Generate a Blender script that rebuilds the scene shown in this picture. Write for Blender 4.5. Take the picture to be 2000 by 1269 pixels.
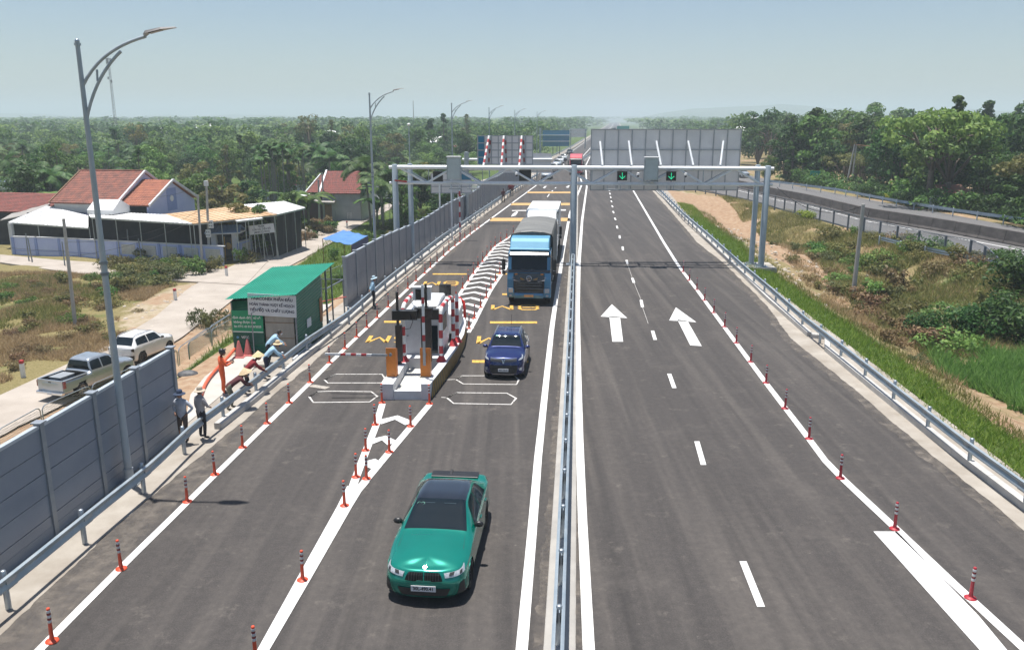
import bpy, math, random, bmesh
import numpy as np
from mathutils import Vector, Matrix, noise
R = math.radians
PI = math.pi
random.seed(7)
rng = np.random.default_rng(11)
SC = bpy.context.scene
for o in list(bpy.data.objects):
    bpy.data.objects.remove(o)
COL = SC.collection
# ------------------------------------------------------------------ camera
CAM_H, CAM_F, CAM_P = 10.2, 1625.0, R(13.9)
cd = bpy.data.cameras.new('camera'); cam = bpy.data.objects.new('camera', cd); COL.objects.link(cam)
cam.location = (0, 0, CAM_H); cam.rotation_euler = (R(90) - CAM_P, 0, 0)
cd.sensor_width = 36; cd.sensor_fit = 'HORIZONTAL'; cd.lens = 36 * CAM_F / 2000; cd.clip_end = 12000; cd.clip_start = .1
SC.camera = cam
# ------------------------------------------------------------------ light
SUN_TO = Vector((-.10, .095, 1)).normalized()
elev = math.asin(SUN_TO.z); azim = math.atan2(SUN_TO.x, SUN_TO.y)
w = bpy.data.worlds.new('World'); SC.world = w; w.use_nodes = True
nt = w.node_tree; bg = nt.nodes['Background']
sky = nt.nodes.new('ShaderNodeTexSky'); sky.sky_type = 'NISHITA'; sky.sun_disc = False
sky.sun_elevation = elev; sky.sun_rotation = azim
sky.air_density = 1.0; sky.dust_density = .9; sky.ozone_density = 2.4; sky.altitude = 0
bg.inputs[1].default_value = .078
nt.links.new(sky.outputs[0], bg.inputs[0])
sd = bpy.data.lights.new('sun', 'SUN'); sd.energy = 5.0; sd.angle = R(.53); sd.color = (1, .965, .91)
sun = bpy.data.objects.new('sun', sd); COL.objects.link(sun)
sun.rotation_euler = (-SUN_TO).to_track_quat('-Z', 'Y').to_euler(); sun.location = (0, 0, 60)
SC.view_settings.view_transform = 'Standard'; SC.view_settings.look = 'None'
SC.view_settings.gamma = 1; SC.view_settings.use_curve_mapping = False
SC.view_settings.exposure = .50
SC.cycles.volume_bounces = 1; SC.cycles.max_bounces = 6; SC.cycles.diffuse_bounces = 2
SC.cycles.glossy_bounces = 3; SC.cycles.transparent_max_bounces = 12

# ------------------------------------------------------------------ survey helpers: bearings taken from the photograph -> metres on site
def G(px, py, z=0.0):
    u = (px - 1000) / CAM_F; v = (634.5 - py) / CAM_F
    c, s = math.cos(CAM_P), math.sin(CAM_P)
    rx, ry, rz = u, c + v * s, -s + v * c
    t = (z - CAM_H) / rz
    return Vector((rx * t, ry * t, z))
def W(px, py, Y):
    u = (px - 1000) / CAM_F; v = (634.5 - py) / CAM_F
    c, s = math.cos(CAM_P), math.sin(CAM_P)
    t = Y / (c + v * s)
    return Vector((u * t, Y, CAM_H + (-s + v * c) * t))
def lerp(a, b, t): return a + (b - a) * t
def interp(tab, y):
    if y <= tab[0][0]: 
        a, b = tab[0], tab[1]
        return a[1] + (b[1] - a[1]) * (y - a[0]) / (b[0] - a[0])
    for a, b in zip(tab, tab[1:]):
        if y <= b[0]: return a[1] + (b[1] - a[1]) * (y - a[0]) / (b[0] - a[0])
    a, b = tab[-2], tab[-1]
    return a[1] + (b[1] - a[1]) * (y - a[0]) / (b[0] - a[0])
def ss(a, b, x):
    t = min(1, max(0, (x - a) / (b - a))); return t * t * (3 - 2 * t)

# ------------------------------------------------------------------ tagging
def tag(o, label=None, cat=None, group=None, kind=None):
    if label: o['label'] = label
    if cat: o['category'] = cat
    if group: o['group'] = group
    if kind: o['kind'] = kind
    return o
def thing(name, label, cat, loc=(0, 0, 0), rz=0, group=None):
    o = bpy.data.objects.new(name, None); COL.objects.link(o)
    o.location = loc; o.rotation_euler = (0, 0, rz); o.empty_display_size = .2
    return tag(o, label, cat, group)
def kids(o): return [c for c in bpy.data.objects if c.parent == o]
KIDS = {}
def setpar(o, p):
    if p is not None:
        o.parent = p; KIDS.setdefault(p.name, []).append(o)
def dup(o, loc=None, rz=None, scale=None, label=None, group=None, parent=None):
    c = o.copy(); COL.objects.link(c); setpar(c, parent)
    if loc is not None: c.location = loc
    if rz is not None: c.rotation_euler = (0, 0, rz)
    if scale is not None: c.scale = (scale,) * 3 if not hasattr(scale, '__len__') else scale
    if label: c['label'] = label
    if group: c['group'] = group
    for k in KIDS.get(o.name, []): dup(k, parent=c)
    return c
ORD = ['first', 'second', 'third', 'fourth', 'fifth', 'sixth', 'seventh', 'eighth', 'ninth', 'tenth', 'eleventh', 'twelfth', 'thirteenth', 'fourteenth', 'fifteenth',
       'sixteenth', 'seventeenth', 'eighteenth', 'nineteenth', 'twentieth', 'twenty-first', 'twenty-second', 'twenty-third', 'twenty-fourth', 'twenty-fifth', 'twenty-sixth']

# ------------------------------------------------------------------ mesh builder
class MB:
    def __init__(s): s.v = []; s.f = []; s.m = []; s.c = 0
    def add(s, vs, fs):
        b = len(s.v); s.v += [tuple(p) for p in vs]
        for f in fs: s.f.append([i + b for i in f]); s.m.append(s.c)
        return s
    def box(s, x0, x1, y0, y1, z0, z1, M=None):
        vs = [Vector((x, y, z)) for z in (z0, z1) for y in (y0, y1) for x in (x0, x1)]
        if M is not None: vs = [M @ p for p in vs]
        return s.add(vs, [(0, 2, 3, 1), (4, 5, 7, 6), (0, 1, 5, 4), (1, 3, 7, 5), (3, 2, 6, 7), (2, 0, 4, 6)])
    def cbox(s, c, sz, rz=0, rx=0, ry=0):
        M = Matrix.Translation(c) @ Matrix.Rotation(rz, 4, 'Z') @ Matrix.Rotation(ry, 4, 'Y') @ Matrix.Rotation(rx, 4, 'X')
        return s.box(-sz[0] / 2, sz[0] / 2, -sz[1] / 2, sz[1] / 2, -sz[2] / 2, sz[2] / 2, M)
    def tube(s, pts, r, n=8, cap=True):
        pts = [Vector(p) for p in pts]; rr = r if hasattr(r, '__len__') else [r] * len(pts)
        base = len(s.v); prev = None
        for i, p in enumerate(pts):
            d = (pts[min(i + 1, len(pts) - 1)] - pts[max(i - 1, 0)]).normalized()
            if prev is None:
                a = d.orthogonal().normalized()
            else:
                a = (prev - d * prev.dot(d)).normalized()
            prev = a; b = d.cross(a)
            for k in range(n):
                t = 2 * PI * k / n
                q = p + (a * math.cos(t) + b * math.sin(t)) * rr[i]; s.v.append(tuple(q))
        for i in range(len(pts) - 1):
            for k in range(n):
                s.f.append([base + i * n + k, base + i * n + (k + 1) % n, base + (i + 1) * n + (k + 1) % n, base + (i + 1) * n + k]); s.m.append(s.c)
        if cap:
            s.f.append([base + k for k in range(n)][::-1]); s.m.append(s.c)
            e = base + (len(pts) - 1) * n
            s.f.append([e + k for k in range(n)]); s.m.append(s.c)
        return s
    def cyl(s, p0, p1, r0, r1=None, n=10): return s.tube([p0, p1], [r0, r0 if r1 is None else r1], n)
    def bar(s, p0, p1, w, h):
        p0, p1 = Vector(p0), Vector(p1); d = (p1 - p0); L = d.length
        q = d.to_track_quat('Y', 'Z').to_matrix().to_4x4()
        return s.box(-w / 2, w / 2, 0, L, -h / 2, h / 2, Matrix.Translation(p0) @ q)
    def lathe(s, prof, n=16, c=(0, 0, 0), ax='Z'):
        base = len(s.v)
        for r, z in prof:
            for k in range(n):
                t = 2 * PI * k / n; x, y = r * math.cos(t), r * math.sin(t)
                p = (x, y, z) if ax == 'Z' else ((z, x, y) if ax == 'X' else (x, z, y))
                s.v.append((p[0] + c[0], p[1] + c[1], p[2] + c[2]))
        for i in range(len(prof) - 1):
            for k in range(n):
                s.f.append([base + i * n + k, base + i * n + (k + 1) % n, base + (i + 1) * n + (k + 1) % n, base + (i + 1) * n + k]); s.m.append(s.c)
        return s
    def ell(s, c, r, nu=12, nv=8, M=None):
        base = len(s.v)
        for j in range(nv + 1):
            ph = PI * j / nv
            for i in range(nu):
                t = 2 * PI * i / nu
                p = Vector((c[0] + r[0] * math.sin(ph) * math.cos(t), c[1] + r[1] * math.sin(ph) * math.sin(t), c[2] + r[2] * math.cos(ph)))
                if M is not None: p = M @ p
                s.v.append(tuple(p))
        for j in range(nv):
            for i in range(nu):
                s.f.append([base + j * nu + i, base + (j + 1) * nu + i, base + (j + 1) * nu + (i + 1) % nu, base + j * nu + (i + 1) % nu]); s.m.append(s.c)
        return s
    def prism(s, poly, a0, a1, ax='X'):
        n = len(poly)
        def P(a, p):
            return (a, p[0], p[1]) if ax == 'X' else ((p[0], a, p[1]) if ax == 'Y' else (p[0], p[1], a))
        vs = [P(a0, p) for p in poly] + [P(a1, p) for p in poly]
        return s.add(vs, [list(range(n))[::-1], list(range(n, 2 * n))] + [[i, (i + 1) % n, n + (i + 1) % n, n + i] for i in range(n)])
    def quad(s, a, b, c, d): return s.add([a, b, c, d], [(0, 1, 2, 3)])
    def slab(s, pts, t):      # planar-ish polygon given a thickness downwards
        n = len(pts); vs = [Vector(p) for p in pts] + [Vector(p) - Vector((0, 0, t)) for p in pts]
        return s.add(vs, [list(range(n)), list(range(n, 2 * n))[::-1]] + [[i, n + i, n + (i + 1) % n, (i + 1) % n] for i in range(n)])
    def ribbon(s, pts, w, z, w1=None):
        pts = [Vector((p[0], p[1], 0)) for p in pts]; L = []; Rr = []
        n = len(pts)
        for i, p in enumerate(pts):
            d = (pts[min(i + 1, n - 1)] - pts[max(i - 1, 0)]).normalized(); nn = Vector((-d.y, d.x, 0))
            ww = w if w1 is None else lerp(w, w1, i / (n - 1))
            L.append(p + nn * ww / 2); Rr.append(p - nn * ww / 2)
        for i in range(n - 1):
            s.add([(L[i].x, L[i].y, z), (L[i + 1].x, L[i + 1].y, z), (Rr[i + 1].x, Rr[i + 1].y, z), (Rr[i].x, Rr[i].y, z)], [(3, 2, 1, 0)])
        return s
    def sweep(s, pts, prof):     # prof: (offset to the right, z); closed profile swept along a ground polyline
        pts = [Vector(p) for p in pts]; n = len(pts); k = len(prof); base = len(s.v)
        for i, p in enumerate(pts):
            d = (pts[min(i + 1, n - 1)] - pts[max(i - 1, 0)]); d.z = 0; d.normalize(); rt = Vector((d.y, -d.x, 0))
            for a, z in prof: q = p + rt * a; s.v.append((q.x, q.y, p.z + z))
        for i in range(n - 1):
            for j in range(k):
                s.f.append([base + i * k + j, base + i * k + (j + 1) % k, base + (i + 1) * k + (j + 1) % k, base + (i + 1) * k + j]); s.m.append(s.c)
        s.f.append([base + j for j in range(k)]); s.m.append(s.c)
        s.f.append([base + (n - 1) * k + j for j in range(k)][::-1]); s.m.append(s.c)
        return s
    def mesh(s, name, mats, smooth=False):
        me = bpy.data.meshes.new(name); me.from_pydata(s.v, [], s.f)
        if not isinstance(mats, (list, tuple)): mats = [mats]
        for m in mats: me.materials.append(m)
        if any(s.m): me.polygons.foreach_set('material_index', s.m)
        if smooth: me.polygons.foreach_set('use_smooth', [True] * len(s.f))
        me.update()
        bm = bmesh.new(); bm.from_mesh(me); bmesh.ops.recalc_face_normals(bm, faces=bm.faces)
        if smooth: 
            bmesh.ops.remove_doubles(bm, verts=bm.verts, dist=.0006)
        bm.to_mesh(me); bm.free()
        return me
    def build(s, name, mats, parent=None, smooth=False, label=None, bevel=0, sharp=40):
        me = s.mesh(name, mats, smooth)
        o = bpy.data.objects.new(name, me); COL.objects.link(o); setpar(o, parent)
        if smooth: 
            try: me.set_sharp_from_angle(angle=R(sharp))
            except Exception: pass
        if bevel:
            b = o.modifiers.new('b', 'BEVEL'); b.width = bevel; b.segments = 2; b.limit_method = 'ANGLE'; b.angle_limit = R(35)
        if label: o['label'] = label
        return o
def link(name, me, parent=None, loc=None, rot=None, scale=None):
    o = bpy.data.objects.new(name, me); COL.objects.link(o); setpar(o, parent)
    if loc is not None: o.location = loc
    if rot is not None: o.rotation_euler = rot
    if scale is not None: o.scale = scale
    return o

# ------------------------------------------------------------------ materials
MATS = {}
def pm(name, c, rough=.6, metal=0., c2=None, scale=3., detail=6, bump=0., bscale=None, coat=0., spec=.5, stretch=None, var=0., emit=None, lo=.35, hi=.65):
    if name in MATS: return MATS[name]
    m = bpy.data.materials.new(name); m.use_nodes = True; t = m.node_tree; b = t.nodes['Principled BSDF']
    b.inputs['Base Color'].default_value = (*c, 1); b.inputs['Roughness'].default_value = rough; b.inputs['Metallic'].default_value = metal
    b.inputs['Specular IOR Level'].default_value = spec
    if coat: b.inputs['Coat Weight'].default_value = coat; b.inputs['Coat Roughness'].default_value = .04
    if emit: b.inputs['Emission Color'].default_value = (*emit[:3], 1); b.inputs['Emission Strength'].default_value = emit[3]
    tc = t.nodes.new('ShaderNodeTexCoord'); src = tc.outputs['Object']
    if stretch:
        mp = t.nodes.new('ShaderNodeMapping'); mp.inputs['Scale'].default_value = stretch; t.links.new(src, mp.inputs[0]); src = mp.outputs[0]
    if c2 is not None:
        n = t.nodes.new('ShaderNodeTexNoise'); n.inputs['Scale'].default_value = scale; n.inputs['Detail'].default_value = detail; n.inputs['Roughness'].default_value = .6
        r = t.nodes.new('ShaderNodeValToRGB'); r.color_ramp.elements[0].position = lo; r.color_ramp.elements[1].position = hi
        r.color_ramp.elements[0].color = (*c, 1); r.color_ramp.elements[1].color = (*c2, 1)
        t.links.new(src, n.inputs[0]); t.links.new(n.outputs[0], r.inputs[0]); out = r.outputs[0]
        if var:
            oi = t.nodes.new('ShaderNodeObjectInfo'); mr = t.nodes.new('ShaderNodeMapRange'); mr.inputs[3].default_value = 1 - var; mr.inputs[4].default_value = 1 + var
            hs = t.nodes.new('ShaderNodeHueSaturation'); t.links.new(oi.outputs['Random'], mr.inputs[0]); t.links.new(mr.outputs[0], hs.inputs['Value']); t.links.new(out, hs.inputs['Color']); out = hs.outputs[0]
        t.links.new(out, b.inputs['Base Color'])
    if bump:
        n2 = t.nodes.new('ShaderNodeTexNoise'); n2.inputs['Scale'].default_value = bscale or scale * 3; n2.inputs['Detail'].default_value = 4
        bp = t.nodes.new('ShaderNodeBump'); bp.inputs['Strength'].default_value = bump; bp.inputs['Distance'].default_value = .02
        t.links.new(src, n2.inputs[0]); t.links.new(n2.outputs[0], bp.inputs['Height']); t.links.new(bp.outputs[0], b.inputs['Normal'])
    MATS[name] = m; return m
def nodes(m): return m.node_tree.nodes, m.node_tree.links

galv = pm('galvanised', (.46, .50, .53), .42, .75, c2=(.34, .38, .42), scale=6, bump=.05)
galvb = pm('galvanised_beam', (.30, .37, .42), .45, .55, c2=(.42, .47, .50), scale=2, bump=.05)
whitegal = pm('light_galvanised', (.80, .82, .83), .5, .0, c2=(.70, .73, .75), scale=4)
steel = pm('dark_steel', (.18, .21, .24), .5, .6, c2=(.26, .29, .32), scale=5)
conc = pm('concrete', (.34, .31, .27), .9, c2=(.42, .39, .34), scale=1.2, bump=.3, bscale=30)
concw = pm('painted_concrete', (.66, .66, .65), .8, c2=(.54, .54, .53), scale=1.7, bump=.15, bscale=20)
whitep = pm('white_paint', (.80, .80, .79), .5, c2=(.72, .72, .70), scale=2)
redp = pm('red_paint', (.50, .03, .035), .5, c2=(.38, .03, .04), scale=5)
orange = pm('orange_plastic', (.72, .085, .03), .5, c2=(.60, .07, .03), scale=8)
refl = pm('reflective_band', (.62, .62, .62), .35, c2=(.5, .5, .5), scale=9)
bandred = pm('maroon_band', (.25, .02, .02), .5, c2=(.18, .02, .02), scale=9)
black = pm('black_paint', (.012, .012, .014), .4, c2=(.02, .02, .02), scale=4)
rubber = pm('rubber', (.018, .018, .018), .8, c2=(.03, .028, .026), scale=8)
glass = pm('car_glass', (.006, .012, .017), .03, 0, c2=(.009, .016, .022), scale=1, spec=.32)
chrome = pm('chrome', (.75, .76, .78), .18, .95, c2=(.68, .69, .7), scale=3)
plastic = pm('dark_plastic', (.02, .02, .022), .5, c2=(.03, .03, .03), scale=9)
plate = pm('plate_white', (.72, .73, .74), .5, c2=(.66, .67, .68), scale=6)
lens = pm('clear_lens', (.55, .58, .6), .08, .2, c2=(.35, .37, .4), scale=20, coat=1)
tail = pm('tail_lamp', (.28, .01, .012), .15, c2=(.16, .01, .01), scale=10, coat=1)
amber = pm('amber_lens', (.8, .3, .05), .2, c2=(.7, .25, .05), scale=10)
wood = pm('wood', (.25, .15, .08), .8, c2=(.16, .09, .05), scale=4, stretch=(1, 1, .2))
# ================================================================== ROAD LAYOUT (metres)
VZ = -3.8                                   # village level below the carriageway
def med(y): return -.2 + .0775 * y + .045 * max(0, y - 150) * ss(150, 260, y)
FENX = [(10, -12.1), (19.2, -11.6), (25.8, -11.0), (45.6, -9.3), (80, -5.2), (120, -1.2), (150, 3.2), (200, med(200) - 9.5), (300, med(300) - 9.5), (2500, med(2500) - 9.5)]
RX = [(14, 13.6), (20.4, 14.2), (36, 14.9), (61, 16.0), (90, 18.4), (125, 22.3), (160, 26.2), (200, med(200) + 13), (300, med(300) + 13), (2500, med(2500) + 13)]
OLDL = [(40, 34.8), (54.6, 34.2), (61, 34.0), (86.5, 31.9), (133, 27.6), (200, 27.5), (260, 33), (300, 40), (2500, med(2500) + 15)]
def hnoise(x, y, s): return noise.noise(Vector((x * s, y * s, 3.7)))
def terr(x, y):
    if y > 420: 
        h = -2.6 + 1.0 * hnoise(x, y, .004)
        m = med(y)
        if m - 25 < x < m + 40: h = lerp(-.5, h, max(ss(m - 12, m - 25, x), ss(m + 16, m + 40, x)))
        return h
    fx = interp(FENX, y); rx = interp(RX, y); ol = interp(OLDL, y)
    if x < fx + .1:
        pad = ss(26.5, 28, y) * ss(47, 44, y)
        d = (fx - x) - (1.0 + 1.9 * pad)
        t = ss(0, 4.8, d)
        h = lerp(-.06, VZ, t) + (.05 if x > -29 else .16) * hnoise(x, y, .35) * t
        if x < -30 and y < 80: h += .25 * ss(-30, -36, x) * (hnoise(x, y, .12) + .3)
        return h
    if x > rx - .1:
        if x > ol + 6: 
            h = -.14
            if x > ol + 17.5: h = -.14 - 1.2 * ss(0, 10, x - ol - 17.5) + .2 * hnoise(x, y, .1)
            return h
        w1 = ss(.9, 6.5, x - rx); w2 = ss(6.0, .4, ol - x)
        h = lerp(-.06, -1.5 + .35 * hnoise(x, y, .22) + .25 * hnoise(x, y, .6), w1 * (1 - w2)) 
        if w2 > 0: h = lerp(h, -.12, w2)
        # spoil heap of dug earth behind the gantry leg
        h += 1.15 * math.exp(-(((x - 22.5) / 2.6) ** 2 + ((y - 70) / 6.5) ** 2)) * (.8 + .6 * hnoise(x, y, 1.1))
        return h
    return -.1
def inpoly(x, y, P):
    c = False; j = len(P) - 1
    for i in range(len(P)):
        xi, yi = P[i][0], P[i][1]; xj, yj = P[j][0], P[j][1]
        if (yi > y) != (yj > y) and x < (xj - xi) * (y - yi) / (yj - yi) + xi: c = not c
        j = i
    return c
def GP(px, z): return [G(a, b, z) for a, b in px]
P_GRASSL = [(-12.2, 26), (-14.6, 28), (-15.2, 36), (-13.4, 47), (-10.5, 60), (-5, 100), (-2, 130), (-9, 150), (-22, 100), (-19.5, 60), (-18.5, 45), (-18.5, 26)]
P_SAND = GP([(1270, 372), (1330, 382), (1420, 400), (1482, 418), (1484, 452), (1400, 452), (1345, 430)], -.8)
P_EARTH = GP([(1360, 425), (1484, 446), (1560, 470), (1640, 500), (1660, 560), (1560, 520), (1484, 505), (1420, 470)], -1)
P_DIRTL = GP([(230, 620), (330, 560), (450, 538), (470, 560), (360, 640), (260, 690)], VZ)
P_DIRTR = GP([(0, 850), (200, 760), (420, 640), (470, 580), (640, 490), (660, 500), (420, 720), (100, 860), (0, 900)], VZ)
P_POND = [(-31, 148), (-6, 140), (2, 152), (0, 170), (-14, 186), (-36, 176)]
def ground_mix(x, y):
    """(bare earth, green, dry grass) weights"""
    n = hnoise(x, y, .25) * .6 + hnoise(x, y, .8) * .4
    if y > 330 or abs(x) > 190: return (0, .9, .1)
    fx = interp(FENX, y); rx = interp(RX, y)
    if x < fx:
        if inpoly(x, y, P_GRASSL): return (.15, .85, .0)
        if inpoly(x, y, P_DIRTR): return (1, 0, .1)
        if inpoly(x, y, P_DIRTL): return (.65 + n, 0, .35)
        if y > 100: return (.1, .8, .2)
        if x < -26: return (.15 + .5 * max(0, n), .28 + n * .8, .75)
        return (.8, .1, .2)
    if inpoly(x, y, P_SAND): return (.95, 0, .05)
    if inpoly(x, y, P_EARTH): return (1.3, 0, .0)
    d = x - rx
    if d < 2.6: return (.1, 1, .1)
    if d < 8: return (.55 + n, .25, .6)
    if y > 58: return (.5 + n, .15 + n * .4, .75)
    return (.25 + n * .6, .55 + n * .5, .55)
def axis(segs):
    out = [segs[0][0]]
    for a, b, st in segs:
        n = max(1, int(round((b - a) / st)))
        out += [a + (b - a) * (i + 1) / n for i in range(n)]
    return out
XS = axis([(-5000, -600, 550), (-600, -120, 30), (-120, -60, 5), (-60, 60, .8), (60, 130, 5), (130, 600, 30), (600, 5000, 550)])
YS = axis([(-40, 10, 10), (10, 125, .8), (125, 300, 4), (300, 700, 20), (700, 6400, 380)])
nx, ny = len(XS), len(YS)
vs = []; cols = []
for y in YS:
    for x in XS:
        vs.append((x, y, terr(x, y))); a = ground_mix(x, y); cols += [max(0, min(1, a[0] * .75)), max(0, min(1, a[1])), max(0, min(1, a[2])), 1]
fs = [(j * nx + i, j * nx + i + 1, (j + 1) * nx + i + 1, (j + 1) * nx + i) for j in range(ny - 1) for i in range(nx - 1)]
me = bpy.data.meshes.new('ground'); me.from_pydata(vs, [], fs)
ca = me.color_attributes.new('cover', 'FLOAT_COLOR', 'POINT'); ca.data.foreach_set('color', cols)
me.polygons.foreach_set('use_smooth', [True] * len(fs))
gm = bpy.data.materials.new('ground_cover'); gm.use_nodes = True; N, L = nodes(gm); b = N['Principled BSDF']; b.inputs['Roughness'].default_value = .95; b.inputs['Specular IOR Level'].default_value = .1
at = N.new('ShaderNodeAttribute'); at.attribute_name = 'cover'; sep = N.new('ShaderNodeSeparateColor'); L.new(at.outputs[0], sep.inputs[0])
tc = N.new('ShaderNodeTexCoord')
def nz(scale, detail=8, rough=.65):
    n = N.new('ShaderNodeTexNoise'); n.inputs['Scale'].default_value = scale; n.inputs['Detail'].default_value = detail; n.inputs['Roughness'].default_value = rough; L.new(tc.outputs['Object'], n.inputs[0]); return n.outputs[0]
def ramp(src, stops):
    r = N.new('ShaderNodeValToRGB'); e = r.color_ramp.elements
    while len(e) < len(stops): e.new(.5)
    for k, (p, c) in zip(e, stops): k.position = p; k.color = (*c, 1)
    L.new(src, r.inputs[0]); return r.outputs[0]
def mix(f, a, bb):
    m = N.new('ShaderNodeMix'); m.data_type = 'RGBA'
    L.new(f, m.inputs[0]) if not isinstance(f, float) else setattr(m.inputs[0], 'default_value', f)
    L.new(a, m.inputs[6]); L.new(bb, m.inputs[7]); return m.outputs[2]
def mth(op, a, bb, clamp=True):
    m = N.new('ShaderNodeMath'); m.operation = op; m.use_clamp = clamp
    for i, q in enumerate((a, bb)):
        if isinstance(q, (int, float)): m.inputs[i].default_value = q
        else: L.new(q, m.inputs[i])
    return m.outputs[0]
n1 = nz(.5); n2 = nz(2.3); n3 = nz(9.)
sand = ramp(n1, [(.3, (.34, .27, .19)), (.55, (.42, .35, .26)), (.7, (.30, .225, .155))])
earth = ramp(n2, [(.3, (.24, .145, .09)), (.5, (.33, .225, .145)), (.72, (.40, .31, .22))])
green = ramp(n2, [(.3, (.04, .075, .018)), (.5, (.075, .115, .028)), (.7, (.12, .14, .045))])
dry = ramp(n3, [(.3, (.12, .105, .04)), (.5, (.21, .175, .08)), (.7, (.28, .23, .12))])
def wt(ch, nn, k=3.): return mth('MULTIPLY', mth('SUBTRACT', mth('ADD', sep.outputs[ch], nn, False), .78, False), k)
c = mix(wt(2, n2), sand, dry); c = mix(wt(0, n1), c, earth); c = mix(wt(1, nz(1.6)), c, green)
L.new(c, b.inputs['Base Color'])
bp = N.new('ShaderNodeBump'); bp.inputs['Strength'].default_value = .6; bp.inputs['Distance'].default_value = .08; L.new(nz(6., 6), bp.inputs['Height']); L.new(bp.outputs[0], b.inputs['Normal'])
me.materials.append(gm); g = bpy.data.objects.new('ground', me); COL.objects.link(g); g['kind'] = 'structure'

# ---- asphalt
def asphalt_mat(name, base, light, stain, wide=1.):
    m = bpy.data.materials.new(name); m.use_nodes = True
    global N, L, tc
    N, L = nodes(m); b = N['Principled BSDF']; b.inputs['Roughness'].default_value = .82; b.inputs['Specular IOR Level'].default_value = .35
    tc = N.new('ShaderNodeTexCoord')
    fine = ramp(nz(28., 4, .8), [(.25, tuple(q * .62 for q in base)), (.5, base), (.75, tuple(min(1, q * 1.65) for q in base))])
    mp = N.new('ShaderNodeMapping'); mp.inputs['Scale'].default_value = (1.5, .045, 1); mp.inputs['Rotation'].default_value = (0, 0, R(4.4)); L.new(tc.outputs['Object'], mp.inputs[0])
    st = N.new('ShaderNodeTexNoise'); st.inputs['Scale'].default_value = 1.2; st.inputs['Detail'].default_value = 5; L.new(mp.outputs[0], st.inputs[0])
    lr = N.new('ShaderNodeRGB'); lr.outputs[0].default_value = (*light, 1); dr = N.new('ShaderNodeRGB'); dr.outputs[0].default_value = (*stain, 1)
    c = mix(mth('MULTIPLY', mth('SUBTRACT', st.outputs[0], .46, False), 3.6), fine, lr.outputs[0])
    mp2 = N.new('ShaderNodeMapping'); mp2.inputs['Scale'].default_value = (2.2, .06, 1); mp2.inputs['Location'].default_value = (9, 3, 0); mp2.inputs['Rotation'].default_value = (0, 0, R(6)); L.new(tc.outputs['Object'], mp2.inputs[0])
    s2 = N.new('ShaderNodeTexNoise'); s2.inputs['Scale'].default_value = 1.; s2.inputs['Detail'].default_value = 4; L.new(mp2.outputs[0], s2.inputs[0])
    c = mix(mth('MULTIPLY', mth('SUBTRACT', s2.outputs[0], .52, False), 3.), c, dr.outputs[0])
    blot = mth('MULTIPLY', mth('SUBTRACT', nz(.33, 9, .72), .53, False), 4.)
    c = mix(blot, c, lr.outputs[0])
    g2 = N.new('ShaderNodeMix'); g2.data_type = 'RGBA'; g2.blend_type = 'MULTIPLY'; g2.inputs[0].default_value = 1.; L.new(c, g2.inputs[6]); L.new(ramp(nz(5., 8, .75), [(.3, (.8, .8, .8)), (.5, (1, 1, 1)), (.7, (1.25, 1.23, 1.2))]), g2.inputs[7]); c = g2.outputs[2]
    # dried mud and chalky scuffs
    sc = N.new('ShaderNodeRGB'); sc.outputs[0].default_value = (.20, .175, .15, 1)
    c = mix(mth('MULTIPLY', mth('MULTIPLY', mth('SUBTRACT', nz(1.1, 10, .78), .575, False), 7.), .55), c, sc.outputs[0])
    c = mix(mth('MULTIPLY', mth('SUBTRACT', nz(7., 4, .5), .70, False), 7.), c, sc.outputs[0])
    L.new(c, b.inputs['Base Color'])
    bp = N.new('ShaderNodeBump'); bp.inputs['Strength'].default_value = .35; bp.inputs['Distance'].default_value = .01; L.new(nz(90., 3), bp.inputs['Height']); L.new(bp.outputs[0], b.inputs['Normal'])
    return m
asph = asphalt_mat('asphalt', (.056, .050, .047), (.094, .083, .075), (.032, .029, .028))
asph_old = asphalt_mat('old_asphalt', (.13, .126, .127), (.16, .155, .15), (.10, .098, .098))
LEFT_A = [G(*q) for q in [(0, 1232), (227, 1022), (432, 853), (560, 748), (600, 716), (681, 637), (760, 568), (850, 498), (905, 452), (970, 402), (1000, 375)]]
RIGHT_A = [G(*q) for q in [(1964, 1000), (1826, 890), (1665, 755), (1545, 659), (1500, 596), (1417, 515), (1365, 475), (1306, 407), (1276, 374)]]
LA = [(6, LEFT_A[0].x - .2)] + [(p.y, p.x) for p in LEFT_A] + [(150, 2.5 + 1.6), (200, med(200) - 8.6), (300, med(300) - 8.6), (2400, med(2400) - 8.6)]
RA = [(6, 12.4)] + [(p.y, p.x) for p in RIGHT_A] + [(160, 24.6), (200, med(200) + 11.6), (300, med(300) + 11.6), (2400, med(2400) + 11.6)]
ROADY = axis([(6, 150, 3), (150, 400, 10), (400, 2400, 50)])
def strip(name, f0, f1, z, m, ys=ROADY, kind='structure', jag=0):
    mb = MB(); k = len(ys)
    for y in ys:
        j = jag * (abs(noise.noise(Vector((y * 2.3, .3, z)))) * .35 + .6 * abs(noise.noise(Vector((y * .35, 5.3, z))))) if jag else 0
        mb.v += [(f0(y), y, z), (f1(y) + j, y, z)]
    for i in range(k - 1): mb.f.append([2 * i, 2 * i + 1, 2 * i + 3, 2 * i + 2]); mb.m.append(0)
    o = mb.build(name, m); o['kind'] = kind; return o
strip('road', lambda y: interp(LA, y), lambda y: interp(RA, y), 0, asph)
# concrete aprons either side (asphalt feathered over them)
YF = axis([(6, 150, .22), (150, 2400, 60)])
apron = pm('dusty_concrete', (.27, .235, .195), .95, c2=(.38, .345, .30), scale=.8, bump=.2, bscale=20)
strip('shoulder_apron', lambda y: interp(FENX, y) - .5, lambda y: interp(LA, y) + .02, .006, apron, YF, jag=.28)
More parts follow.
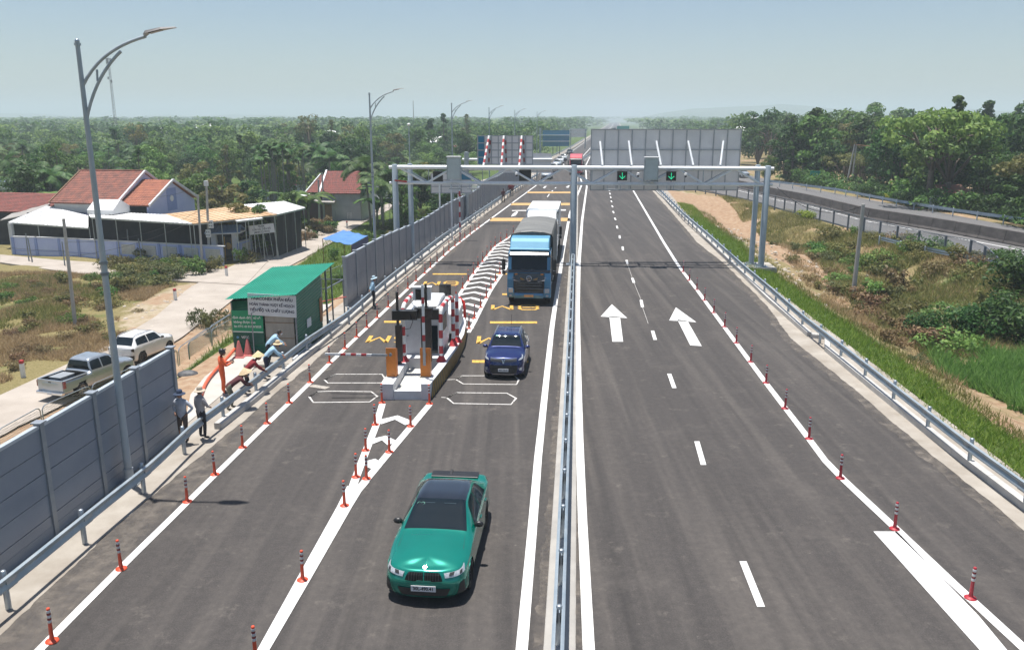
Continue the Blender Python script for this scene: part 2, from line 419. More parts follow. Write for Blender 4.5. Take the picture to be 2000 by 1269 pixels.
# right apron: flip ordering so the ragged side faces the road
strip('shoulder_apron', lambda y: interp(RX, y) + .7, lambda y: interp(RA, y) - .02, .006, apron, YF, jag=-.2)
df = pm('dust_film', (.25, .215, .18), .95, c2=(.20, .175, .15), scale=3)
N_, L_ = nodes(df); t_ = N_.new('ShaderNodeTexCoord'); n_ = N_.new('ShaderNodeTexNoise'); n_.inputs['Scale'].default_value = 1.6; n_.inputs['Detail'].default_value = 9; n_.inputs['Roughness'].default_value = .75; r_ = N_.new('ShaderNodeMapRange'); r_.inputs[1].default_value = .42; r_.inputs[2].default_value = .70; r_.inputs[4].default_value = .8; L_.new(t_.outputs['Object'], n_.inputs[0]); L_.new(n_.outputs[0], r_.inputs[0]); L_.new(r_.outputs[0], N_['Principled BSDF'].inputs['Alpha'])
strip('dust_film', lambda y: interp(LA, y), lambda y: interp(LA, y) + .9, .003, df, YF, jag=.9); strip('dust_film', lambda y: interp(RA, y), lambda y: interp(RA, y) - .35, .003, df, YF, jag=-.6)
strip('dust_film', lambda y: med(y) + .3, lambda y: med(y) + .42, .003, df, YF, jag=.5); strip('dust_film', lambda y: med(y) - .27, lambda y: med(y) - .38, .003, df, YF, jag=-.5)
pad = MB(); pad.slab([G(*q, .03) for q in [(352, 870), (372, 770), (400, 735), (440, 705), (457, 692)]] + [Vector((-12.6, 46, .03)), Vector((-10.2, 46, .03)), Vector((-11.2, 27, .03))], .3)
o = pad.build('concrete_pad', pm('pale_concrete', (.42, .39, .35), .9, c2=(.50, .465, .42), scale=1., bump=.1)); o['kind'] = 'structure'
# median plinth
mb = MB()
mpts = [Vector((med(y), y, 0)) for y in axis([(6, 150, 6), (150, 400, 12), (400, 2000, 80)])]
mb.sweep(mpts, [(-.30, 0), (-.28, .012), (-.12, .03), (.16, .03), (.30, .012), (.34, 0)])
o = mb.build('median_strip', pm('median_concrete', (.30, .285, .265), .9, c2=(.38, .36, .33), scale=.9, bump=.2)); o['kind'] = 'structure'

# ---- village road, lanes, yards, old highway, pond
vroad = pm('village_concrete', (.34, .295, .25), .92, c2=(.42, .37, .32), scale=.5, bump=.2, bscale=12)
VR = [(28, -23.5, -28.6), (36, -23.2, -27.6), (41, -22.4, -26.6), (51, -21.8, -25.6), (59, -22.0, -25.9), (69, -22.4, -27.4), (76, -22.0, -27.6), (82, -21.6, -24.8), (95, -21.1, -24.6), (115, -20.6, -24.0), (132, -19.5, -22.8), (146, -16.6, -20.0), (160, -12.5, -16.0), (185, -7, -10.2), (210, -1, -4), (240, 4, 1.2)]
VRr = [(a, b) for a, b, c in VR]; VRl = [(a, c) for a, b, c in VR]
strip('village_road', lambda y: interp(VRl, y), lambda y: interp(VRr, y), VZ + .09, vroad, axis([(26, 240, 1.5)]), jag=.5)
mb = MB(); mb.slab([G(*q, VZ + .13) for q in [(0, 497), (120, 508), (250, 516), (440, 525), (560, 470), (480, 556), (300, 545), (220, 541), (110, 528), (0, 512)]], .2)
o = mb.build('yard_path', vroad); o['kind'] = 'structure'
strip('old_highway', lambda y: interp(OLDL, y) + .4, lambda y: interp(OLDL, y) + 16.9, -.02, asph_old, axis([(38, 300, 4), (300, 900, 60)]))
mb = MB(); mb.add([(x, y, VZ + .35) for x, y in P_POND], [tuple(range(len(P_POND)))])
pm('pond_water', (.22, .23, .22), .12, c2=(.26, .27, .26), scale=.2, bump=.05, bscale=3)
o = mb.build('pond', MATS['pond_water']); o['kind'] = 'structure'

# ---- painted markings
mk = pm('road_paint_white', (.66, .655, .64), .7, c2=(.54, .53, .51), scale=1.2, lo=.45, hi=.8)
def worn_paint(name, c, amt=.5):
    m = pm(name, c, .7, c2=tuple(q * .78 for q in c), scale=5)
    N_, L_ = nodes(m); b = N_['Principled BSDF']; t = N_.new('ShaderNodeTexCoord'); n = N_.new('ShaderNodeTexNoise'); n.inputs['Scale'].default_value = 9; n.inputs['Detail'].default_value = 6
    r = N_.new('ShaderNodeMapRange'); r.inputs[1].default_value = .30; r.inputs[2].default_value = .42; L_.new(t.outputs['Object'], n.inputs[0]); L_.new(n.outputs[0], r.inputs[0]); L_.new(r.outputs[0], b.inputs['Alpha']); return m
mkw = worn_paint('road_paint_worn', (.60, .58, .55)); mky = worn_paint('road_paint_yellow', (.72, .42, .08)); mkyd = worn_paint('road_paint_buff', (.60, .37, .14))
ZM = .012
LL = [G(*q) for q in [(64, 1282), (228, 1116), (362, 985), (418, 929), (475, 874), (522, 827), (565, 787), (606, 747), (644, 709), (674, 681), (697, 658.5), (717, 640), (737, 621), (758.5, 600), (777, 583), (797, 564), (813, 549), (830, 534), (854, 511.5), (877, 490), (898.5, 473), (928, 450), (1049, 361)]]
LLX = [(p.y, p.x) for p in LL] + [(p[0], p[1]) for p in [(180, 10.9), (240, med(240) - 7), (2400, med(2400) - 7)]]
LR = [G(*q) for q in [(1017, 1290), (1040, 1030), (1052, 880), (1055.6, 850), (1078, 639), (1100, 491), (1113, 417), (1137, 359)]]
LRX = [(p.y, p.x) for p in LR] + [(200, med(200) - 1.1), (2400, med(2400) - 1.1)]
RL = [G(*q) for q in [(1151, 1290), (1137, 1000), (1132, 850), (1129, 700), (1128, 600), (1131, 510), (1137, 430), (1146, 365)]]
RLX = [(p.y, p.x) for p in RL] + [(200, med(200) + 1.1), (2400, med(2400) + 1.1)]
RR = [G(*q) for q in [(1232, 364), (1265.5, 421), (1296, 473), (1325, 519), (1334, 531), (1361, 566), (1394, 611), (1438, 670), (1496, 748), (1580, 857), (1612, 900)]][::-1]
RRX = [(p.y, p.x) for p in RR] + [(200, med(200) + 8.8), (2400, med(2400) + 8.8)]
def line(tab, w, y0, y1, m=mk, name='road_marking', z=ZM, st=2.):
    mb = MB(); mb.ribbon([(interp(tab, y), y) for y in axis([(y0, min(y1, 150), st)] + ([(150, y1, 40)] if y1 > 150 else []))], w, z)
    o = mb.build(name, m); o['kind'] = 'structure'; return o
line(LLX, .20, 8, 2300); line(LRX, .24, 8, 2300); line(RLX, .24, 8, 2300); line(RRX, .22, RR[0].y, 2300)
def pline(px, w, m=mk, closed=False, z=ZM, w1=None):
    P = [G(*q) for q in px]
    if closed: P = P + [P[0], P[1]]
    mb = MB(); mb.ribbon(P, w, z, w1); o = mb.build('road_marking', m); o['kind'] = 'structure'; return o
pline([(1612, 900), (1648, 937), (1756, 1038), (1860, 1137), (2010, 1275)], .24)
mb = MB(); mb.slab([G(*q, ZM) for q in [(1706, 1037), (1752, 1037), (1912, 1202), (2010, 1320), (1960, 1320)]], .003); o = mb.build('road_marking', mk); o['kind'] = 'structure'
for a, b_ in [((1451, 1096), (1486.5, 1185)), ((1361, 862), (1374, 908)), ((1307, 730), (1317, 758)), ((1274.4, 646), (1279.7, 664)), ((1252, 586), (1254.8, 600)), ((1234.9, 543), (1238.2, 552.6)), ((1223.7, 508), (1225.6, 516)), ((1210, 460), (1210.6, 466)), ((1215.8, 481.7), (1216.8, 489)), ((1204.6, 441), (1206, 446.5)),
              ((1200.5, 425.5), (1202.5, 430)), ((1197, 412.5), (1199, 416.5)), ((1195, 401.5), (1197, 405)), ((1193.3, 392), (1195, 395)), ((1192, 384), (1193.5, 387)), ((1190.5, 377), (1192, 380)), ((1189.5, 371), (1190.5, 373.5))]:
    p, q = G(*a), G(*b_); mb = MB(); s = .085; zz = ZM
    mb.add([(q.x - s, q.y, zz), (q.x + s, q.y, zz), (p.x + s, p.y, zz), (p.x - s, p.y, zz)], [(0, 1, 2, 3)]); o = mb.build('road_marking', mk); o['kind'] = 'structure'
for y in range(140, 600, 12): 
    mb = MB(); x = med(y) + 4.6; mb.ribbon([(x, y), (x + .5, y + 5)], .16, ZM); o = mb.build('road_marking', mk); o['kind'] = 'structure'
pline([(1238.2, 552), (1252, 586)], .02, mkw); pline([(1254.8, 600), (1266, 632)], .02, mkw); pline([(1225.6, 516), (1234.9, 543)], .02, mkw)
for P in ([(1195, 594), (1225, 621), (1211, 619), (1217, 667), (1196, 667), (1190, 617), (1173, 618)], [(1320, 600), (1360, 629), (1343, 627), (1370.6, 675.6), (1348, 674), (1323, 624), (1307, 625.5)]):
    mb = MB(); mb.add([G(a, c, ZM) for a, c in P], [(0, 1, 6), (2, 3, 4, 5)]); o = mb.build('arrow_marking', mk); o['kind'] = 'structure'
# taper in front of the toll island
pline([(747, 789), (734.5, 831), (714.5, 882), (695.5, 932), (683, 968)], .24, z=ZM + .004); pline([(839, 790), (802, 834), (760.5, 883), (717, 935), (686, 972)], .24, z=ZM)
pline([(695, 950), (673, 990), (591, 1135), (500, 1295)], .5, w1=.23, z=ZM + .008)
mb = MB(); mb.slab([G(*q, ZM + .006) for q in [(701, 944), (722, 940), (684, 985), (676, 985)]], .001); o = mb.build('road_marking', mk); o['kind'] = 'structure'
for P in ([(738, 826), (774, 816), (801, 828)], [(722, 864), (750, 856), (768, 867)]): pline(P, .42, z=ZM + .012)
mb = MB(); mb.slab([G(*q, ZM + .014) for q in [(718, 899), (733, 895), (740, 900), (729, 916), (718, 912)]], .001); o = mb.build('road_marking', mk); o['kind'] = 'structure'
# gore behind the island: outline + chevrons
GL = [G(*q) for q in [(872, 612), (889, 589), (904, 565), (925, 535), (943, 512), (967, 481.6), (991.6, 466), (1010, 452)]]; GLX = [(p.y, p.x) for p in GL]
GR_ = [G(*q) for q in [(915, 650), (920.5, 642), (941, 601), (958.7, 567), (986, 527), (1006, 490), (1016, 452)]]; GRX = [(p.y, p.x) for p in GR_]
line(GLX, .2, 43.5, 75, z=ZM + .004); line(GRX, .2, 39.6, 75, z=ZM + .004)
y = 40.3
while y < 71:
    x0 = max(interp(GLX, y + .4), -3.6); x1 = interp(GRX, y)
    mb = MB(); mb.ribbon([(x0, y + .25), ((x0 + x1) / 2, y + 1.0), (x1, y)], .42, ZM + .008); o = mb.build('road_marking', mk); o['kind'] = 'structure'
    y += 1.62
# detector-loop outlines sealed in white
for P in ([(604, 775), (620, 765), (652, 764), (725, 765), (737, 774), (722, 785), (612, 786)], [(634, 742), (655, 731), (746, 731), (752, 739), (745, 748), (640, 748)],
          [(890, 741), (902, 734), (1005, 734), (1013, 742), (1009, 751), (905, 750)], [(873, 777), (893, 767), (990, 768), (1008, 778), (998, 790), (886, 788)]):
    pline(P, .085, mkw, True)
pline([(868, 742), (890, 741)], .06, mkw); pline([(862, 776), (873, 777)], .06, mkw)
pline([(607, 753), (640, 758)], .3, worn_paint('mortar', (.42, .38, .33)))
mb = MB(); mb.ribbon([G(648, 777), G(742, 776.5)], .05, .02); o = mb.build('cable_cover', rubber); tag(o, 'thin black cable cover lying across the lane beside the toll island', 'cable cover')
# yellow bars
def ybar(x0, x1, y0, y1, m=mky):
    mb = MB(); mb.slab([G(x0, y0, ZM), G(x1, y0, ZM), G(x1, y1, ZM), G(x0, y1, ZM)], .002); o = mb.build('road_marking', m); o['kind'] = 'structure'
ybar(845, 911.5, 534, 536.2); ybar(808, 858, 574, 576.4); ybar(750, 792, 626.5, 630); ybar(957, 1049, 627.5, 631.3); ybar(922, 1032, 703, 708); ybar(981, 1060, 573, 576); ybar(968, 1080, 534, 536)
ybar(957, 1113, 425.6, 432, mkyd); ybar(998, 1113, 396.5, 401, mkyd); ybar(1030, 1116, 374.5, 377.5, mkyd)
# words painted on the lanes, read by drivers coming towards us
def text_mesh(txt, size=1., ext=0., sx=1., align='CENTER', name='lettering', bold=0.):
    cu = bpy.data.curves.new(name, 'FONT'); cu.body = txt; cu.size = size; cu.extrude = ext; cu.align_x = align; cu.align_y = 'CENTER'; cu.resolution_u = 3; cu.space_line = .95; cu.offset = bold
    ob = bpy.data.objects.new(name, cu); COL.objects.link(ob)
    dg = bpy.context.evaluated_depsgraph_get(); me = bpy.data.meshes.new_from_object(ob.evaluated_get(dg)); bpy.data.objects.remove(ob); bpy.data.curves.remove(cu)
    for v in me.vertices: v.co.x *= sx
    return me
GLYPH = {'M': [[(0, 0), (0, 1)], [(0, 1), (.5, .25), (1, 1)], [(1, 1), (1, 0)]], '8': [[(.1, .5), (0, .3), (.15, 0), (.85, 0), (1, .3), (.9, .5), (1, .75), (.85, 1), (.15, 1), (0, .75), (.1, .5), (.9, .5)]],
         '6': [[(.95, .9), (.8, 1), (.2, 1), (0, .7), (0, .25), (.2, 0), (.8, 0), (1, .2), (1, .4), (.85, .57), (.05, .57)]]}
def road_text(txt, px0, px1, py0, py1):
    a, c = G(px0, py1), G(px1, py0); wd, hd = c.x - a.x, c.y - a.y; mb = MB(); n = len(txt); gw = .40
    for k, ch in enumerate(txt):
        for st_ in GLYPH[ch]: 
            P = [(c.x - (k * .56 + gw * p[0]) / .96 * wd, c.y - p[1] * hd) for p in st_]; mb.ribbon(P, .19, ZM + .002 * (k + 1))
    o = mb.build('road_lettering', mky); o['kind'] = 'structure'
road_text('8M', 828, 895, 550, 557.5); road_text('6M', 717, 812, 656, 669); road_text('8M', 962, 1050, 596, 605); road_text('6M', 934, 1028, 657, 671)
def farm(P, m=mk):
    mb = MB(); mb.slab([G(a, b, ZM) for a, b in P], .002); o = mb.build('road_marking', m); o['kind'] = 'structure'
farm([(1012, 414), (1007, 421), (998, 423), (1002, 417), (1009, 413)]); farm([(1000, 410.5), (1040, 410), (1040, 412), (1000, 412.5)], mkw)
farm([(1088, 409), (1105, 409), (1105, 411.5), (1088, 411.5)]); farm([(1068, 363), (1064, 368), (1060, 367), (1064, 364)]); farm([(1113, 362), (1110, 367), (1105, 366), (1109, 363)])
farm([(1054, 361), (1112, 360), (1112, 361.2), (1054, 362.2)], mkw); farm([(1072, 379), (1074, 379), (1070, 385), (1068, 385)])
farm([(1085, 366), (1087, 366), (1085, 368), (1083, 368)]); farm([(1078, 372), (1081, 372), (1079, 374), (1077, 374)])
# old highway lines
def pix(P): return [G(*q) for q in P]
pline([(1340, 361), (1440, 372), (1515, 390.5), (1580, 403), (1687, 431), (1842, 460), (2000, 490), (2060, 503)], .25)

# ---- hills on the horizon
def hill(name, Y, prof, m):
    mb = MB(); px = axis([(prof[0][0], prof[-1][0], 12)]); rows = []
    for k, (dy, fh) in enumerate([(-500, 0), (-250, .6), (0, 1), (260, .6), (520, 0)]):
        for x in px:
            p = W(x, interp(prof, x), Y); h = max(0, p.z + 2.5) * fh * (1 + .25 * noise.noise(Vector((x * .03, k, 1))) * (1 if k != 2 else .12)); mb.v.append((p.x * (Y + dy) / Y, Y + dy, h - 2.6))
    n = len(px)
    for k in range(4):
        for i in range(n - 1): mb.f.append([k * n + i, k * n + i + 1, (k + 1) * n + i + 1, (k + 1) * n + i]); mb.m.append(0)
    o = mb.build(name, m, smooth=True); o['kind'] = 'structure'
hm = pm('hill_forest', (.05, .08, .04), .95, c2=(.09, .11, .06), scale=.01)
hill('hills', 3300, [(1240, 232), (1290, 221), (1350, 213), (1420, 209), (1480, 207), (1530, 203.5), (1580, 207), (1620, 212), (1700, 216), (1760, 220), (1850, 214), (1900, 213), (1960, 218), (2050, 215), (2200, 228)], hm)
hill('hills', 3900, [(-260, 230), (-120, 223), (0, 221), (70, 222), (130, 226), (230, 229), (300, 226), (330, 224), (370, 227), (450, 224), (540, 225), (640, 229), (800, 231)], hm)
hill('hills', 3900, [(880, 231.5), (960, 228), (1040, 227), (1120, 229), (1240, 227), (1300, 231)], hm)
# ================================================================== ROADSIDE THINGS
def resample(pts, step):
    pts = [Vector(p) for p in pts]; out = [pts[0].copy()]; acc = 0; need = step
    for a, b in zip(pts, pts[1:]):
        L_ = (b - a).length; d = 0
        while L_ - d >= need: d += need; out.append(a.lerp(b, d / L_)); need = step
        need -= (L_ - d)
    return out
WB = [(.0, .86), (.05, .84), (.05, .79), (.0, .74), (.0, .69), (.05, .64), (.05, .59), (.0, .55), (-.02, .55), (.03, .60), (.03, .63), (-.02, .69), (-.02, .74), (.03, .79), (.03, .83), (-.02, .86)]
post_cap = None
def guard_post_mesh(h=.92, r=.062):
    mb = MB(); mb.lathe([(r, -.25), (r, h - .02), (r * .75, h), (0, h + .005)], 10); return mb.mesh('post', galv, True)
GPM = guard_post_mesh()
def guardrail(name, label, pts, side, spacing=2.85, group=None, postside=.16, two=False, h=0, joints=True):
    t = thing(name, label, 'guardrail', pts[0], 0, group); o0 = Vector(t.location)
    P = [Vector(p) - o0 for p in pts]; rp = resample(P, spacing / 3)
    mb = MB(); mb.sweep(rp, [(a * side + (.07 if two else 0), z + h) for a, z in WB])
    if two: mb.sweep(rp, [(-a - .07, z + h) for a, z in WB])
    mb.build('rail', galvb, t, smooth=True, sharp=50)
    posts = resample(P, spacing)
    jm = MB(); jm.cbox((0, 0, .70 + h), (.10, .05, .12)); jm.cbox((side * .07, 0, .7 + h), (.02, .32, .3)); bm_ = jm.mesh('bracket', galv)
    for i, p in enumerate(posts):
        if p.y + o0.y > 150 and i % 2: continue
        d = (posts[min(i + 1, len(posts) - 1)] - posts[max(i - 1, 0)]).normalized(); rt = Vector((d.y, -d.x, 0))
        q = p - rt * postside * side
        link('post', GPM, t, q + Vector((0, 0, h)))
        if joints and p.y + o0.y < 90: link('bracket', bm_, t, p - rt * side * .06, (0, 0, math.atan2(-d.x, d.y)))
    return t
def onroad(px, z): 
    out = []
    for q in px: p = G(q[0], q[1], z); out.append(Vector((p.x, p.y, 0)))
    return out
railL = [Vector((-11.35, 10.2, 0))] + onroad([(0, 1148), (195, 990), (295, 911), (379, 832), (458, 774), (548, 705), (600, 665), (674, 617), (755, 547), (859, 465), (985, 380)], .72) + [Vector((4.6, 150, 0)), Vector((med(200) - 9.1, 200, 0)), Vector((med(300) - 9.1, 300, 0)), Vector((med(420) - 9.1, 420, 0))]
guardrail('guardrail', 'left roadside guardrail on round posts, with workers leaning on it near the green shed', railL, 1)
railR = [Vector((13.9, 12, 0))] + onroad([(2000, 949), (1889, 869), (1769, 776), (1662, 692), (1569, 620), (1500, 560), (1455, 522.6), (1384, 459), (1336, 418.6), (1282, 364)], .72) + [Vector((26.5, 160, 0)), Vector((med(200) + 12.3, 200, 0)), Vector((med(300) + 12.3, 300, 0))]
guardrail('guardrail', 'right roadside guardrail along the bright green grass verge', railR, -1)
guardrail('guardrail', 'double sided guardrail running down the middle of the median strip', [Vector((med(y), y, 0)) for y in axis([(8, 150, 6), (150, 420, 15)])], 1, 2.2, postside=0, two=True)
# kerbs: long precast blocks
kerbm = pm('kerb_concrete', (.40, .39, .37), .85, c2=(.50, .48, .45), scale=2, bump=.1)
def kerb(label, px, ext=(), tailm=None, blk=2.0, wd=.26, ht=.22):
    P = [G(*q) for q in px] + list(ext); t = thing('kerb', label, 'kerb', P[0]); P = [p - P[0] for p in P]
    rp = resample(P, blk)
    for i, (a, b) in enumerate(zip(rp, rp[1:])):
        if i > 60: break
        d = (b - a).normalized(); mb = MB(); mb.sweep([a, b - d * .012], [(-wd / 2, -.02), (-wd / 2, ht), (wd / 2 - .03, ht), (wd / 2, ht - .04), (wd / 2, -.02)] )
        mb.build('kerb_stone', kerbm, t)
kerb('grey concrete kerb beside the left guardrail, starting by the bending workers', [(426, 838), (491, 788), (570, 722), (600, 697), (722, 590), (748, 567), (822, 508), (922, 430), (978, 388)])
kerb('concrete kerb under the right guardrail, beyond the drain gap', [(1581, 657), (1539, 620), (1500, 586), (1426, 513), (1348, 437), (1276, 369)])
kerb('concrete kerb under the right guardrail, nearest to the camera before the drain gap', [(2110, 1078), (2000, 991), (1850, 877), (1710, 764), (1605, 677), (1617, 664)])
kerb('short kerb stub turning into the drain gap of the right verge', [(1584, 659), (1614, 662)], blk=.3)

# noise barriers ------------------------------------------------------
panelm = pm('barrier_panel', (.19, .225, .285), .42, .1, c2=(.23, .265, .32), scale=.8, bump=.04)
panelfar = pm('barrier_panel_far', (.20, .215, .25), .5, .2, c2=(.27, .28, .31), scale=1.4, stretch=(1, 1, .4))
postm = pm('barrier_post', (.26, .29, .33), .5, .4, c2=(.32, .35, .38), scale=3)
capm = pm('barrier_cap', (.52, .57, .62), .45, .3, c2=(.45, .5, .55), scale=3)
def barrier(label, pts, hts, rows, name='noise_barrier', pmt=panelm, wide=.16):
    t = thing(name, label, 'barrier', pts[0]); o0 = pts[0]
    for i, (a, b) in enumerate(zip(pts, pts[1:])):
        a_, b_ = a - o0, b - o0; d = b_ - a_; L_ = Vector((d.x, d.y, 0)).length; ang = math.atan2(-d.x, d.y); h = (hts[i] + hts[i + 1]) / 2; zz = hts[i + 1] - hts[i]
        M = Matrix.Translation(a_) @ Matrix.Rotation(ang, 4, 'Z')
        for r in range(rows):
            z0 = .04 + (h - .08) * r / rows; z1 = .04 + (h - .08) * (r + 1) / rows - .018
            mb = MB(); mb.box(-.045 if r % 2 else -.05, .045 if r % 2 else .05, wide / 2 + .004, L_ - wide / 2 - .004, z0, z1, M)
            if r == 0: mb.box(.05, .058, wide / 2 + .01, L_ - wide / 2 - .01, (z0 + z1) / 2 - .012, (z0 + z1) / 2 + .012, M)
            mb.build('panel', pmt, t)
        mb = MB(); mb.box(-.062, .062, wide / 2 - .01, L_ - wide / 2 + .01, h - .05, h + .03, M); mb.build('cap_rail', capm, t)
    for i, a in enumerate(pts):
        a_ = a - o0; q = pts[min(i + 1, len(pts) - 1)] - pts[max(i - 1, 0)]; ang = math.atan2(-q.x, q.y)
        M = Matrix.Translation(a_) @ Matrix.Rotation(ang, 4, 'Z'); h = hts[i] + .07
        mb = MB(); mb.box(-.09, .09, -wide / 2, -wide / 2 + .018, -.2, h, M); mb.box(-.09, .09, wide / 2 - .018, wide / 2, -.2, h, M); mb.box(-.009, .009, -wide / 2 + .018, wide / 2 - .018, -.2, h, M); mb.box(.06, .09, -wide / 2 + .018, wide / 2 - .018, -.2, h - .02, M)
        mb.box(-.13, .13, -wide / 2 - .05, wide / 2 + .05, h, h + .03, M)
        mb.build('post', postm, t)
nb = [Vector((-11.95, 11.0, 0)), Vector((-11.85, 13.6, 0)), Vector((-11.75, 16.2, 0)), Vector((-11.62, 18.8, 0)), Vector((-11.48, 21.2, 0)), Vector((-11.34, 23.5, 0)), Vector((-11.2, 25.4, 0))]
nb = [Vector((-11.95, 11.2, 0)), Vector((-11.82, 14.0, 0)), Vector((-11.69, 16.8, 0))] + [Vector((lerp(-11.69, -11.08, k / 4), lerp(16.8, 26.0, k / 4), 0)) for k in range(1, 5)]
barrier('dark blue grey wide panelled noise barrier behind the tallest street lamp', nb, [2.95] * len(nb), 5)
fx = resample([Vector((interp(FENX, y), y, 0)) for y in axis([(45.6, 150, 2)])], 2.0)
barrier('long grey noise barrier of narrow panels running away behind the left guardrail', fx, [2.72 + .12 * math.sin(i * .5) + (.15 if i > 24 else 0) for i in range(len(fx))], 1, pmt=panelfar, wide=.08)

# delineators ---------------------------------------------------------
def delin_protos(col, nm):
    out = {}
    mb = MB(); mb.lathe([(.0, .045), (.05, .045), (.075, .03), (.125, .018), (.13, 0)], 16); out['base'] = mb.mesh('base', col, True)
    mb = MB(); mb.lathe([(.052, .03), (.042, .12), (.038, .30), (.036, .44), (.036, .72), (.03, .745), (0, .75)], 12); out['tube'] = mb.mesh('tube', col, True)
    mb = MB()
    for z in (.42, .53, .64): mb.lathe([(.0365, z), (.0395, z + .004), (.0395, z + .056), (.0365, z + .06)], 12)
    out['reflective_bands'] = mb.mesh('reflective_bands', refl, True)
    mb = MB(); 
    for z in (.482, .592): mb.lathe([(.0365, z), (.0385, z + .003), (.0385, z + .042), (.0365, z + .046)], 12)
    out['dark_bands'] = mb.mesh('dark_bands', bandred, True)
    return out
DPL = delin_protos(orange, 'a'); DPR = delin_protos(pm('crimson_plastic', (.42, .02, .035), .5, c2=(.34, .02, .03), scale=8), 'b')
def delineator(p, label, group, D, lean=None):
    t = thing('delineator_post', label, 'delineator', (p[0], p[1], ZM), 0, group); t.rotation_euler = (random.uniform(-.02, .02), random.uniform(-.02, .02), random.random() * 6)
    for k, me in D.items(): link(k, me, t)
    return t
rowL = [(102, 1252), (237, 1111), (366, 980), (420, 927), (474, 874), (522, 827), (565, 787), (606, 747), (644, 709), (674, 681), (697, 658.5), (717, 640), (737, 621), (758.5, 600), (777, 583), (797, 564), (813, 549), (830, 534), (841, 523), (854, 511.5), (867, 500), (877, 490), (889, 481), (898.5, 473), (908, 465), (918.5, 458), (928, 450), (935.5, 445)]
def nth(i): return ORD[i] if i < len(ORD) else ['twenty-seventh', 'twenty-eighth', 'twenty-ninth'][i - 26]
for i, q in enumerate(rowL): delineator(G(*q), 'orange delineator, %s from the camera on the left edge line' % nth(i), 'delineators on the left edge line', DPL)
rowT = [(500, 1288), (591, 1133), (673, 988), (695.5, 932), (714.5, 880), (733, 830), (746, 787)]
for i, q in enumerate(rowT): delineator(G(*q), 'orange delineator, %s from the camera on the left arm of the island taper' % nth(i), 'delineators of the taper before the island', DPL)
for i, q in enumerate([(716, 935), (760.5, 883), (802, 833), (839, 789)]): delineator(G(*q), 'orange delineator, %s from the camera on the right arm of the island taper' % nth(i), 'delineators of the taper before the island', DPL)
for i, q in enumerate([(891, 582), (904, 564), (915, 549), (925, 535), (934, 522), (943, 511), (951, 500), (959, 490), (967, 481), (978, 472), (990, 465), (1003, 458)]): delineator(G(*q), 'red delineator, %s from the island on the left rim of the striped gore' % nth(i), 'delineators round the striped gore', DPR if 0 else DPL)
for i, q in enumerate([(916, 642), (926.6, 622), (939, 601), (950, 582), (959, 564), (968, 549), (976.5, 535)]): delineator(G(*q), 'red delineator, %s from the island on the right rim of the striped gore' % nth(i), 'delineators round the striped gore', DPL)
for i, q in enumerate([(1895, 1168), (1747, 1033), (1641, 934), (1580, 857), (1533, 798), (1496, 748), (1466, 707), (1438, 670), (1415, 638.5), (1394, 611), (1376, 587), (1361, 566), (1346, 548), (1334, 531)]):
    delineator(G(*q), 'crimson delineator, %s from the camera on the right carriageway edge line' % nth(i), 'crimson delineators on the right edge line', DPR)

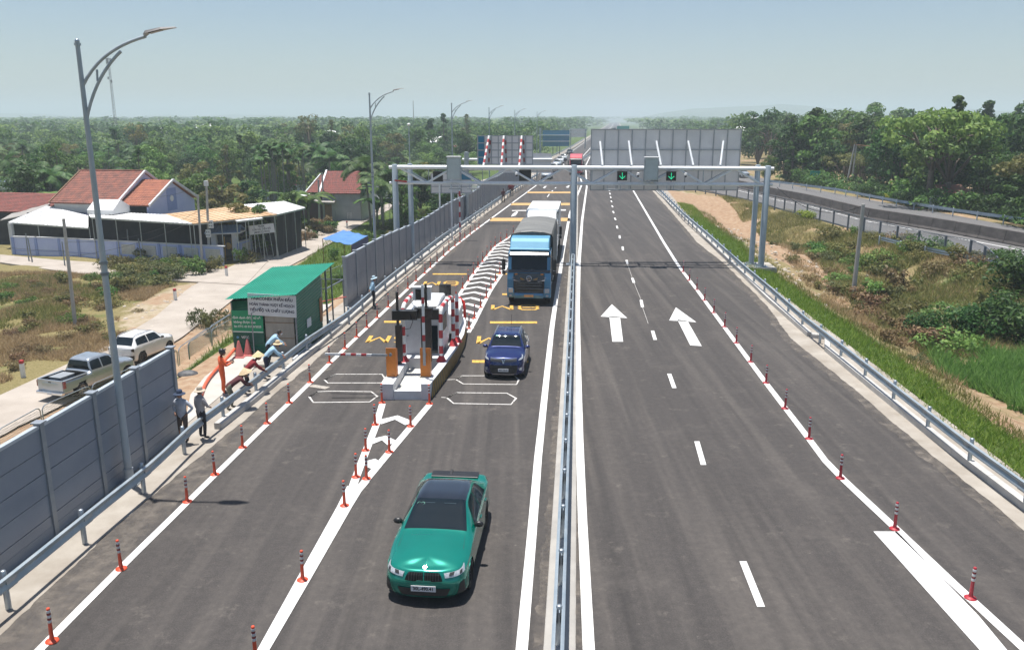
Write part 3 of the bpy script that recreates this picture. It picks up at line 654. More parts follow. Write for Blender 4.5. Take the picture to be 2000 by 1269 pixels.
# street lamps --------------------------------------------------------
lampm = pm('lamp_pole_metal', (.34, .39, .43), .5, .15, c2=(.40, .45, .49), scale=2); headm = pm('lamp_head', (.40, .37, .36), .5, c2=(.34, .32, .31), scale=5)
lampglass = pm('lamp_glass', (.05, .05, .06), .2, c2=(.07, .07, .07), scale=5)
def arcpts(P, n=10):
    P = [Vector(p) for p in P]; out = []
    for i in range(n + 1):
        t = i / n; q = P[:]
        while len(q) > 1: q = [a.lerp(b, t) for a, b in zip(q, q[1:])]
        out.append(q[0])
    return out
def street_lamp(label):
    t = thing('street_lamp', label, 'street lamp', (0, 0, 0), 0, 'street lamps along the left roadside')
    mb = MB(); mb.tube([(0, 0, 0), (0, 0, 6), (0, 0, 12.0)], [.11, .085, .055], 12); mb.cyl((0, 0, 0), (0, 0, .5), .135); mb.build('pole', lampm, t, smooth=True)
    mb = MB(); mb.box(-.28, .28, -.28, .28, -.02, .035); 
    for sx in (-.2, .2):
        for sy in (-.2, .2): mb.cyl((sx, sy, .03), (sx, sy, .1), .02, n=6)
    mb.build('base_plate', galv, t)
    mb = MB(); mb.cyl((0, 0, 6.1), (0, 0, 6.18), .115); mb.cyl((0, 0, 6.4), (0, 0, 6.48), .112); mb.build('collar', steel, t)
    mb = MB(); mb.cyl((0, 0, 12.0), (0, 0, 12.06), .085); mb.ell((0, 0, 12.1), (.06, .06, .07)); mb.build('finial', galv, t, smooth=True)
    a1 = arcpts([(0, 0, 11.0), (.45, 0, 11.75), (1.1, 0, 12.05), (1.75, 0, 12.22)], 10); a2 = arcpts([(0, 0, 10.15), (.25, 0, 11.0), (.7, 0, 11.55), (1.08, 0, 11.86)], 10)
    mb = MB(); mb.tube(a1, [.042] * 8 + [.04, .04, .04], 10); mb.build('arm', lampm, t, smooth=True)
    mb = MB(); mb.tube(a2, .04, 10); mb.build('arm_brace', lampm, t, smooth=True)
    mb = MB(); mb.cyl((.42, 0, 11.42), (.40, 0, 11.13), .028); mb.build('strut', lampm, t)
    mb = MB(); M = Matrix.Translation((1.72, 0, 12.2)) @ Matrix.Rotation(R(-14), 4, 'Y')
    vs_ = [(0, -.05, .0), (0, .05, .0), (.1, -.13, .07), (.1, .13, .07), (.5, -.15, .06), (.5, .15, .06), (.85, -.05, .02), (.85, .05, .02), (0, -.04, .08), (0, .04, .08), (.1, -.11, .13), (.1, .11, .13), (.5, -.12, .11), (.5, .12, .11), (.84, -.04, .045), (.84, .04, .045)]
    mb.add([M @ Vector(p) for p in vs_], [(0, 2, 3, 1), (2, 4, 5, 3), (4, 6, 7, 5), (8, 9, 11, 10), (10, 11, 13, 12), (12, 13, 15, 14), (0, 8, 10, 2), (2, 10, 12, 4), (4, 12, 14, 6), (1, 3, 11, 9), (3, 5, 13, 11), (5, 7, 15, 13), (6, 14, 15, 7), (0, 1, 9, 8)]); mb.build('lamp_head', headm, t)
    mb = MB(); mb.box(.15, .48, -.09, .09, .048, .066, M); mb.build('lamp_glass', lampglass, t)
    return t
sl = street_lamp('tallest street lamp, standing in front of the near left noise barrier'); sl.location = (-11.0, 22.15, 0)
for i, (x, y, l) in enumerate([(-10.3, 62.3, 'curved arm street lamp standing between the red roofed grey house and the toll gantry'), (-7.2, 102.5, 'street lamp rising behind the back of the left sign board, second beyond the gantry'), (-3.8, 142, 'small street lamp beyond the gantry, next after the second distant one'), (.6, 184, 'distant street lamp above the sign board with red and white struts'), (6.6, 226, 'farthest street lamp, just left of the blue sign back')]):
    dup(sl, (x, y, -.1), label=l)
# double globe post
t = thing('globe_lamp', 'thin pole with a small white globe standing left of the toll gantry cabinet', 'lamp post', (W(800, 300, 92).x, 92, -1.5))
mb = MB(); mb.cyl((0, 0, -2.4), (0, 0, 11.0), .09, .05); mb.build('pole', lampm, t); mb = MB(); mb.ell((0, 0, 11.1), (.2, .2, .16)); mb.build('globe', whitep, t, smooth=True)

# toll gantry ---------------------------------------------------------
gl, gr = Vector((W(771, 331, 60.3).x, 60.3, 0)), Vector((W(1500, 327, 58.4).x, 58.4, 0)); gd = gr - gl; GLEN = gd.length; GA = math.atan2(gd.y, gd.x)
gt = thing('toll_gantry', 'long truss gantry on tall round posts spanning both carriageways', 'gantry', gl, GA)
ZT, ZB, DP = 6.85, 5.75, 1.0
xm = (Vector((med(59.2) - .04, 59.2, 0)) - gl).length
for nm, x, dy in (('post', 0, 0), ('post', .9, 1.0), ('post', xm, 0), ('post', GLEN, 0), ('post', GLEN - .45, 1.1)):
    r = .215 if dy == 0 else .19
    mb = MB(); mb.lathe([(r, -.5), (r, 7.0), (r * .8, 7.06), (0, 7.08)], 18, (x, dy, 0)); mb.build('post', pm('gantry_post_metal', (.40, .46, .50), .5, .2, c2=(.33, .39, .43), scale=1.5), gt, smooth=True)
for x, dy in ((xm, 0), (GLEN, 0), (GLEN - .45, 1.1)):
    mb = MB(); mb.cbox((x, dy, .02), (.9, .9, .05)); 
    for k in range(8): mb.cyl((x + .33 * math.cos(k * PI / 4), dy + .33 * math.sin(k * PI / 4), .04), (x + .33 * math.cos(k * PI / 4), dy + .33 * math.sin(k * PI / 4), .16), .025, n=6)
    mb.build('base_plate', galv, gt)
mb = MB(); mb.cbox((GLEN - .2, .5, -.12), (2.3, 2.6, .3)); mb.build('footing', conc, gt)
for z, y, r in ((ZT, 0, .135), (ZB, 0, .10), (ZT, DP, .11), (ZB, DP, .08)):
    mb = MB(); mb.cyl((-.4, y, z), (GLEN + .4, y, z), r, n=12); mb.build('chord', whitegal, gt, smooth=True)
nb_ = 13; bx = [.3 + (GLEN - .6) * i / nb_ for i in range(nb_ + 1)]
for i in range(nb_):
    a, b = (ZT, ZB) if i % 2 == 0 else (ZB, ZT)
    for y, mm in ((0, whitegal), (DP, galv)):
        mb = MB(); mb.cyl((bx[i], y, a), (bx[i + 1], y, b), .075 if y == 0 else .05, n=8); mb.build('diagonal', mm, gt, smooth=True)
    mb = MB(); mb.cyl((bx[i], 0, ZT), (bx[i + 1], DP, ZT), .03, n=6); mb.build('top_brace', galv, gt)
    mb = MB(); mb.cyl((bx[i], 0, ZB), (bx[i + 1], DP, ZB), .03, n=6); mb.build('bottom_brace', galv, gt)
for i in range(1, nb_, 2):
    mb = MB(); mb.cyl((bx[i], DP, ZB), (bx[i], DP, ZT), .03, n=6); mb.cyl((bx[i], 0, ZB), (bx[i], DP, ZB), .03, n=6); mb.build('frame', galv, gt)
mb = MB(); mb.bar((0, -.2, 5.95), (.9, -.2, 5.85), .1, .1); mb.build('strap', redp, gt, label='red strap round the left post')
def gx(px): return (W(px, 345, lerp(60.3, 58.4, (px - 771) / 730)).x - gl.x)
cabm = pm('cabinet_grey', (.52, .58, .58), .5, c2=(.46, .52, .52), scale=3)
for px, l in ((888.5, 'pale grey cabinet fixed on the left half of the toll gantry'), (1271.5, 'pale grey cabinet on the toll gantry between the two lane signals')):
    x = gx(px); t = thing('equipment_cabinet', l, 'cabinet', gt.matrix_basis @ Vector((x, -.3, 5.95)), GA, 'cabinets on the gantry')
    mb = MB(); mb.box(-.45, .45, -.2, .2, .12, 1.62); mb.build('case', cabm, t, bevel=.02); mb = MB(); mb.box(-.5, .5, -.26, .24, 1.622, 1.70); mb.build('lid', whitep, t, bevel=.01)
    mb = MB(); mb.box(-.40, .40, -.222, -.203, .18, 1.55); mb.build('door', cabm, t); mb = MB(); mb.box(-.49, -.455, -.2, .2, .0, 1.5); mb.box(.455, .49, -.2, .2, .0, 1.5); mb.box(-.49, .49, -.2, .2, .0, .03); mb.build('bracket', galv, t)
sigg = bpy.data.materials.new('green_signal_light'); sigg.use_nodes = True; N_, L_ = nodes(sigg); b_ = N_['Principled BSDF']; b_.inputs['Base Color'].default_value = (.01, .3, .15, 1); b_.inputs['Emission Color'].default_value = (.03, .9, .42, 1); b_.inputs['Emission Strength'].default_value = .9
for px, l in ((1216, 'left lane signal with a lit green down arrow on the gantry'), (1311.5, 'right lane signal with a lit green down arrow on the gantry')):
    t = thing('lane_signal', l, 'signal', gt.matrix_basis @ Vector((gx(px), -.22, 6.02)), GA, 'lane signals')
    mb = MB(); mb.box(-.34, .34, -.1, .1, 0, .62); mb.build('housing', black, t, bevel=.01); mb = MB(); mb.box(-.37, .37, -.22, -.1, .63, .65); mb.build('hood', black, t)
    mb = MB()
    for k in range(9): mb.ell((0, -.105, .52 - k * .05), (.024, .01, .022), 6, 4)
    for s_ in (-1, 1):
        for k in range(1, 6): mb.ell((s_ * k * .036, -.105, .12 + k * .036), (.024, .01, .022), 6, 4)
    mb.build('arrow', sigg, t)
    mb = MB(); mb.cyl((0, .1, .3), (0, .25, .3), .03); mb.build('mount', galv, t)
mb = MB(); x = gx(880); mb.cbox((x - .95, .4, 6.15), (.7, .25, .8)); o = mb.build('display_box', black, gt)
mb = MB(); x = gx(1027); mb.cbox((x - .05, .5, 6.3), (.85, .25, .8)); mb.build('display_box', black, gt)
for px in (1196, 1222, 1296, 1326, 890, 925):
    x = gx(px); mb = MB(); mb.cbox((x, -.1, 5.38), (.85, .5, .07)); mb.build('antenna_panel', pm('antenna_grey', (.42, .43, .43), .5, c2=(.36, .37, .37), scale=3), gt)
    mb = MB(); mb.cyl((x - .3, -.1, 5.4), (x - .3, 0, 5.7), .02); mb.cyl((x + .3, -.1, 5.4), (x + .3, 0, 5.7), .02); mb.build('bracket', galv, gt)
for px, l in ((1247, 'white dome camera hanging between the green lane signals'), (1340, 'white dome camera on the gantry right of the second lane signal'), (1010, 'small camera on the gantry above the left carriageway')):
    t = thing('camera', l, 'camera', gt.matrix_basis @ Vector((gx(px), -.18, 6.15)), GA, 'cameras on the gantry')
    mb = MB(); mb.lathe([(0, .42), (.1, .38), (.12, .25), (.1, .22), (0, .22)], 12); mb.build('housing', whitep, t, smooth=True); mb = MB(); mb.ell((0, 0, .2), (.08, .08, .1)); mb.build('dome', black, t, smooth=True); mb = MB(); mb.cyl((0, .18, .36), (0, .02, .36), .03); mb.build('arm', galv, t)

# sign boards seen from the back ---------------------------------------
backm = pm('sign_back', (.70, .68, .67), .6, .0, c2=(.78, .76, .75), scale=.8); ribm = pm('sign_rib', (.36, .37, .39), .5, .2, c2=(.42, .43, .45), scale=3)
bluef = pm('sign_blue', (.02, .16, .27), .45, c2=(.025, .19, .31), scale=1.5); tealf = pm('sign_teal', (.01, .30, .24), .4, c2=(.012, .34, .27), scale=2)
def board(t, w_, h_, ncol, rows, z0, thick=.05, mats=None, rib=True):
    k = 0
    for i in range(ncol):
        for j in range(rows):
            x0, x1 = -w_ / 2 + w_ * i / ncol, -w_ / 2 + w_ * (i + 1) / ncol; a, b = z0 + h_ * j / rows, z0 + h_ * (j + 1) / rows
            mb = MB(); mb.box(x0 + .008, x1 - .008, 0 + .004 * ((i * 7 + j * 3) % 3), thick, a + .008, b - .008); mb.build('panel', mats(i, j) if mats else backm, t)
    if rib:
        for i in range(ncol + 1):
            x = -w_ / 2 + w_ * i / ncol; mb = MB(); mb.box(x - .035, x + .035, -.05, 0, z0, z0 + h_); mb.build('rib', ribm, t)
        for j in range(rows + 1):
            mb = MB(); z = z0 + h_ * j / rows; mb.box(-w_ / 2 - .03, w_ / 2 + .03, -.075, -.05, z - .035, z + .035); mb.build('frame_bar', ribm, t)
c0, c1 = W(1155, 253, 61.0), W(1440, 371, 61.0)
t = thing('sign_board', 'huge grey sign board seen from behind, with white slanting struts, above the right carriageway', 'sign board', ((c0.x + c1.x) / 2, 60.9, 0))
board(t, c1.x - c0.x, c0.z - c1.z, 11, 3, c1.z, mats=None)
for px0, px1, y0, y1 in ((1172, 1177, 277, 323), (1228, 1234, 276, 323), (1282, 1291, 276, 323), (1344, 1354, 276, 323), (1413, 1407, 276, 323)):
    a, b = W(px0, y0, 60.7), W(px1, y1, 59.6); loc = Vector(t.location); mb = MB(); mb.cyl(a - loc, b - loc, .075, n=10); mb.build('strut', whitegal, t, smooth=True)
c0, c1 = W(933, 265.5, 62.5), W(1040, 321, 62.5)
t = thing('sign_board', 'smaller sign board seen from behind with red and white striped struts', 'sign board', ((c0.x + c1.x) / 2, 62.4, 0))
board(t, c1.x - c0.x, c0.z - c1.z, 8, 4, c1.z, mats=lambda i, j: bluef if i == 0 else backm)
def striped(t, a, b, r, n, name='strut', m1=whitep, m2=redp):
    mb = MB()
    for i in range(n): mb.c = i % 2; mb.cyl(a.lerp(b, i / n), a.lerp(b, (i + 1) / n), r, n=8)
    return mb.build(name, [m1, m2], t)
for px0, px1 in ((955, 944), (984, 979), (1019, 1014)):
    loc = Vector(t.location); striped(t, W(px1, 325, 60.6) - loc, W(px0, 266, 62.2) - loc, .075, 9); striped(t, W(px1 + 10, 325, 62.3) - loc, W(px0 + 3, 266, 62.35) - loc, .06, 7, m1=galv, m2=bandred)
# roadside cantilever behind it
t = thing('sign_gantry', 'round grey post with two white arms standing behind the left sign board', 'sign gantry', (W(911, 320, 84).x, 84, 0))
mb = MB(); mb.lathe([(.24, -3.5), (.24, 7.0), (0, 7.05)], 14); mb.build('post', galv, t, smooth=True)
for z in (6.3, 5.35): mb = MB(); mb.cyl((-.4, 0, z), (8.5, -.2, z), .12); mb.build('arm', whitegal, t, smooth=True)
mb = MB(); mb.box(3.2, 8.4, -.1, -.05, 5.0, 6.9); mb.build('panel', backm, t)
# low sign behind the barrier
t = thing('road_sign', 'low grey sign back on three poles behind the long noise barrier', 'road sign', (W(881, 340, 72).x, 72, 0))
c0, c1 = W(841, 339, 72), W(920, 377, 72); board(t, c1.x - c0.x, c0.z - c1.z, 4, 3, c1.z, mats=lambda i, j: bluef if (i == 3 and j == 2) else backm)
loc = Vector(t.location)
for px in (858, 881): p = W(px, 370, 71.7) - loc; mb = MB(); mb.cyl((p.x, -.12, -3.6), (p.x, -.12, c0.z - .2), .07); mb.build('pole', whitegal, t)
striped(t, Vector((W(897, 370, 71.7).x - loc.x, -.12, -2)), Vector((W(897, 370, 71.7).x - loc.x, -.12, c1.z + .6)), .07, 15, 'pole')
t = thing('sign_post', 'red and white striped post rising in front of the long noise barrier', 'post', G(896, 436)); striped(t, Vector((0, 0, 0)), Vector((0, 0, 4.2)), .07, 13, 'pole'); striped(t, Vector((.25, .1, 0)), Vector((.25, .1, 4.6)), .06, 13, 'pole', m1=galv, m2=bandred)
# blue sign in the distance
Yb = 250; t = thing('road_sign', 'blue sign back with two white rails in the distance left of the queueing cars', 'road sign', (W(1086, 270, Yb).x, Yb, 0)); loc = Vector(t.location)
c0, c1 = W(1060, 254.5, Yb), W(1112, 286, Yb); board(t, c1.x - c0.x, c0.z - c1.z, 4, 3, c1.z, mats=lambda i, j: bluef, rib=False)
for y_ in (264, 276): z = W(1080, y_, Yb).z; mb = MB(); mb.bar((c0.x - loc.x - 1, -.3, z), (c1.x - loc.x, -.3, z), .3, .22); mb.build('rail', whitegal, t)
mb = MB(); mb.cyl((c0.x - loc.x - .7, -.2, -3), (c0.x - loc.x - .7, -.2, c0.z + .6), .28); mb.build('post', galv, t)
for px in (1080, 1088, 1093): x = W(px, 288, Yb).x - loc.x; mb = MB(); mb.cyl((x, -.1, -.5), (x, -.1, c1.z), .12); mb.build('pole', steel, t)
t = thing('road_sign', 'brown grey sign back right of the blue one in the distance', 'road sign', (W(1128, 270, 300).x, 300, 0)); loc = Vector(t.location)
c0, c1 = W(1112, 252, 300), W(1146, 268, 300); board(t, c1.x - c0.x, c0.z - c1.z, 4, 2, c1.z, rib=False); 
for y_ in (252.5, 258.5): z = W(1080, y_, 300).z; mb = MB(); mb.bar((c0.x - loc.x, -.3, z), (c1.x - loc.x, -.3, z), .3, .25); mb.build('rail', whitegal, t)
mb = MB(); mb.cyl((c0.x - loc.x + .5, 0, -.5), (c0.x - loc.x + .5, 0, c0.z), .2); mb.cyl((c1.x - loc.x - .5, 0, -.5), (c1.x - loc.x - .5, 0, c0.z), .2); mb.build('post', galv, t)
Yb = 420; t = thing('road_sign', 'small green sign in the distance above the right end of the far road', 'road sign', (W(1217, 250, Yb).x, Yb, 0)); loc = Vector(t.location)
c0, c1 = W(1205, 248.5, Yb), W(1229, 253.5, Yb); mb = MB(); mb.box(c0.x - loc.x, c1.x - loc.x, 0, .2, c1.z, c0.z + .6); mb.build('panel', tealf, t); mb = MB(); mb.cyl((0, .1, -.5), (0, .1, c1.z), .25); mb.build('pole', galv, t)
# green sign on the old highway
P = G(1592, 366); t = thing('road_sign', 'small green sign on two striped poles beside the old highway', 'road sign', (P.x + .3, P.y + 4, -.2)); loc = Vector(t.location); Yb = loc.y
c0, c1 = W(1583, 334, Yb), W(1602, 345, Yb); mb = MB(); mb.box(c0.x - loc.x, c1.x - loc.x, 0, .06, c1.z + .2, c0.z + .2); mb.build('panel', tealf, t)
mb = MB(); wq = (c1.x - c0.x); mb.box(c0.x - loc.x, c1.x - loc.x, -.012, -.004, c0.z + .12, c0.z + .2); mb.box(c0.x - loc.x, c1.x - loc.x, -.012, -.004, c1.z + .2, c1.z + .28); mb.build('border', pm('pale_teal', (.15, .5, .42), .5, c2=(.12, .45, .38), scale=4), t)
for dx in (.35, wq - .35): striped(t, Vector((c0.x - loc.x + dx, .12, 0)), Vector((c0.x - loc.x + dx, .12, c1.z + .2)), .07, 7, 'pole', m1=black, m2=whitep)
# ================================================================== VEHICLES (built nose at -Y, wheels on z=0)
def paint(name, c, flake=.35, rough=.28):
    return pm(name, c, rough, flake, c2=tuple(q * .9 for q in c), scale=1.2, coat=.9)
class Surf:
    """half-body surface: stations x 7 profile points, Catmull-Rom in both directions"""
    def __init__(s, st): s.st = [[Vector(p) for p in row] for row in st]; s.n = len(st)
    def cr(s, a, b, c, d, t): return ((b * 2) + (c - a) * t + (a * 2 - b * 5 + c * 4 - d) * t * t + (b * 3 - a - c * 3 + d) * t ** 3) * .5
    def row(s, r, v):
        i = min(int(v), 5); t = v - i; g = lambda k: r[max(0, min(6, k))]
        a, d = g(i - 1), g(i + 2)
        if i in (3,): a = g(i) * 2 - g(i + 1)        # keep the beltline crisp
        if i in (2,): d = g(i + 1) * 2 - g(i)
        if i == 0: a = g(0)
        return s.cr(a, g(i), g(i + 1), d, t)
    def __call__(s, u, v):
        u = max(0, min(s.n - 1, u)); i = min(int(u), s.n - 2); t = u - i; q = lambda k: s.row(s.st[max(0, min(s.n - 1, k))], v)
        p = s.cr(q(i - 1), q(i), q(i + 1), q(i + 2), t)
        if v >= 6: p.x = 0
        if p.x < 0: p.x = 0
        return p
    def nrm(s, u, v):
        e = .02; a = s(u + e, v) - s(u - e, v); b = s(u, min(6, v + e)) - s(u, max(0, v - e)); n = a.cross(b)
        if n.length < 1e-9: return Vector((0, 0, 1))
        n.normalize(); c = s(u, v); 
        if n.dot(Vector((c.x, 0, (c.z - .6)))) < 0 and abs(n.x) + n.z > .2: n = -n
        return n
    def patch(s, mb, cor, off=.006, nu=6, nv=4, sides=(1, -1), thick=0):
        """cor = four (u,v) corners in order; bilinear between"""
        (u00, v00), (u10, v10), (u11, v11), (u01, v01) = cor
        for sd in sides:
            pts = []
            for j in range(nv + 1):
                for i in range(nu + 1):
                    a, b = i / nu, j / nv
                    u = (u00 * (1 - a) + u10 * a) * (1 - b) + (u01 * (1 - a) + u11 * a) * b
                    v = (v00 * (1 - a) + v10 * a) * (1 - b) + (v01 * (1 - a) + v11 * a) * b
                    p = s(u, v) + s.nrm(u, v) * off; pts.append((p.x * sd, p.y, p.z))
            mb.add(pts, [(j * (nu + 1) + i, j * (nu + 1) + i + 1, (j + 1) * (nu + 1) + i + 1, (j + 1) * (nu + 1) + i) for j in range(nv) for i in range(nu)])
        return mb
def car_stations(P):
    """P: dict of proportions -> stations from nose to tail"""
    L_, w, H = P['L'], P['W'] / 2, P['H']; zb = P.get('zb', .2); zh, zc = P['zh'], P['zc']; belt = P['belt']; wr = P['wr']
    lc, lf, lr, lt = P['lc'], P['lf'], P['lr'], P['lt']; zt = P['zt']; tw = P.get('tw', .93)
    def s(l, ww, z1, z2, z3, hw, zt_, crown, lb=None):   # hood/roof like section
        return [(0, l, zb), (ww * .9, l, zb), (ww, l, z1), (ww * .975, l, z2), (hw, l, z3), (hw * .55, l, zt_ + crown * .75), (0, l, zt_ + crown)]
    fz = P.get('fz', .52)
    def hc(l, k=0.): return lerp(zh + .035, zc + .05, max(0, (l - .3) / (lc - .3)) ** .75) - k
    st = []
    st.append([(0, .10, zb - .02), (0, .03, zb + .03), (0, 0, fz), (0, .05, zh - .10), (0, .12, zh - .02), (0, .24, zh + .012), (0, .42, hc(.42))])
    st.append([(w * .3, .12, zb - .02), (w * .42, .05, zb + .03), (w * .45, .02, fz), (w * .45, .08, zh - .10), (w * .42, .16, zh - .02), (w * .3, .29, zh + .012), (0, .48, hc(.48))])
    st.append([(w * .5, .25, zb - .02), (w * .76, .15, zb + .03), (w * .80, .13, fz), (w * .79, .20, zh - .10), (w * .74, .30, zh - .012), (w * .42, .42, hc(.42, .012)), (0, .56, hc(.56))])
    st.append([(w * .5, .45, zb), (w * .93, .36, zb + .03), (w * .965, .38, fz), (w * .93, .44, zh - .07), (w * .82, .50, zh + .018), (w * .45, .60, hc(.60, .014)), (0, .68, hc(.68))])
    st.append(s(.85, w, zb + .35, lerp(zh, belt, .25) - .02, lerp(zh, zc, .25) + .02, w * .84, hc(.85) - .045, .045))
    st.append(s(lerp(.8, lc, .55), w, zb + .35, lerp(zh, belt, .6), lerp(zh, zc, .6) + .015, w * .83, hc(lerp(.8, lc, .55)) - .04, .04))
    st.append(s(lc, w, zb + .36, belt - .02, zc + .01, w * .82, zc + .02, .03))                     # 6 cowl
    m = .5; st.append(s(lerp(lc, lf, m), w, zb + .36, belt, lerp(zc, H - .05, m + .02), lerp(w * .82, wr, m) , lerp(zc, H - .06, m + .03), .045))  # 7
    st.append(s(lf, w, zb + .36, belt + .01, H - .06, wr, H - .045, .03))                    # 8 header
    st.append(s(lerp(lf, lr, .5), w, zb + .36, belt + .015, H - .035, wr, H - .02, .03))        # 9
    st.append(s(lr, w, zb + .36, belt + .02, H - .075, wr * .97, H - .055, .03))               # 10 rear header
    st.append(s(lerp(lr, lt, .5), w * .995, zb + .38, lerp(belt + .02, zt, .3), lerp(H - .07, zt, .5), lerp(wr * .97, w * .8, .5), lerp(H - .055, zt, .5), .035))  # 11
    st.append(s(lt, w * .985, zb + .4, zt - .06 if P.get('tail', 1) else belt, zt - .005, w * tw * .87, zt, .02))         # 12 tail top
    e = L_
    st.append([(0, e - .35, zb + .02), (w * .9, e - .30, zb + .06), (w * .955, e - .26, fz + .04), (w * .93, lerp(lt, e - .22, .8), zt - .09), (w * .80, lerp(lt, e - .16, .8), zt - .0), (w * .45, lerp(lt, e - .1, .8), zt + .01), (0, lerp(lt, e - .08, .8), zt + .015)])
    st.append([(0, e - .2, zb + .02), (w * .72, e - .12, zb + .06), (w * .80, e - .07, fz + .04), (w * .80, e - .09, zt - .12), (w * .74, e - .13, zt - .02), (w * .4, e - .10, zt), (0, e - .07, zt)])
    st.append([(0, e - .15, zb + .02), (0, e - .06, zb + .07), (0, e, fz + .04), (0, e - .02, zt - .12), (0, e - .05, zt - .02), (0, e - .05, zt), (0, e - .05, zt)])
    return st
WHEELS = {}
def wheel_meshes(r, wd, col='silver', spokes=10):
    k = (r, wd, col, spokes)
    if k in WHEELS: return WHEELS[k]
    rim = pm('alloy_' + col, {'silver': (.45, .46, .48), 'dark': (.06, .06, .065), 'white': (.7, .7, .7)}[col], .3, .7, c2={'silver': (.38, .39, .4), 'dark': (.04, .04, .045), 'white': (.6, .6, .6)}[col], scale=7)
    a = MB(); h = wd / 2; a.lathe([(r * .66, -h), (r * .9, -h), (r * .985, -h * .75), (r, -h * .3), (r, h * .3), (r * .985, h * .75), (r * .9, h), (r * .66, h)], 28, ax='X'); ta = a.mesh('tyre', rubber, True)
    b = MB(); b.lathe([(r * .66, -h * .9), (r * .6, -h * .8), (r * .6, h * .8), (r * .66, h * .9)], 28, ax='X'); b.lathe([(0, h * .62), (r * .14, h * .66), (r * .16, h * .5)], 14, ax='X'); b.lathe([(0, -h * .62), (r * .14, -h * .66), (r * .16, -h * .5)], 14, ax='X')
    for i in range(spokes):
        t = 2 * PI * i / spokes
        for sx in (-1, 1):
            M = Matrix.Translation((sx * h * .58, 0, 0)) @ Matrix.Rotation(t, 4, 'X'); b.box(-.012, .012, -r * .035, r * .035, r * .1, r * .63, M)
    rb = b.mesh('rim', rim)
    c = MB(); c.lathe([(0, 0.), (r * .6, 0.)], 20, ax='X'); db = c.mesh('brake_disc', steel)
    WHEELS[k] = (ta, rb, db); return WHEELS[k]
def add_wheel(t, x, y, r, wd, **kw):
    ta, rb, db = wheel_meshes(r, wd, **kw); wo = link('wheel', ta, t, (x, y, r)); link('rim', rb, wo); link('brake_disc', db, wo)
def body_mesh(S, P, mat, t, name='body', skip=None, us=4, vs_=4):
    nu = (S.n - 1) * us; nv = 6 * vs_; grid = []
    wh = [(P['ax1'], P['r'] * 1.13), (P['ax2'], P['r'] * 1.13)]
    for i in range(nu + 1):
        row = []
        for j in range(nv + 1):
            p = S(i / us, j / vs_)
            if p.x > P['W'] * .5 * .62 and p.z < P['r'] * 2.2:
                for ay, ra in wh:
                    dy, dz = p.y - ay, p.z - P['r']; d = math.hypot(dy, dz)
                    if ra * .72 < d < ra and dz > -.2: p = Vector((p.x, ay + dy / d * ra, P['r'] + dz / d * ra))
            row.append(p)
        grid.append(row)
    mb = MB(); cut = lambda p: any(math.hypot(p.y - a, p.z - P['r']) < ra * .985 for a, ra in wh) and p.x > P['W'] * .5 * .62
    for sd in (1, -1):
        base = len(mb.v); mb.v += [(p.x * sd, p.y, p.z) for row in grid for p in row]
        for i in range(nu):
            for j in range(nv):
                q = (grid[i][j] + grid[i + 1][j] + grid[i + 1][j + 1] + grid[i][j + 1]) / 4
                if cut(q): continue
                if skip and skip((i + .5) / us, (j + .5) / vs_): continue
                k = [base + i * (nv + 1) + j, base + (i + 1) * (nv + 1) + j, base + (i + 1) * (nv + 1) + j + 1, base + i * (nv + 1) + j + 1]
                mb.f.append(k if sd > 0 else k[::-1]); mb.m.append(0)
    o = mb.build(name, mat, t, smooth=True, sharp=55)
    # dark wheel wells and floor
    w = P['W'] / 2; mb = MB(); mb.box(-w * .86, w * .86, .35, P['L'] - .4, P.get('zb', .2) - .02, P.get('zb', .2) + .03)
    for a, ra in wh:
        for sd in (1, -1):
            vv = []; 
            for k in range(15):
                tt = PI * (k / 14 * 1.2 - .1); 
                for xx in (w * .62, w * .975): vv.append((sd * xx, a + math.cos(tt) * ra * .99, P['r'] + math.sin(tt) * ra * .99))
            mb.add(vv, [(2 * k, 2 * k + 1, 2 * k + 3, 2 * k + 2) for k in range(14)])
            mb.lathe([(0, 0), (ra, 0)], 16, (sd * w * .6, a, P['r']), 'X')
    mb.build('underbody', plastic, t)
    return o
def surf_text(t, txt, size, loc, rot, m, name='lettering', bold=0., sx=1.):
    me = text_mesh(txt, size, .0015, sx, bold=bold); me.materials.append(m); o = link(name, me, t, loc, rot); return o
def mirror(t, x, y, z, m, s=1., gl=chrome):
    for sd in (1, -1):
        mb = MB(); mb.ell((sd * (x + .10 * s), y, z + .02), (.115 * s, .07 * s, .075 * s), 10, 8); mb.tube([(sd * (x - .05), y + .03, z - .05), (sd * (x + .04), y, z - .02)], .022, 6); mb.build('mirror', m, t, smooth=True)
def seams(S, t, us, m=black):
    mb = MB()
    for (u0, v0), (u1, v1) in us: S.patch(mb, [(u0, v0), (u1, v1), (u1 + .03, v1), (u0 + .03, v0)], .003, 1, 10)
    mb.build('door_gap', m, t)

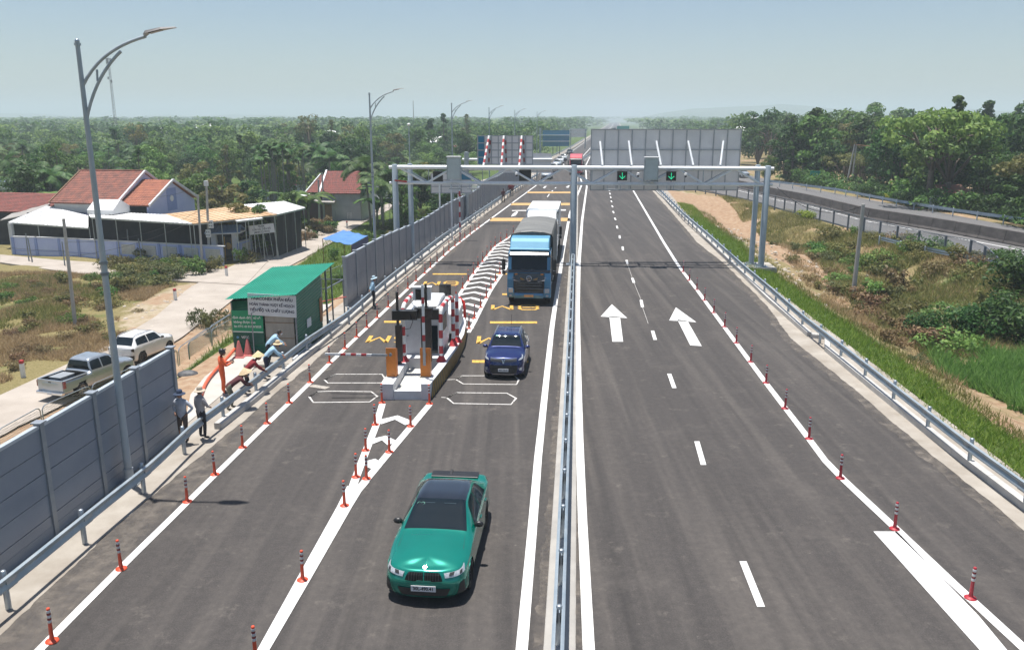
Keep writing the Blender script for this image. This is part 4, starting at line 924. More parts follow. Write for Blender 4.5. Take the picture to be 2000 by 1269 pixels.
# ---- green saloon ----------------------------------------------------
def green_sedan():
    t = thing('saloon_car', 'shiny green saloon car with black roof and black mirrors, nearest to the camera', 'car', (-1.90, 15.98, 0), R(-5.2))
    P = dict(L=4.71, W=1.84, H=1.43, zh=.80, zc=1.0, belt=.93, wr=.60, lc=1.48, lf=2.36, lr=3.42, lt=4.12, zt=1.06, ax1=.84, ax2=3.69, r=.335, fz=.50)
    S = Surf(car_stations(P)); g = paint('green_metallic', (.0, .23, .17), .45, .22)
    body_mesh(S, P, g, t, us=7, vs_=6)
    mb = MB(); S.patch(mb, [(6.05, 4.10), (7.93, 4.05), (7.93, 6), (6.05, 6)], .008, 14, 10); mb.build('windscreen', glass, t, smooth=True)
    mb = MB(); S.patch(mb, [(7.93, 4.03), (10.15, 4.03), (10.15, 6), (7.93, 6)], .008, 14, 8); mb.build('roof_panel', pm('black_gloss', (.008, .01, .014), .06, 0, c2=(.012, .014, .018), scale=2, coat=1, spec=.8), t, smooth=True)
    mb = MB(); S.patch(mb, [(10.15, 4.1), (11.8, 4.25), (11.8, 6), (10.15, 6)], .006, 8, 8); mb.build('rear_window', glass, t, smooth=True)
    for a, b in (([(6.75, 3.12), (8.9, 3.1), (8.9, 3.88), (7.75, 3.85)], 'side_window'), ([(8.98, 3.1), (10.9, 3.15), (10.35, 3.84), (8.98, 3.88)], 'side_window')):
        for sd in (1, -1): mb = MB(); S.patch(mb, a, .006, 8, 4, (sd,)); mb.build(b, glass, t, smooth=True)
    seams(S, t, [((6.55, 1.2), (6.75, 3.05)), ((8.93, 1.2), (8.93, 3.05)), ((10.5, 2.0), (10.9, 3.05))])
    mb = MB(); S.patch(mb, [(4.2, 4.12), (6.05, 4.22), (6.08, 4.22), (4.2, 4.16)], .003, 8, 1); S.patch(mb, [(6.04, 4.2), (6.08, 4.2), (6.08, 6), (6.04, 6)], .003, 1, 8); mb.build('bonnet_gap', black, t)
    for sd in (1, -1):     # kidney grille, lamps
        mb = MB(); S.patch(mb, [(.06, 2.35), (.98, 2.45), (.80, 3.55), (.06, 3.62)], .022, 6, 5, (sd,)); go = mb.build('grille', pm('grille_black', (.004, .004, .005), .5, c2=(.008, .008, .008), scale=30, spec=.2), t, smooth=True)
        mb = MB(); 
        for k in range(6): u = .16 + k * .12; S.patch(mb, [(u, 2.5), (u + .03, 2.5), (u + .03, 3.5), (u, 3.5)], .03, 1, 4, (sd,))
        mb.build('grille_bar', plastic, go)
        mb = MB(); S.patch(mb, [(1.12, 2.75), (2.75, 2.95), (3.05, 3.75), (1.05, 3.45)], .018, 8, 4, (sd,)); lo = mb.build('headlight', lens, t, smooth=True)
        mb = MB(); 
        for a in (1.35, 2.1): S.patch(mb, [(a, 2.95), (a + .3, 3.0), (a + .36, 3.5), (a + .06, 3.45)], .024, 2, 3, (sd,))
        mb.build('lamp_reflector', plastic, lo)
        mb = MB(); S.patch(mb, [(1.9, 1.15), (2.75, 1.2), (2.6, 2.25), (2.15, 2.05)], .010, 4, 4, (sd,)); mb.build('air_intake', plastic, t)
        mb = MB(); S.patch(mb, [(13.1, 2.75), (14.2, 2.8), (14.2, 3.4), (13.1, 3.3)], .01, 5, 3, (sd,)); mb.build('tail_light', tail, t)
    mb = MB(); S.patch(mb, [(0, 1.12), (1.25, 1.12), (1.45, 1.75), (0, 1.75)], .02, 8, 3); mb.build('lower_grille', plastic, t)
    mb = MB(); S.patch(mb, [(0, .92), (1.6, .92), (1.7, 1.02), (0, 1.02)], .02, 10, 1); S.patch(mb, [(1.6, .95), (1.72, .95), (2.05, 1.9), (1.95, 1.9)], .016, 1, 5); mb.build('lip', g, t)
    mb = MB(); mb.box(-.27, .27, -.035, -.02, .37, .50); po = mb.build('licence_plate', plate, t); surf_text(po, '30L-490.41', .105, (0, -.037, .435), (R(90), 0, 0), black, bold=.003, sx=.95)
    mb = MB(); mb.lathe([(0, 0), (.045, 0), (.045, .008), (0, .01)], 16, (0, 0, 0)); eo = mb.build('badge', chrome, t); eo.location = (0, .20, .815); eo.rotation_euler = (R(28), 0, 0)
    mirror(t, .86, 1.88, 1.0, black)
    mb = MB(); mb.box(-.01, .012, 0, .55, 0, .02, Matrix.Translation((-.1, 1.55, 1.045)) @ Matrix.Rotation(R(80), 4, 'Z')); mb.build('wiper', black, t); 
    mb = MB(); mb.box(-.01, .012, 0, .55, 0, .02, Matrix.Translation((.62, 1.6, 1.04)) @ Matrix.Rotation(R(80), 4, 'Z')); mb.build('wiper', black, t)
    mb = MB(); mb.prism([(4.28, 1.085), (4.60, 1.10), (4.60, 1.115), (4.3, 1.10)], -.62, .62); mb.build('spoiler', black, t, bevel=.006)
    mb = MB(); mb.prism([(3.72, 1.40), (3.98, 1.37), (3.98, 1.40), (3.95, 1.45)], -.03, .03); mb.build('aerial_fin', black, t)
    mb = MB(); 
    for x in (-.50, -.41): mb.lathe([(.036, 0), (.044, .003), (.036, .006)], 16, (x, 0, 0))
    s_ = mb.build('windscreen_sticker', pm('sticker_green', (.25, .55, .42), .5, c2=(.2, .5, .38), scale=9), t); s_.location = (0, 2.16, 1.345); s_.rotation_euler = (R(28), 0, 0)
    mb = MB(); mb.box(-.36, -.12, 2.18, 2.186, 1.357, 1.37); mb.box(.1, .38, 2.18, 2.186, 1.357, 1.37); mb.build('dashboard_trim', pm('tint_strip', (.15, .2, .22), .3, c2=(.12, .17, .19), scale=4), t)
    for sd in (1, -1):
        for y in (2.62, 3.55): mb = MB(); mb.cbox((sd * .918, y, .84), (.02, .16, .025)); mb.build('door_handle', g, t)
        for y in (P['ax1'], P['ax2']): add_wheel(t, sd * (.92 - .12), y, .335, .24, col='dark', spokes=12)
green_sedan()
# ---- dark blue hatchback ---------------------------------------------
def hatch(name, label, loc, rz, col, P, rearview=False, plate_t='95A-122.23', group=None, rails=True, wheelcol='dark'):
    t = thing(name, label, 'car', loc, rz, group); S = Surf(car_stations(P)); body_mesh(S, P, col, t)
    mb = MB(); S.patch(mb, [(6.1, 4.15), (7.9, 4.1), (7.9, 6), (6.1, 6)], .006, 8, 6); mb.build('windscreen', glass, t, smooth=True)
    mb = MB(); S.patch(mb, [(10.2, 4.2), (11.75, 4.25), (11.75, 6), (10.2, 6)], .008, 8, 8); mb.build('rear_window', glass, t, smooth=True)
    for a in ([(6.8, 3.12), (8.95, 3.1), (8.95, 3.85), (7.85, 3.82)], [(9.03, 3.1), (10.9, 3.18), (10.3, 3.82), (9.03, 3.85)]):
        for sd in (1, -1): mb = MB(); S.patch(mb, a, .006, 7, 4, (sd,)); mb.build('side_window', glass, t, smooth=True)
    seams(S, t, [((6.6, 1.2), (6.8, 3.05)), ((8.98, 1.2), (8.98, 3.05))])
    for sd in (1, -1):
        mb = MB(); S.patch(mb, [(1.7, 2.9), (2.9, 3.0), (3.3, 4.0), (1.9, 3.4)], .010, 6, 4, (sd,)); mb.build('headlight', lens, t, smooth=True)
        mb = MB(); S.patch(mb, [(1.9, 1.6), (2.3, 1.6), (2.3, 1.95), (1.9, 1.95)], .012, 2, 2, (sd,)); mb.build('fog_lamp', lens, t)
        for y in (P['ax1'], P['ax2']): add_wheel(t, sd * (P['W'] / 2 - .11), y, P['r'], .21, col=wheelcol, spokes=8)
        for y in (lerp(P['lf'], P['lr'], .22), lerp(P['lf'], P['lr'], .95)): mb = MB(); mb.cbox((sd * (P['W'] / 2 + .001), y, P['belt'] - .10), (.02, .16, .025)); mb.build('door_handle', col, t)
        if rails:
            q = []
            for k in range(9): u = 8.1 + k * .3; p = S(u, 4.25) + Vector((0, 0, .055 if 0 < k < 8 else .01)); q.append((p.x * sd, p.y, p.z))
            mb = MB(); mb.tube(q, .016, 6); mb.build('roof_rail', chrome if wheelcol != 'dark2' else steel, t, smooth=True)
    mb = MB(); S.patch(mb, [(0, 1.2), (1.5, 1.2), (1.6, 2.3), (0, 2.3)], .010, 8, 3); mb.build('lower_grille', plastic, t)
    mb = MB(); S.patch(mb, [(0, 2.7), (1.5, 2.8), (1.5, 3.3), (0, 3.25)], .012, 8, 2); mb.build('grille', pm('grille_grey', (.1, .1, .11), .4, .3, c2=(.05, .05, .05), scale=40), t)
    mb = MB(); S.patch(mb, [(.28, 3.2), (1.5, 3.5), (1.5, 3.72), (.22, 3.42)], .018, 6, 1); S.patch(mb, [(0.0, 2.55), (.07, 2.55), (.3, 3.4), (.2, 3.4)], .022, 1, 3); mb.build('chrome_trim', chrome, t)
    mb = MB(); S.patch(mb, [(0, .98), (1.2, .98), (1.3, 1.12), (0, 1.12)], .02, 6, 1); mb.build('skid_plate', chrome, t)
    mb = MB(); mb.box(-.21, .21, -.045, -.03, .36, .48); po = mb.build('licence_plate', plate, t); surf_text(po, plate_t, .09, (0, -.047, .42), (R(90), 0, 0), black, bold=.002, sx=.8)
    mirror(t, P['W'] / 2 - .05, lerp(P['lc'], P['lf'], .4), P['belt'] + .08, black if name != 'hatchback' else col, .95)
    return t, S
Pf = dict(L=3.68, W=1.67, H=1.50, zh=.92, zc=1.05, belt=.95, wr=.56, lc=1.12, lf=1.62, lr=3.05, lt=3.42, zt=1.0, ax1=.68, ax2=3.05, r=.30, fz=.52, zb=.2)
navy = paint('navy_metallic', (.008, .02, .12), .4, .25)
t, S = hatch('hatchback', 'dark blue small hatchback with silver roof rails driving beside the toll island', G(983, 742), R(-5), navy, Pf)
mb = MB(); mb.tube([(.05, 3.1, 1.5), (.05, 3.25, 1.95)], .008, 5); mb.build('aerial', black, t)
mb = MB(); S.patch(mb, [(7.65, 4.5), (7.8, 4.5), (7.8, 4.85), (7.65, 4.85)], .012, 2, 2, (-1,)); mb.build('windscreen_sticker', MATS['sticker_green'], t)
mb = MB(); mb.ell((0, 1.6, 1.2), (.02, .01, .06), 8, 6); mb.build('dash_ornament', whitep, t)
# ---- white compact suv, seen from behind -----------------------------
whitec = paint('white_pearl', (.78, .78, .77), .0, .25)
Pw = dict(L=4.12, W=1.79, H=1.60, zh=.98, zc=1.12, belt=1.03, wr=.60, lc=1.15, lf=1.80, lr=3.35, lt=3.86, zt=1.08, ax1=.78, ax2=3.28, r=.34, fz=.58, zb=.24)
SUVP = G(262, 712, VZ + .17)
t, S = hatch('white_suv', 'white compact car with dark rear window parked at the village road edge', (0, 0, 0), 0, whitec, Pw, plate_t='', wheelcol='dark')
rz_ = R(166); M = Matrix.Rotation(rz_, 4, 'Z'); t.rotation_euler = (0, 0, rz_); off = M @ Vector((0, 4.12, 0)); t.location = SUVP - off + Vector((-.75, -.1, 0)) ; t.location.z = VZ + .13
mb = MB(); S.patch(mb, [(13.2, 3.1), (15, 3.1), (15, 3.28), (13.2, 3.3)], .012, 10, 2); mb.build('light_bar', plastic, t)
for sd in (1, -1):
    mb = MB(); S.patch(mb, [(13.05, 2.5), (13.9, 2.75), (13.9, 3.35), (12.85, 3.35)], .014, 5, 4, (sd,)); mb.build('tail_light', pm('dark_tail', (.05, .008, .01), .15, c2=(.03, .006, .008), scale=8, coat=1), t)
mb = MB(); S.patch(mb, [(13.6, 1.1), (15, 1.1), (15, 1.95), (13.3, 2.0)], .012, 10, 4); mb.build('rear_bumper', plastic, t)
mb = MB(); S.patch(mb, [(13.7, .95), (15, .95), (15, 1.2), (13.7, 1.25)], .03, 8, 2); mb.build('skid_plate', chrome, t)
mb = MB(); mb.box(-.2, .2, 4.13, 4.142, .60, .76); mb.build('licence_plate', plate, t)
# ---- silver pickup ---------------------------------------------------
def pickup():
    t = thing('pickup_truck', 'silver double cab pickup with an open load bed parked behind the near noise barrier', 'pickup truck', (0, 0, 0), 0)
    P = dict(L=5.2, W=1.78, H=1.74, zh=1.02, zc=1.16, belt=1.08, wr=.62, lc=1.25, lf=1.95, lr=3.15, lt=3.42, zt=1.10, ax1=.85, ax2=4.05, r=.37, fz=.60, zb=.35)
    S = Surf(car_stations(P)); silv = paint('silver_metallic', (.42, .46, .50), .55, .3)
    def sk(u, v): return v > 4.05 and u > 12.0 and u < 14.6
    body_mesh(S, P, silv, t, skip=sk)
    mb = MB(); S.patch(mb, [(6.1, 4.15), (7.9, 4.1), (7.9, 6), (6.1, 6)], .006, 8, 6); mb.build('windscreen', glass, t, smooth=True)
    mb = MB(); S.patch(mb, [(10.35, 4.1), (11.7, 4.0), (11.7, 6), (10.35, 6)], .012, 8, 8); mb.build('rear_window', glass, t, smooth=True)
    for a in ([(6.8, 3.12), (8.9, 3.1), (8.9, 3.85), (7.85, 3.82)], [(9.03, 3.1), (10.6, 3.15), (10.1, 3.82), (9.03, 3.85)]):
        for sd in (1, -1): mb = MB(); S.patch(mb, a, .006, 7, 4, (sd,)); mb.build('side_window', glass, t, smooth=True)
    seams(S, t, [((6.6, 1.2), (6.8, 3.05)), ((8.96, 1.2), (8.96, 3.05)), ((11.4, 1.4), (11.2, 3.4))])
    mb = MB(); mb.box(-.72, .72, 3.62, 5.08, .66, .69); mb.box(-.74, -.70, 3.62, 5.08, .66, 1.11); mb.box(.70, .74, 3.62, 5.08, .66, 1.11); mb.box(-.72, .72, 3.58, 3.62, .66, 1.12); mb.build('load_bed', plastic, t)
    mb = MB(); mb.box(-.80, .80, 5.09, 5.16, .58, 1.13); mb.build('tailgate', silv, t, bevel=.015)
    mb = MB(); mb.box(-.84, -.72, 3.55, 5.10, 1.09, 1.125); mb.box(.72, .84, 3.55, 5.10, 1.09, 1.125); mb.build('bed_rail', silv, t, bevel=.01)
    mb = MB(); mb.box(-.09, .09, 5.16, 5.175, .92, 1.04); mb.build('tailgate_handle', plastic, t)
    mb = MB(); mb.box(-.84, .84, 5.10, 5.30, .40, .54); mb.build('rear_bumper', chrome, t, bevel=.03)
    mb = MB(); mb.box(-.2, .1, 5.30, 5.312, .40, .52); mb.build('licence_plate', plate, t)
    for sd in (1, -1):
        mb = MB(); mb.box(min(sd * .80, sd * .885), max(sd * .80, sd * .885), 4.99, 5.15, .72, 1.06); mb.build('tail_light', tail, t, bevel=.03)
        mb = MB(); S.patch(mb, [(1.7, 2.9), (2.9, 3.0), (3.2, 3.9), (1.9, 3.4)], .010, 5, 3, (sd,)); mb.build('headlight', lens, t)
        for y in (2.5, 3.3): mb = MB(); mb.cbox((sd * .895, y, .98), (.02, .16, .03)); mb.build('door_handle', chrome, t)
        for y in (P['ax1'], P['ax2']): add_wheel(t, sd * .78, y, .37, .24, col='silver', spokes=6)
    mirror(t, .84, 1.75, 1.2, silv)
    # load
    b = MB(); b.box(-.28, .44, 3.85, 4.75, .70, 1.10); lo = b.build('storage_box', pm('box_grey', (.16, .18, .2), .5, c2=(.2, .22, .24), scale=3), t, bevel=.02); mb = MB(); mb.box(-.3, .46, 3.83, 4.77, 1.101, 1.15); mb.build('lid', pm('box_lid', (.28, .3, .32), .5, c2=(.24, .26, .28), scale=3), lo, bevel=.015)
    mb = MB(); mb.box(.05, .25, 4.755, 4.765, .82, 1.0); mb.build('paper_label', plate, lo)
    mb = MB(); mb.ell((-.5, 4.5, .8), (.18, .22, .14), 10, 8); mb.build('sack', pm('sack', (.5, .5, .48), .8, c2=(.38, .38, .36), scale=8), t, smooth=True)
    return t
t = pickup(); p_ = G(118, 783, VZ + .15); rz_ = R(162); off = Matrix.Rotation(rz_, 4, 'Z') @ Vector((0, 5.2, 0)); t.rotation_euler = (0, 0, rz_); t.location = (p_.x - off.x - .45, p_.y - off.y, VZ + .12)
# ---- blue lorry ------------------------------------------------------
def truck_wheels(t, ys, w, r=.5, dual=()):
    for y in ys:
        for sd in (1, -1): add_wheel(t, sd * (w / 2 - .18), y, r, .3, col='silver', spokes=8)
blueT = paint('truck_blue', (.06, .22, .38), .3, .3); blueL = pm('truck_light_blue', (.085, .26, .40), .5, .1, c2=(.10, .29, .43), scale=2)
def lorry(label, loc, rz, c1, c2, box, boxmat, boxtop, Lb, red=False, group=None, w=2.45):
    t = thing('lorry', label, 'lorry', loc, rz, group); h = w / 2
    side = [(.02, .55), (0, .95), (.03, 1.35), (.12, 1.9), (.34, 2.85), (.42, 3.0), (1.95, 3.0), (2.0, .9), (1.3, .85), (1.25, .55)]
    mb = MB(); mb.prism(side, -h + .03, h - .03); mb.build('cab', c1, t, bevel=.05)
    # nose mask: black centre with blue corner fairings
    mb = MB(); mb.prism([(-.035, .62), (-.055, 1.0), (-.02, 1.5), (.04, 1.82), (.12, 1.82), (.1, .62)], -.86, .86); mb.build('nose_panel', pm('nose_black', (.012, .013, .015), .25, c2=(.02, .02, .022), scale=3, coat=.8), t, bevel=.02)
    for k in range(5): z = .78 + k * .17; mb = MB(); mb.prism([(-.085, z), (-.08, z + .035), (-.02, z + .05), (-.03, z - .01)], -.74 + k * .01, .74 - k * .01); mb.build('grille_bar', pm('grille_gloss', (.03, .03, .034), .2, c2=(.05, .05, .055), scale=6, coat=1), t)
    mb = MB(); mb.prism([(.085, 2.02), (.30, 2.70), (.33, 2.70), (.14, 2.02)], -1.0, 1.0); mb.build('windscreen', glass, t, bevel=.01)
    mb = MB(); mb.prism([(.045, 1.86), (.10, 2.01), (.2, 2.0), (.2, 1.86)], -h + .05, h - .05); mb.prism([(.285, 2.71), (.33, 2.86), (.4, 2.86), (.4, 2.71)], -h + .06, h - .06); mb.build('screen_surround', MATS['nose_black'], t)
    mb = MB(); mb.prism([(.02, 2.86), (.0, 2.80), (.22, 2.98), (.36, 3.02), (.36, 2.9)], -1.08, 1.08); mb.build('sun_visor', pm('visor', (.015, .018, .02), .2, c2=(.02, .022, .025), scale=3, coat=1), t, bevel=.02)
    mb = MB(); mb.prism([(.30, 3.03), (.30, 3.14), (.62, 3.52), (.9, 3.68), (1.85, 3.72), (1.95, 3.03)], -1.10, 1.10); mb.build('roof_fairing', c2, t, bevel=.09)
    mb = MB(); mb.prism([(.24, 3.04), (.22, 3.14), (.30, 3.2), (.5, 3.2), (.5, 3.04)], -1.12, 1.12); mb.build('roof_light_bar', c2, t, bevel=.04)
    for sd in (1, -1):
        mb = MB(); mb.prism([(-.03, 1.0), (-.01, 1.5), (.07, 1.86), (.25, 1.86), (.25, 1.0)], min(sd * .87, sd * (h - .0)), max(sd * .87, sd * (h - .0))); mb.build('corner_panel', c1, t, bevel=.03)
        mb = MB(); mb.prism([(-.05, .45), (-.09, .72), (-.06, 1.0), (.3, 1.0), (.3, .45)], min(sd * .82, sd * (h + .01)), max(sd * .82, sd * (h + .01))); bo = mb.build('bumper_corner', c1, t, bevel=.05)
        mb = MB(); mb.cbox((sd * 1.02, -.085, .86), (.26, .05, .26)); mb.build('headlight', lens, bo, bevel=.02); mb = MB(); mb.ell((sd * 1.03, -.085, .58), (.08, .03, .06), 10, 6); mb.build('fog_lamp', lens, bo)
        mb = MB(); mb.ell((sd * .72, .02, 1.78), (.09, .05, .035), 10, 6); mb.build('marker_lamp', amber, t)
        mb = MB(); mb.tube([(sd * .9, -.03, 1.46), (sd * .7, -.06, 1.42), (sd * .5, -.07, 1.36)], .014, 6); mb.tube([(sd * .86, -.03, 1.62), (sd * .95, -.0, 1.56)], .03, 6); mb.build('chrome_strip', chrome, t)
        mb = MB(); mb.add([(sd * .22, -.0825, 1.50), (sd * .50, -.0825, 1.60), (sd * .46, -.082, 1.50), (sd * .34, -.082, 1.45)], [(0, 1, 2, 3)]); mb.build('wing_emblem', pm('gold', (.35, .2, .05), .4, c2=(.3, .17, .04), scale=5), t)
        mb = MB(); mb.tube([(sd * (h - .05), .25, 2.75), (sd * (h + .22), .05, 2.7), (sd * (h + .22), .05, 1.95), (sd * (h - .05), .2, 1.85)], .022, 6); mo = mb.build('mirror_arm', black, t)
        mb = MB(); mb.cbox((sd * (h + .20), .04, 2.32), (.2, .13, .62)); mb.cbox((sd * (h + .19), .04, 1.86), (.2, .13, .22)); mb.build('mirror', black, mo, bevel=.03)
        mb = MB(); mb.add([(sd * (h - .026), .42, 1.98), (sd * (h - .026), 1.3, 1.98), (sd * (h - .026), 1.3, 2.72), (sd * (h - .026), .62, 2.72)], [(0, 1, 2, 3)]); mb.build('side_window', glass, t)
    mb = MB(); mb.prism([(-.09, .42), (-.12, .6), (-.08, .72), (.3, .72), (.3, .42)], -.82, .82); mb.build('bumper', c1, t, bevel=.04)
    mb = MB(); mb.box(-.26, .26, -.145, -.128, .50, .64); mb.build('licence_plate', pm('plate_orange', (.72, .40, .16), .5, c2=(.6, .33, .13), scale=6), t)
    mb = MB(); 
    for r_ in (.15,): mb.lathe([(r_ - .02, 0), (r_, .012), (r_ + .015, 0)], 20, (0, -.07, 1.55), 'Y')
    mb.prism([(-.1, 0), (.1, 0), (0, .17)], -.02, 0, 'X') if 0 else mb.tube([(-.1, -.09, 1.49), (0, -.09, 1.68), (.1, -.09, 1.49), (0, -.09, 1.55), (-.1, -.09, 1.49)], .012, 5); mb.build('badge', chrome, t)
    for x in (-.45, .1): mb = MB(); mb.box(-.01, .012, 0, .6, 0, .02, Matrix.Translation((x, .07, 2.04)) @ Matrix.Rotation(R(-82), 4, 'Z')); mb.build('wiper', black, t)
    mb = MB(); mb.box(-.45, .45, .3, 2.2 + Lb - .2, .55, .95); mb.box(-1.0, 1.0, 2.4, 3.6, .45, .9); mb.build('chassis', plastic, t)
    y0 = 2.15; y1 = y0 + Lb
    if box == 'tarp':
        prof = [(-1.2, .98), (-1.2, 3.55), (-1.12, 3.72), (-.6, 3.84), (0, 3.88), (.6, 3.84), (1.12, 3.72), (1.2, 3.55), (1.2, .98)]
        n = int(Lb / .35); vv = []; ff = []
        for i in range(n + 1):
            y = y0 + Lb * i / n; sag = .025 * math.sin(i * 1.9) - .02
            for j, (x, z) in enumerate(prof): vv.append((x * (1 + sag * .25), y, z + (sag if 0 < j < 8 else 0)))
        k = len(prof); ff = [(i * k + j, i * k + j + 1, (i + 1) * k + j + 1, (i + 1) * k + j) for i in range(n) for j in range(k - 1)] + [tuple(range(k)), tuple(range(n * k, n * k + k))]
        mb = MB(); mb.add(vv, ff); mb.build('tarpaulin', boxmat, t, smooth=True, sharp=50)
        mb = MB(); mb.box(-1.16, 1.16, y0 - .02, y0 - .005, .95, 3.7); mb.build('front_wall', pm('tarp_front', (.012, .018, .035), .6, c2=(.02, .025, .045), scale=3), t)
        mb = MB(); mb.tube([(x * 1.01, y0 - .03, z + .015) for x, z in prof], .03, 6); mb.build('hoop', black, t)
        mb = MB(); mb.box(-1.22, 1.22, y0, y1, .9, 1.5); mb.build('side_boards', steel, t)
    else:
        mb = MB(); mb.box(-1.18, 1.18, y0, y1, 1.0, 3.62); mb.build('cargo_box', boxmat, t, bevel=.03)
        for sd in (1, -1):
            mb = MB(); mb.box(min(sd * 1.15, sd * 1.22), max(sd * 1.15, sd * 1.22), y0 - .02, y0 + .05, 1.0, 3.64); mb.build('corner_rail', chrome, t); mb = MB(); mb.ell((sd * 1.1, y0 - .08, 3.45), (.14, .12, .12), 10, 8); mb.build('corner_cap', steel, t, smooth=True)
        mb = MB(); mb.box(-.82, .82, y0 - .38, y0 - .02, 2.75, 3.46); co = mb.build('cooling_unit', whitep, t, bevel=.04)
        mb = MB()
        for i in range(6):
            for j in range(2): mb.cbox((-.42 + i * .18, y0 - .385, 3.05 + j * .17), (.13, .012, .13))
        mb.build('cooling_grille', black, co); mb = MB(); mb.box(-.7, -.5, y0 - .1, y0 - .05, 2.2, 2.75); mb.box(-.3, -.2, y0 - .1, y0 - .05, 2.2, 2.75); mb.build('hoses', steel, co)
    truck_wheels(t, [1.0, 2.6] if box == 'tarp' else [1.0], w); truck_wheels(t, [y1 - 2.9, y1 - 1.6], w)
    return t
tarpm = pm('grey_tarpaulin', (.13, .13, .125), .6, c2=(.19, .19, .18), scale=1.5, stretch=(.3, 3, .3), bump=.3, bscale=4)
lorry('blue lorry with a grey tarpaulin cover and black grille, coming towards the toll island', (.95, 45.8, 0), R(-5), blueT, blueL, 'tarp', tarpm, None, 8.2)
lorry('white refrigerated box lorry following right behind the tarpaulin covered lorry', (2.1, 60.4, 0), R(-5), whitec, whitec, 'box', pm('box_white', (.76, .77, .76), .4, c2=(.70, .71, .70), scale=1), None, 6.6)
lorry('red lorry in the distance, above the middle post of the gantry', (W(1125, 320, 158).x, 158, 0), R(-5), paint('truck_red', (.55, .02, .04), .1, .35), paint('truck_red_top', (.62, .03, .06), .1, .35), 'box', pm('box_red', (.4, .03, .05), .5, c2=(.35, .03, .04), scale=1), None, 6)
# ---- far vehicles ----------------------------------------------------
def far_car(name, label, loc, rz, c, P=Pw, group=None):
    t = thing(name, label, 'car', loc, rz, group); S = Surf(car_stations(P)); body_mesh(S, P, c, t, us=2, vs_=2)
    mb = MB(); S.patch(mb, [(6.1, 4.15), (7.9, 4.1), (7.9, 6), (6.1, 6)], .01, 4, 4); mb.build('windscreen', glass, t); mb = MB(); S.patch(mb, [(10.2, 4.2), (11.75, 4.25), (11.75, 6), (10.2, 6)], .01, 4, 4); mb.build('rear_window', glass, t)
    for sd in (1, -1):
        mb = MB(); S.patch(mb, [(6.8, 3.12), (10.9, 3.1), (10.3, 3.85), (7.85, 3.82)], .01, 5, 2, (sd,)); mb.build('side_window', glass, t)
        mb = MB(); S.patch(mb, [(1.7, 2.9), (2.9, 3.0), (3.3, 4.0), (1.9, 3.4)], .012, 3, 2, (sd,)); mb.build('headlight', lens, t)
        mb = MB(); S.patch(mb, [(13.05, 2.6), (14.0, 2.7), (14.0, 3.3), (13.0, 3.3)], .012, 3, 2, (sd,)); mb.build('tail_light', tail, t)
        for y in (P['ax1'], P['ax2']): add_wheel(t, sd * (P['W'] / 2 - .11), y, P['r'], .21, col='dark', spokes=8)
    mb = MB(); S.patch(mb, [(0, 1.2), (1.5, 1.2), (1.6, 2.3), (0, 2.3)], .012, 4, 2); mb.build('lower_grille', plastic, t)
    return t
silc = paint('silver_car', (.50, .54, .57), .4, .3); blkc = paint('black_car', (.02, .022, .026), .2, .2)
q = far_car('queueing_car', 'silver white car nearest in the queue beyond the gantry on the left lane', G(1066, 351), R(-8), silc, group='cars queueing beyond the gantry')
for px, py, c, l in ((1079, 336.5, whitec, 'white car second in the far queue'), (1087, 327, silc, 'silver car third in the far queue'), (1093, 320, whitec, 'white car fourth in the far queue'), (1099, 314.5, whitec, 'white car fifth in the far queue'), (1112, 303, blkc, 'dark car with headlights on, farthest in the queue')):
    far_car('queueing_car', l + ' on the left lane', G(px, py), R(-8), c, group='cars queueing beyond the gantry')
p_ = G(1249, 371); far_car('black_car', 'black car driving away just under the gantry on the right carriageway', (p_.x, p_.y + 4.1, 0), R(176), blkc, P=Pw)
# vans on the old highway
def van(label, loc, rz, c):
    t = thing('van', label, 'van', loc, rz); mb = MB(); mb.prism([(0, .35), (0, .95), (.35, 1.25), (.95, 2.1), (1.3, 2.25), (5.2, 2.25), (5.35, 2.1), (5.35, .35)], -.95, .95); mb.build('body', c, t, bevel=.1)
    mb = MB(); mb.prism([(.36, 1.28), (.92, 2.06), (.93, 2.04), (.38, 1.26)], -.8, .8); mb.build('windscreen', glass, t, bevel=.005)
    for sd in (1, -1):
        mb = MB(); mb.add([(sd * .956, .8, 1.3), (sd * .956, 5.0, 1.3), (sd * .956, 5.0, 1.95), (sd * .956, 1.2, 1.95)], [(0, 1, 2, 3)]); mb.build('side_window', glass, t)
        mb = MB(); mb.cbox((sd * .75, -.01, .75), (.3, .05, .2)); mb.build('headlight', lens, t)
        for y in (.95, 4.3): add_wheel(t, sd * .85, y, .35, .22, col='silver', spokes=6)
    return t
p_ = G(1447, 362, -.02); van('white van on the old highway behind the right end of the gantry truss', (p_.x + .5, p_.y + 8, 0), R(8), paint('van_white', (.62, .66, .7), .1, .35))
p_ = G(1478, 358, -.02); far_car('silver_car', 'pale car on the old highway right of the white van', (p_.x + 1.5, p_.y + 12, 0), R(8), silc, P=Pf)
for px, l, dk in ((1196, 'tiny dark vehicle farthest away on the motorway, left one', 1), (1200.5, 'tiny dark lorry farthest away on the motorway, right one', 1)):
    p_ = G(px, 246); t = thing('far_vehicle', l, 'vehicle', (p_.x, 720, 0)); t.location.x = W(px, 246, 720).x; mb = MB(); mb.box(-1.2, 1.2, 0, 6, .5, 3.0 if px > 1198 else 1.7); mb.box(-1, 1, -1.5, 0, .5, 2.4); mb.build('body', blkc, t, bevel=.1)
    for sd in (1, -1): mb = MB(); mb.cbox((sd * .9, .3, .4), (.3, .9, .8)); mb.build('wheel', rubber, t)
# ================================================================== TOLL ISLAND
isl = thing('toll_island', 'white raised concrete toll island with a black and yellow striped flank', 'traffic island', (0, 0, 0))
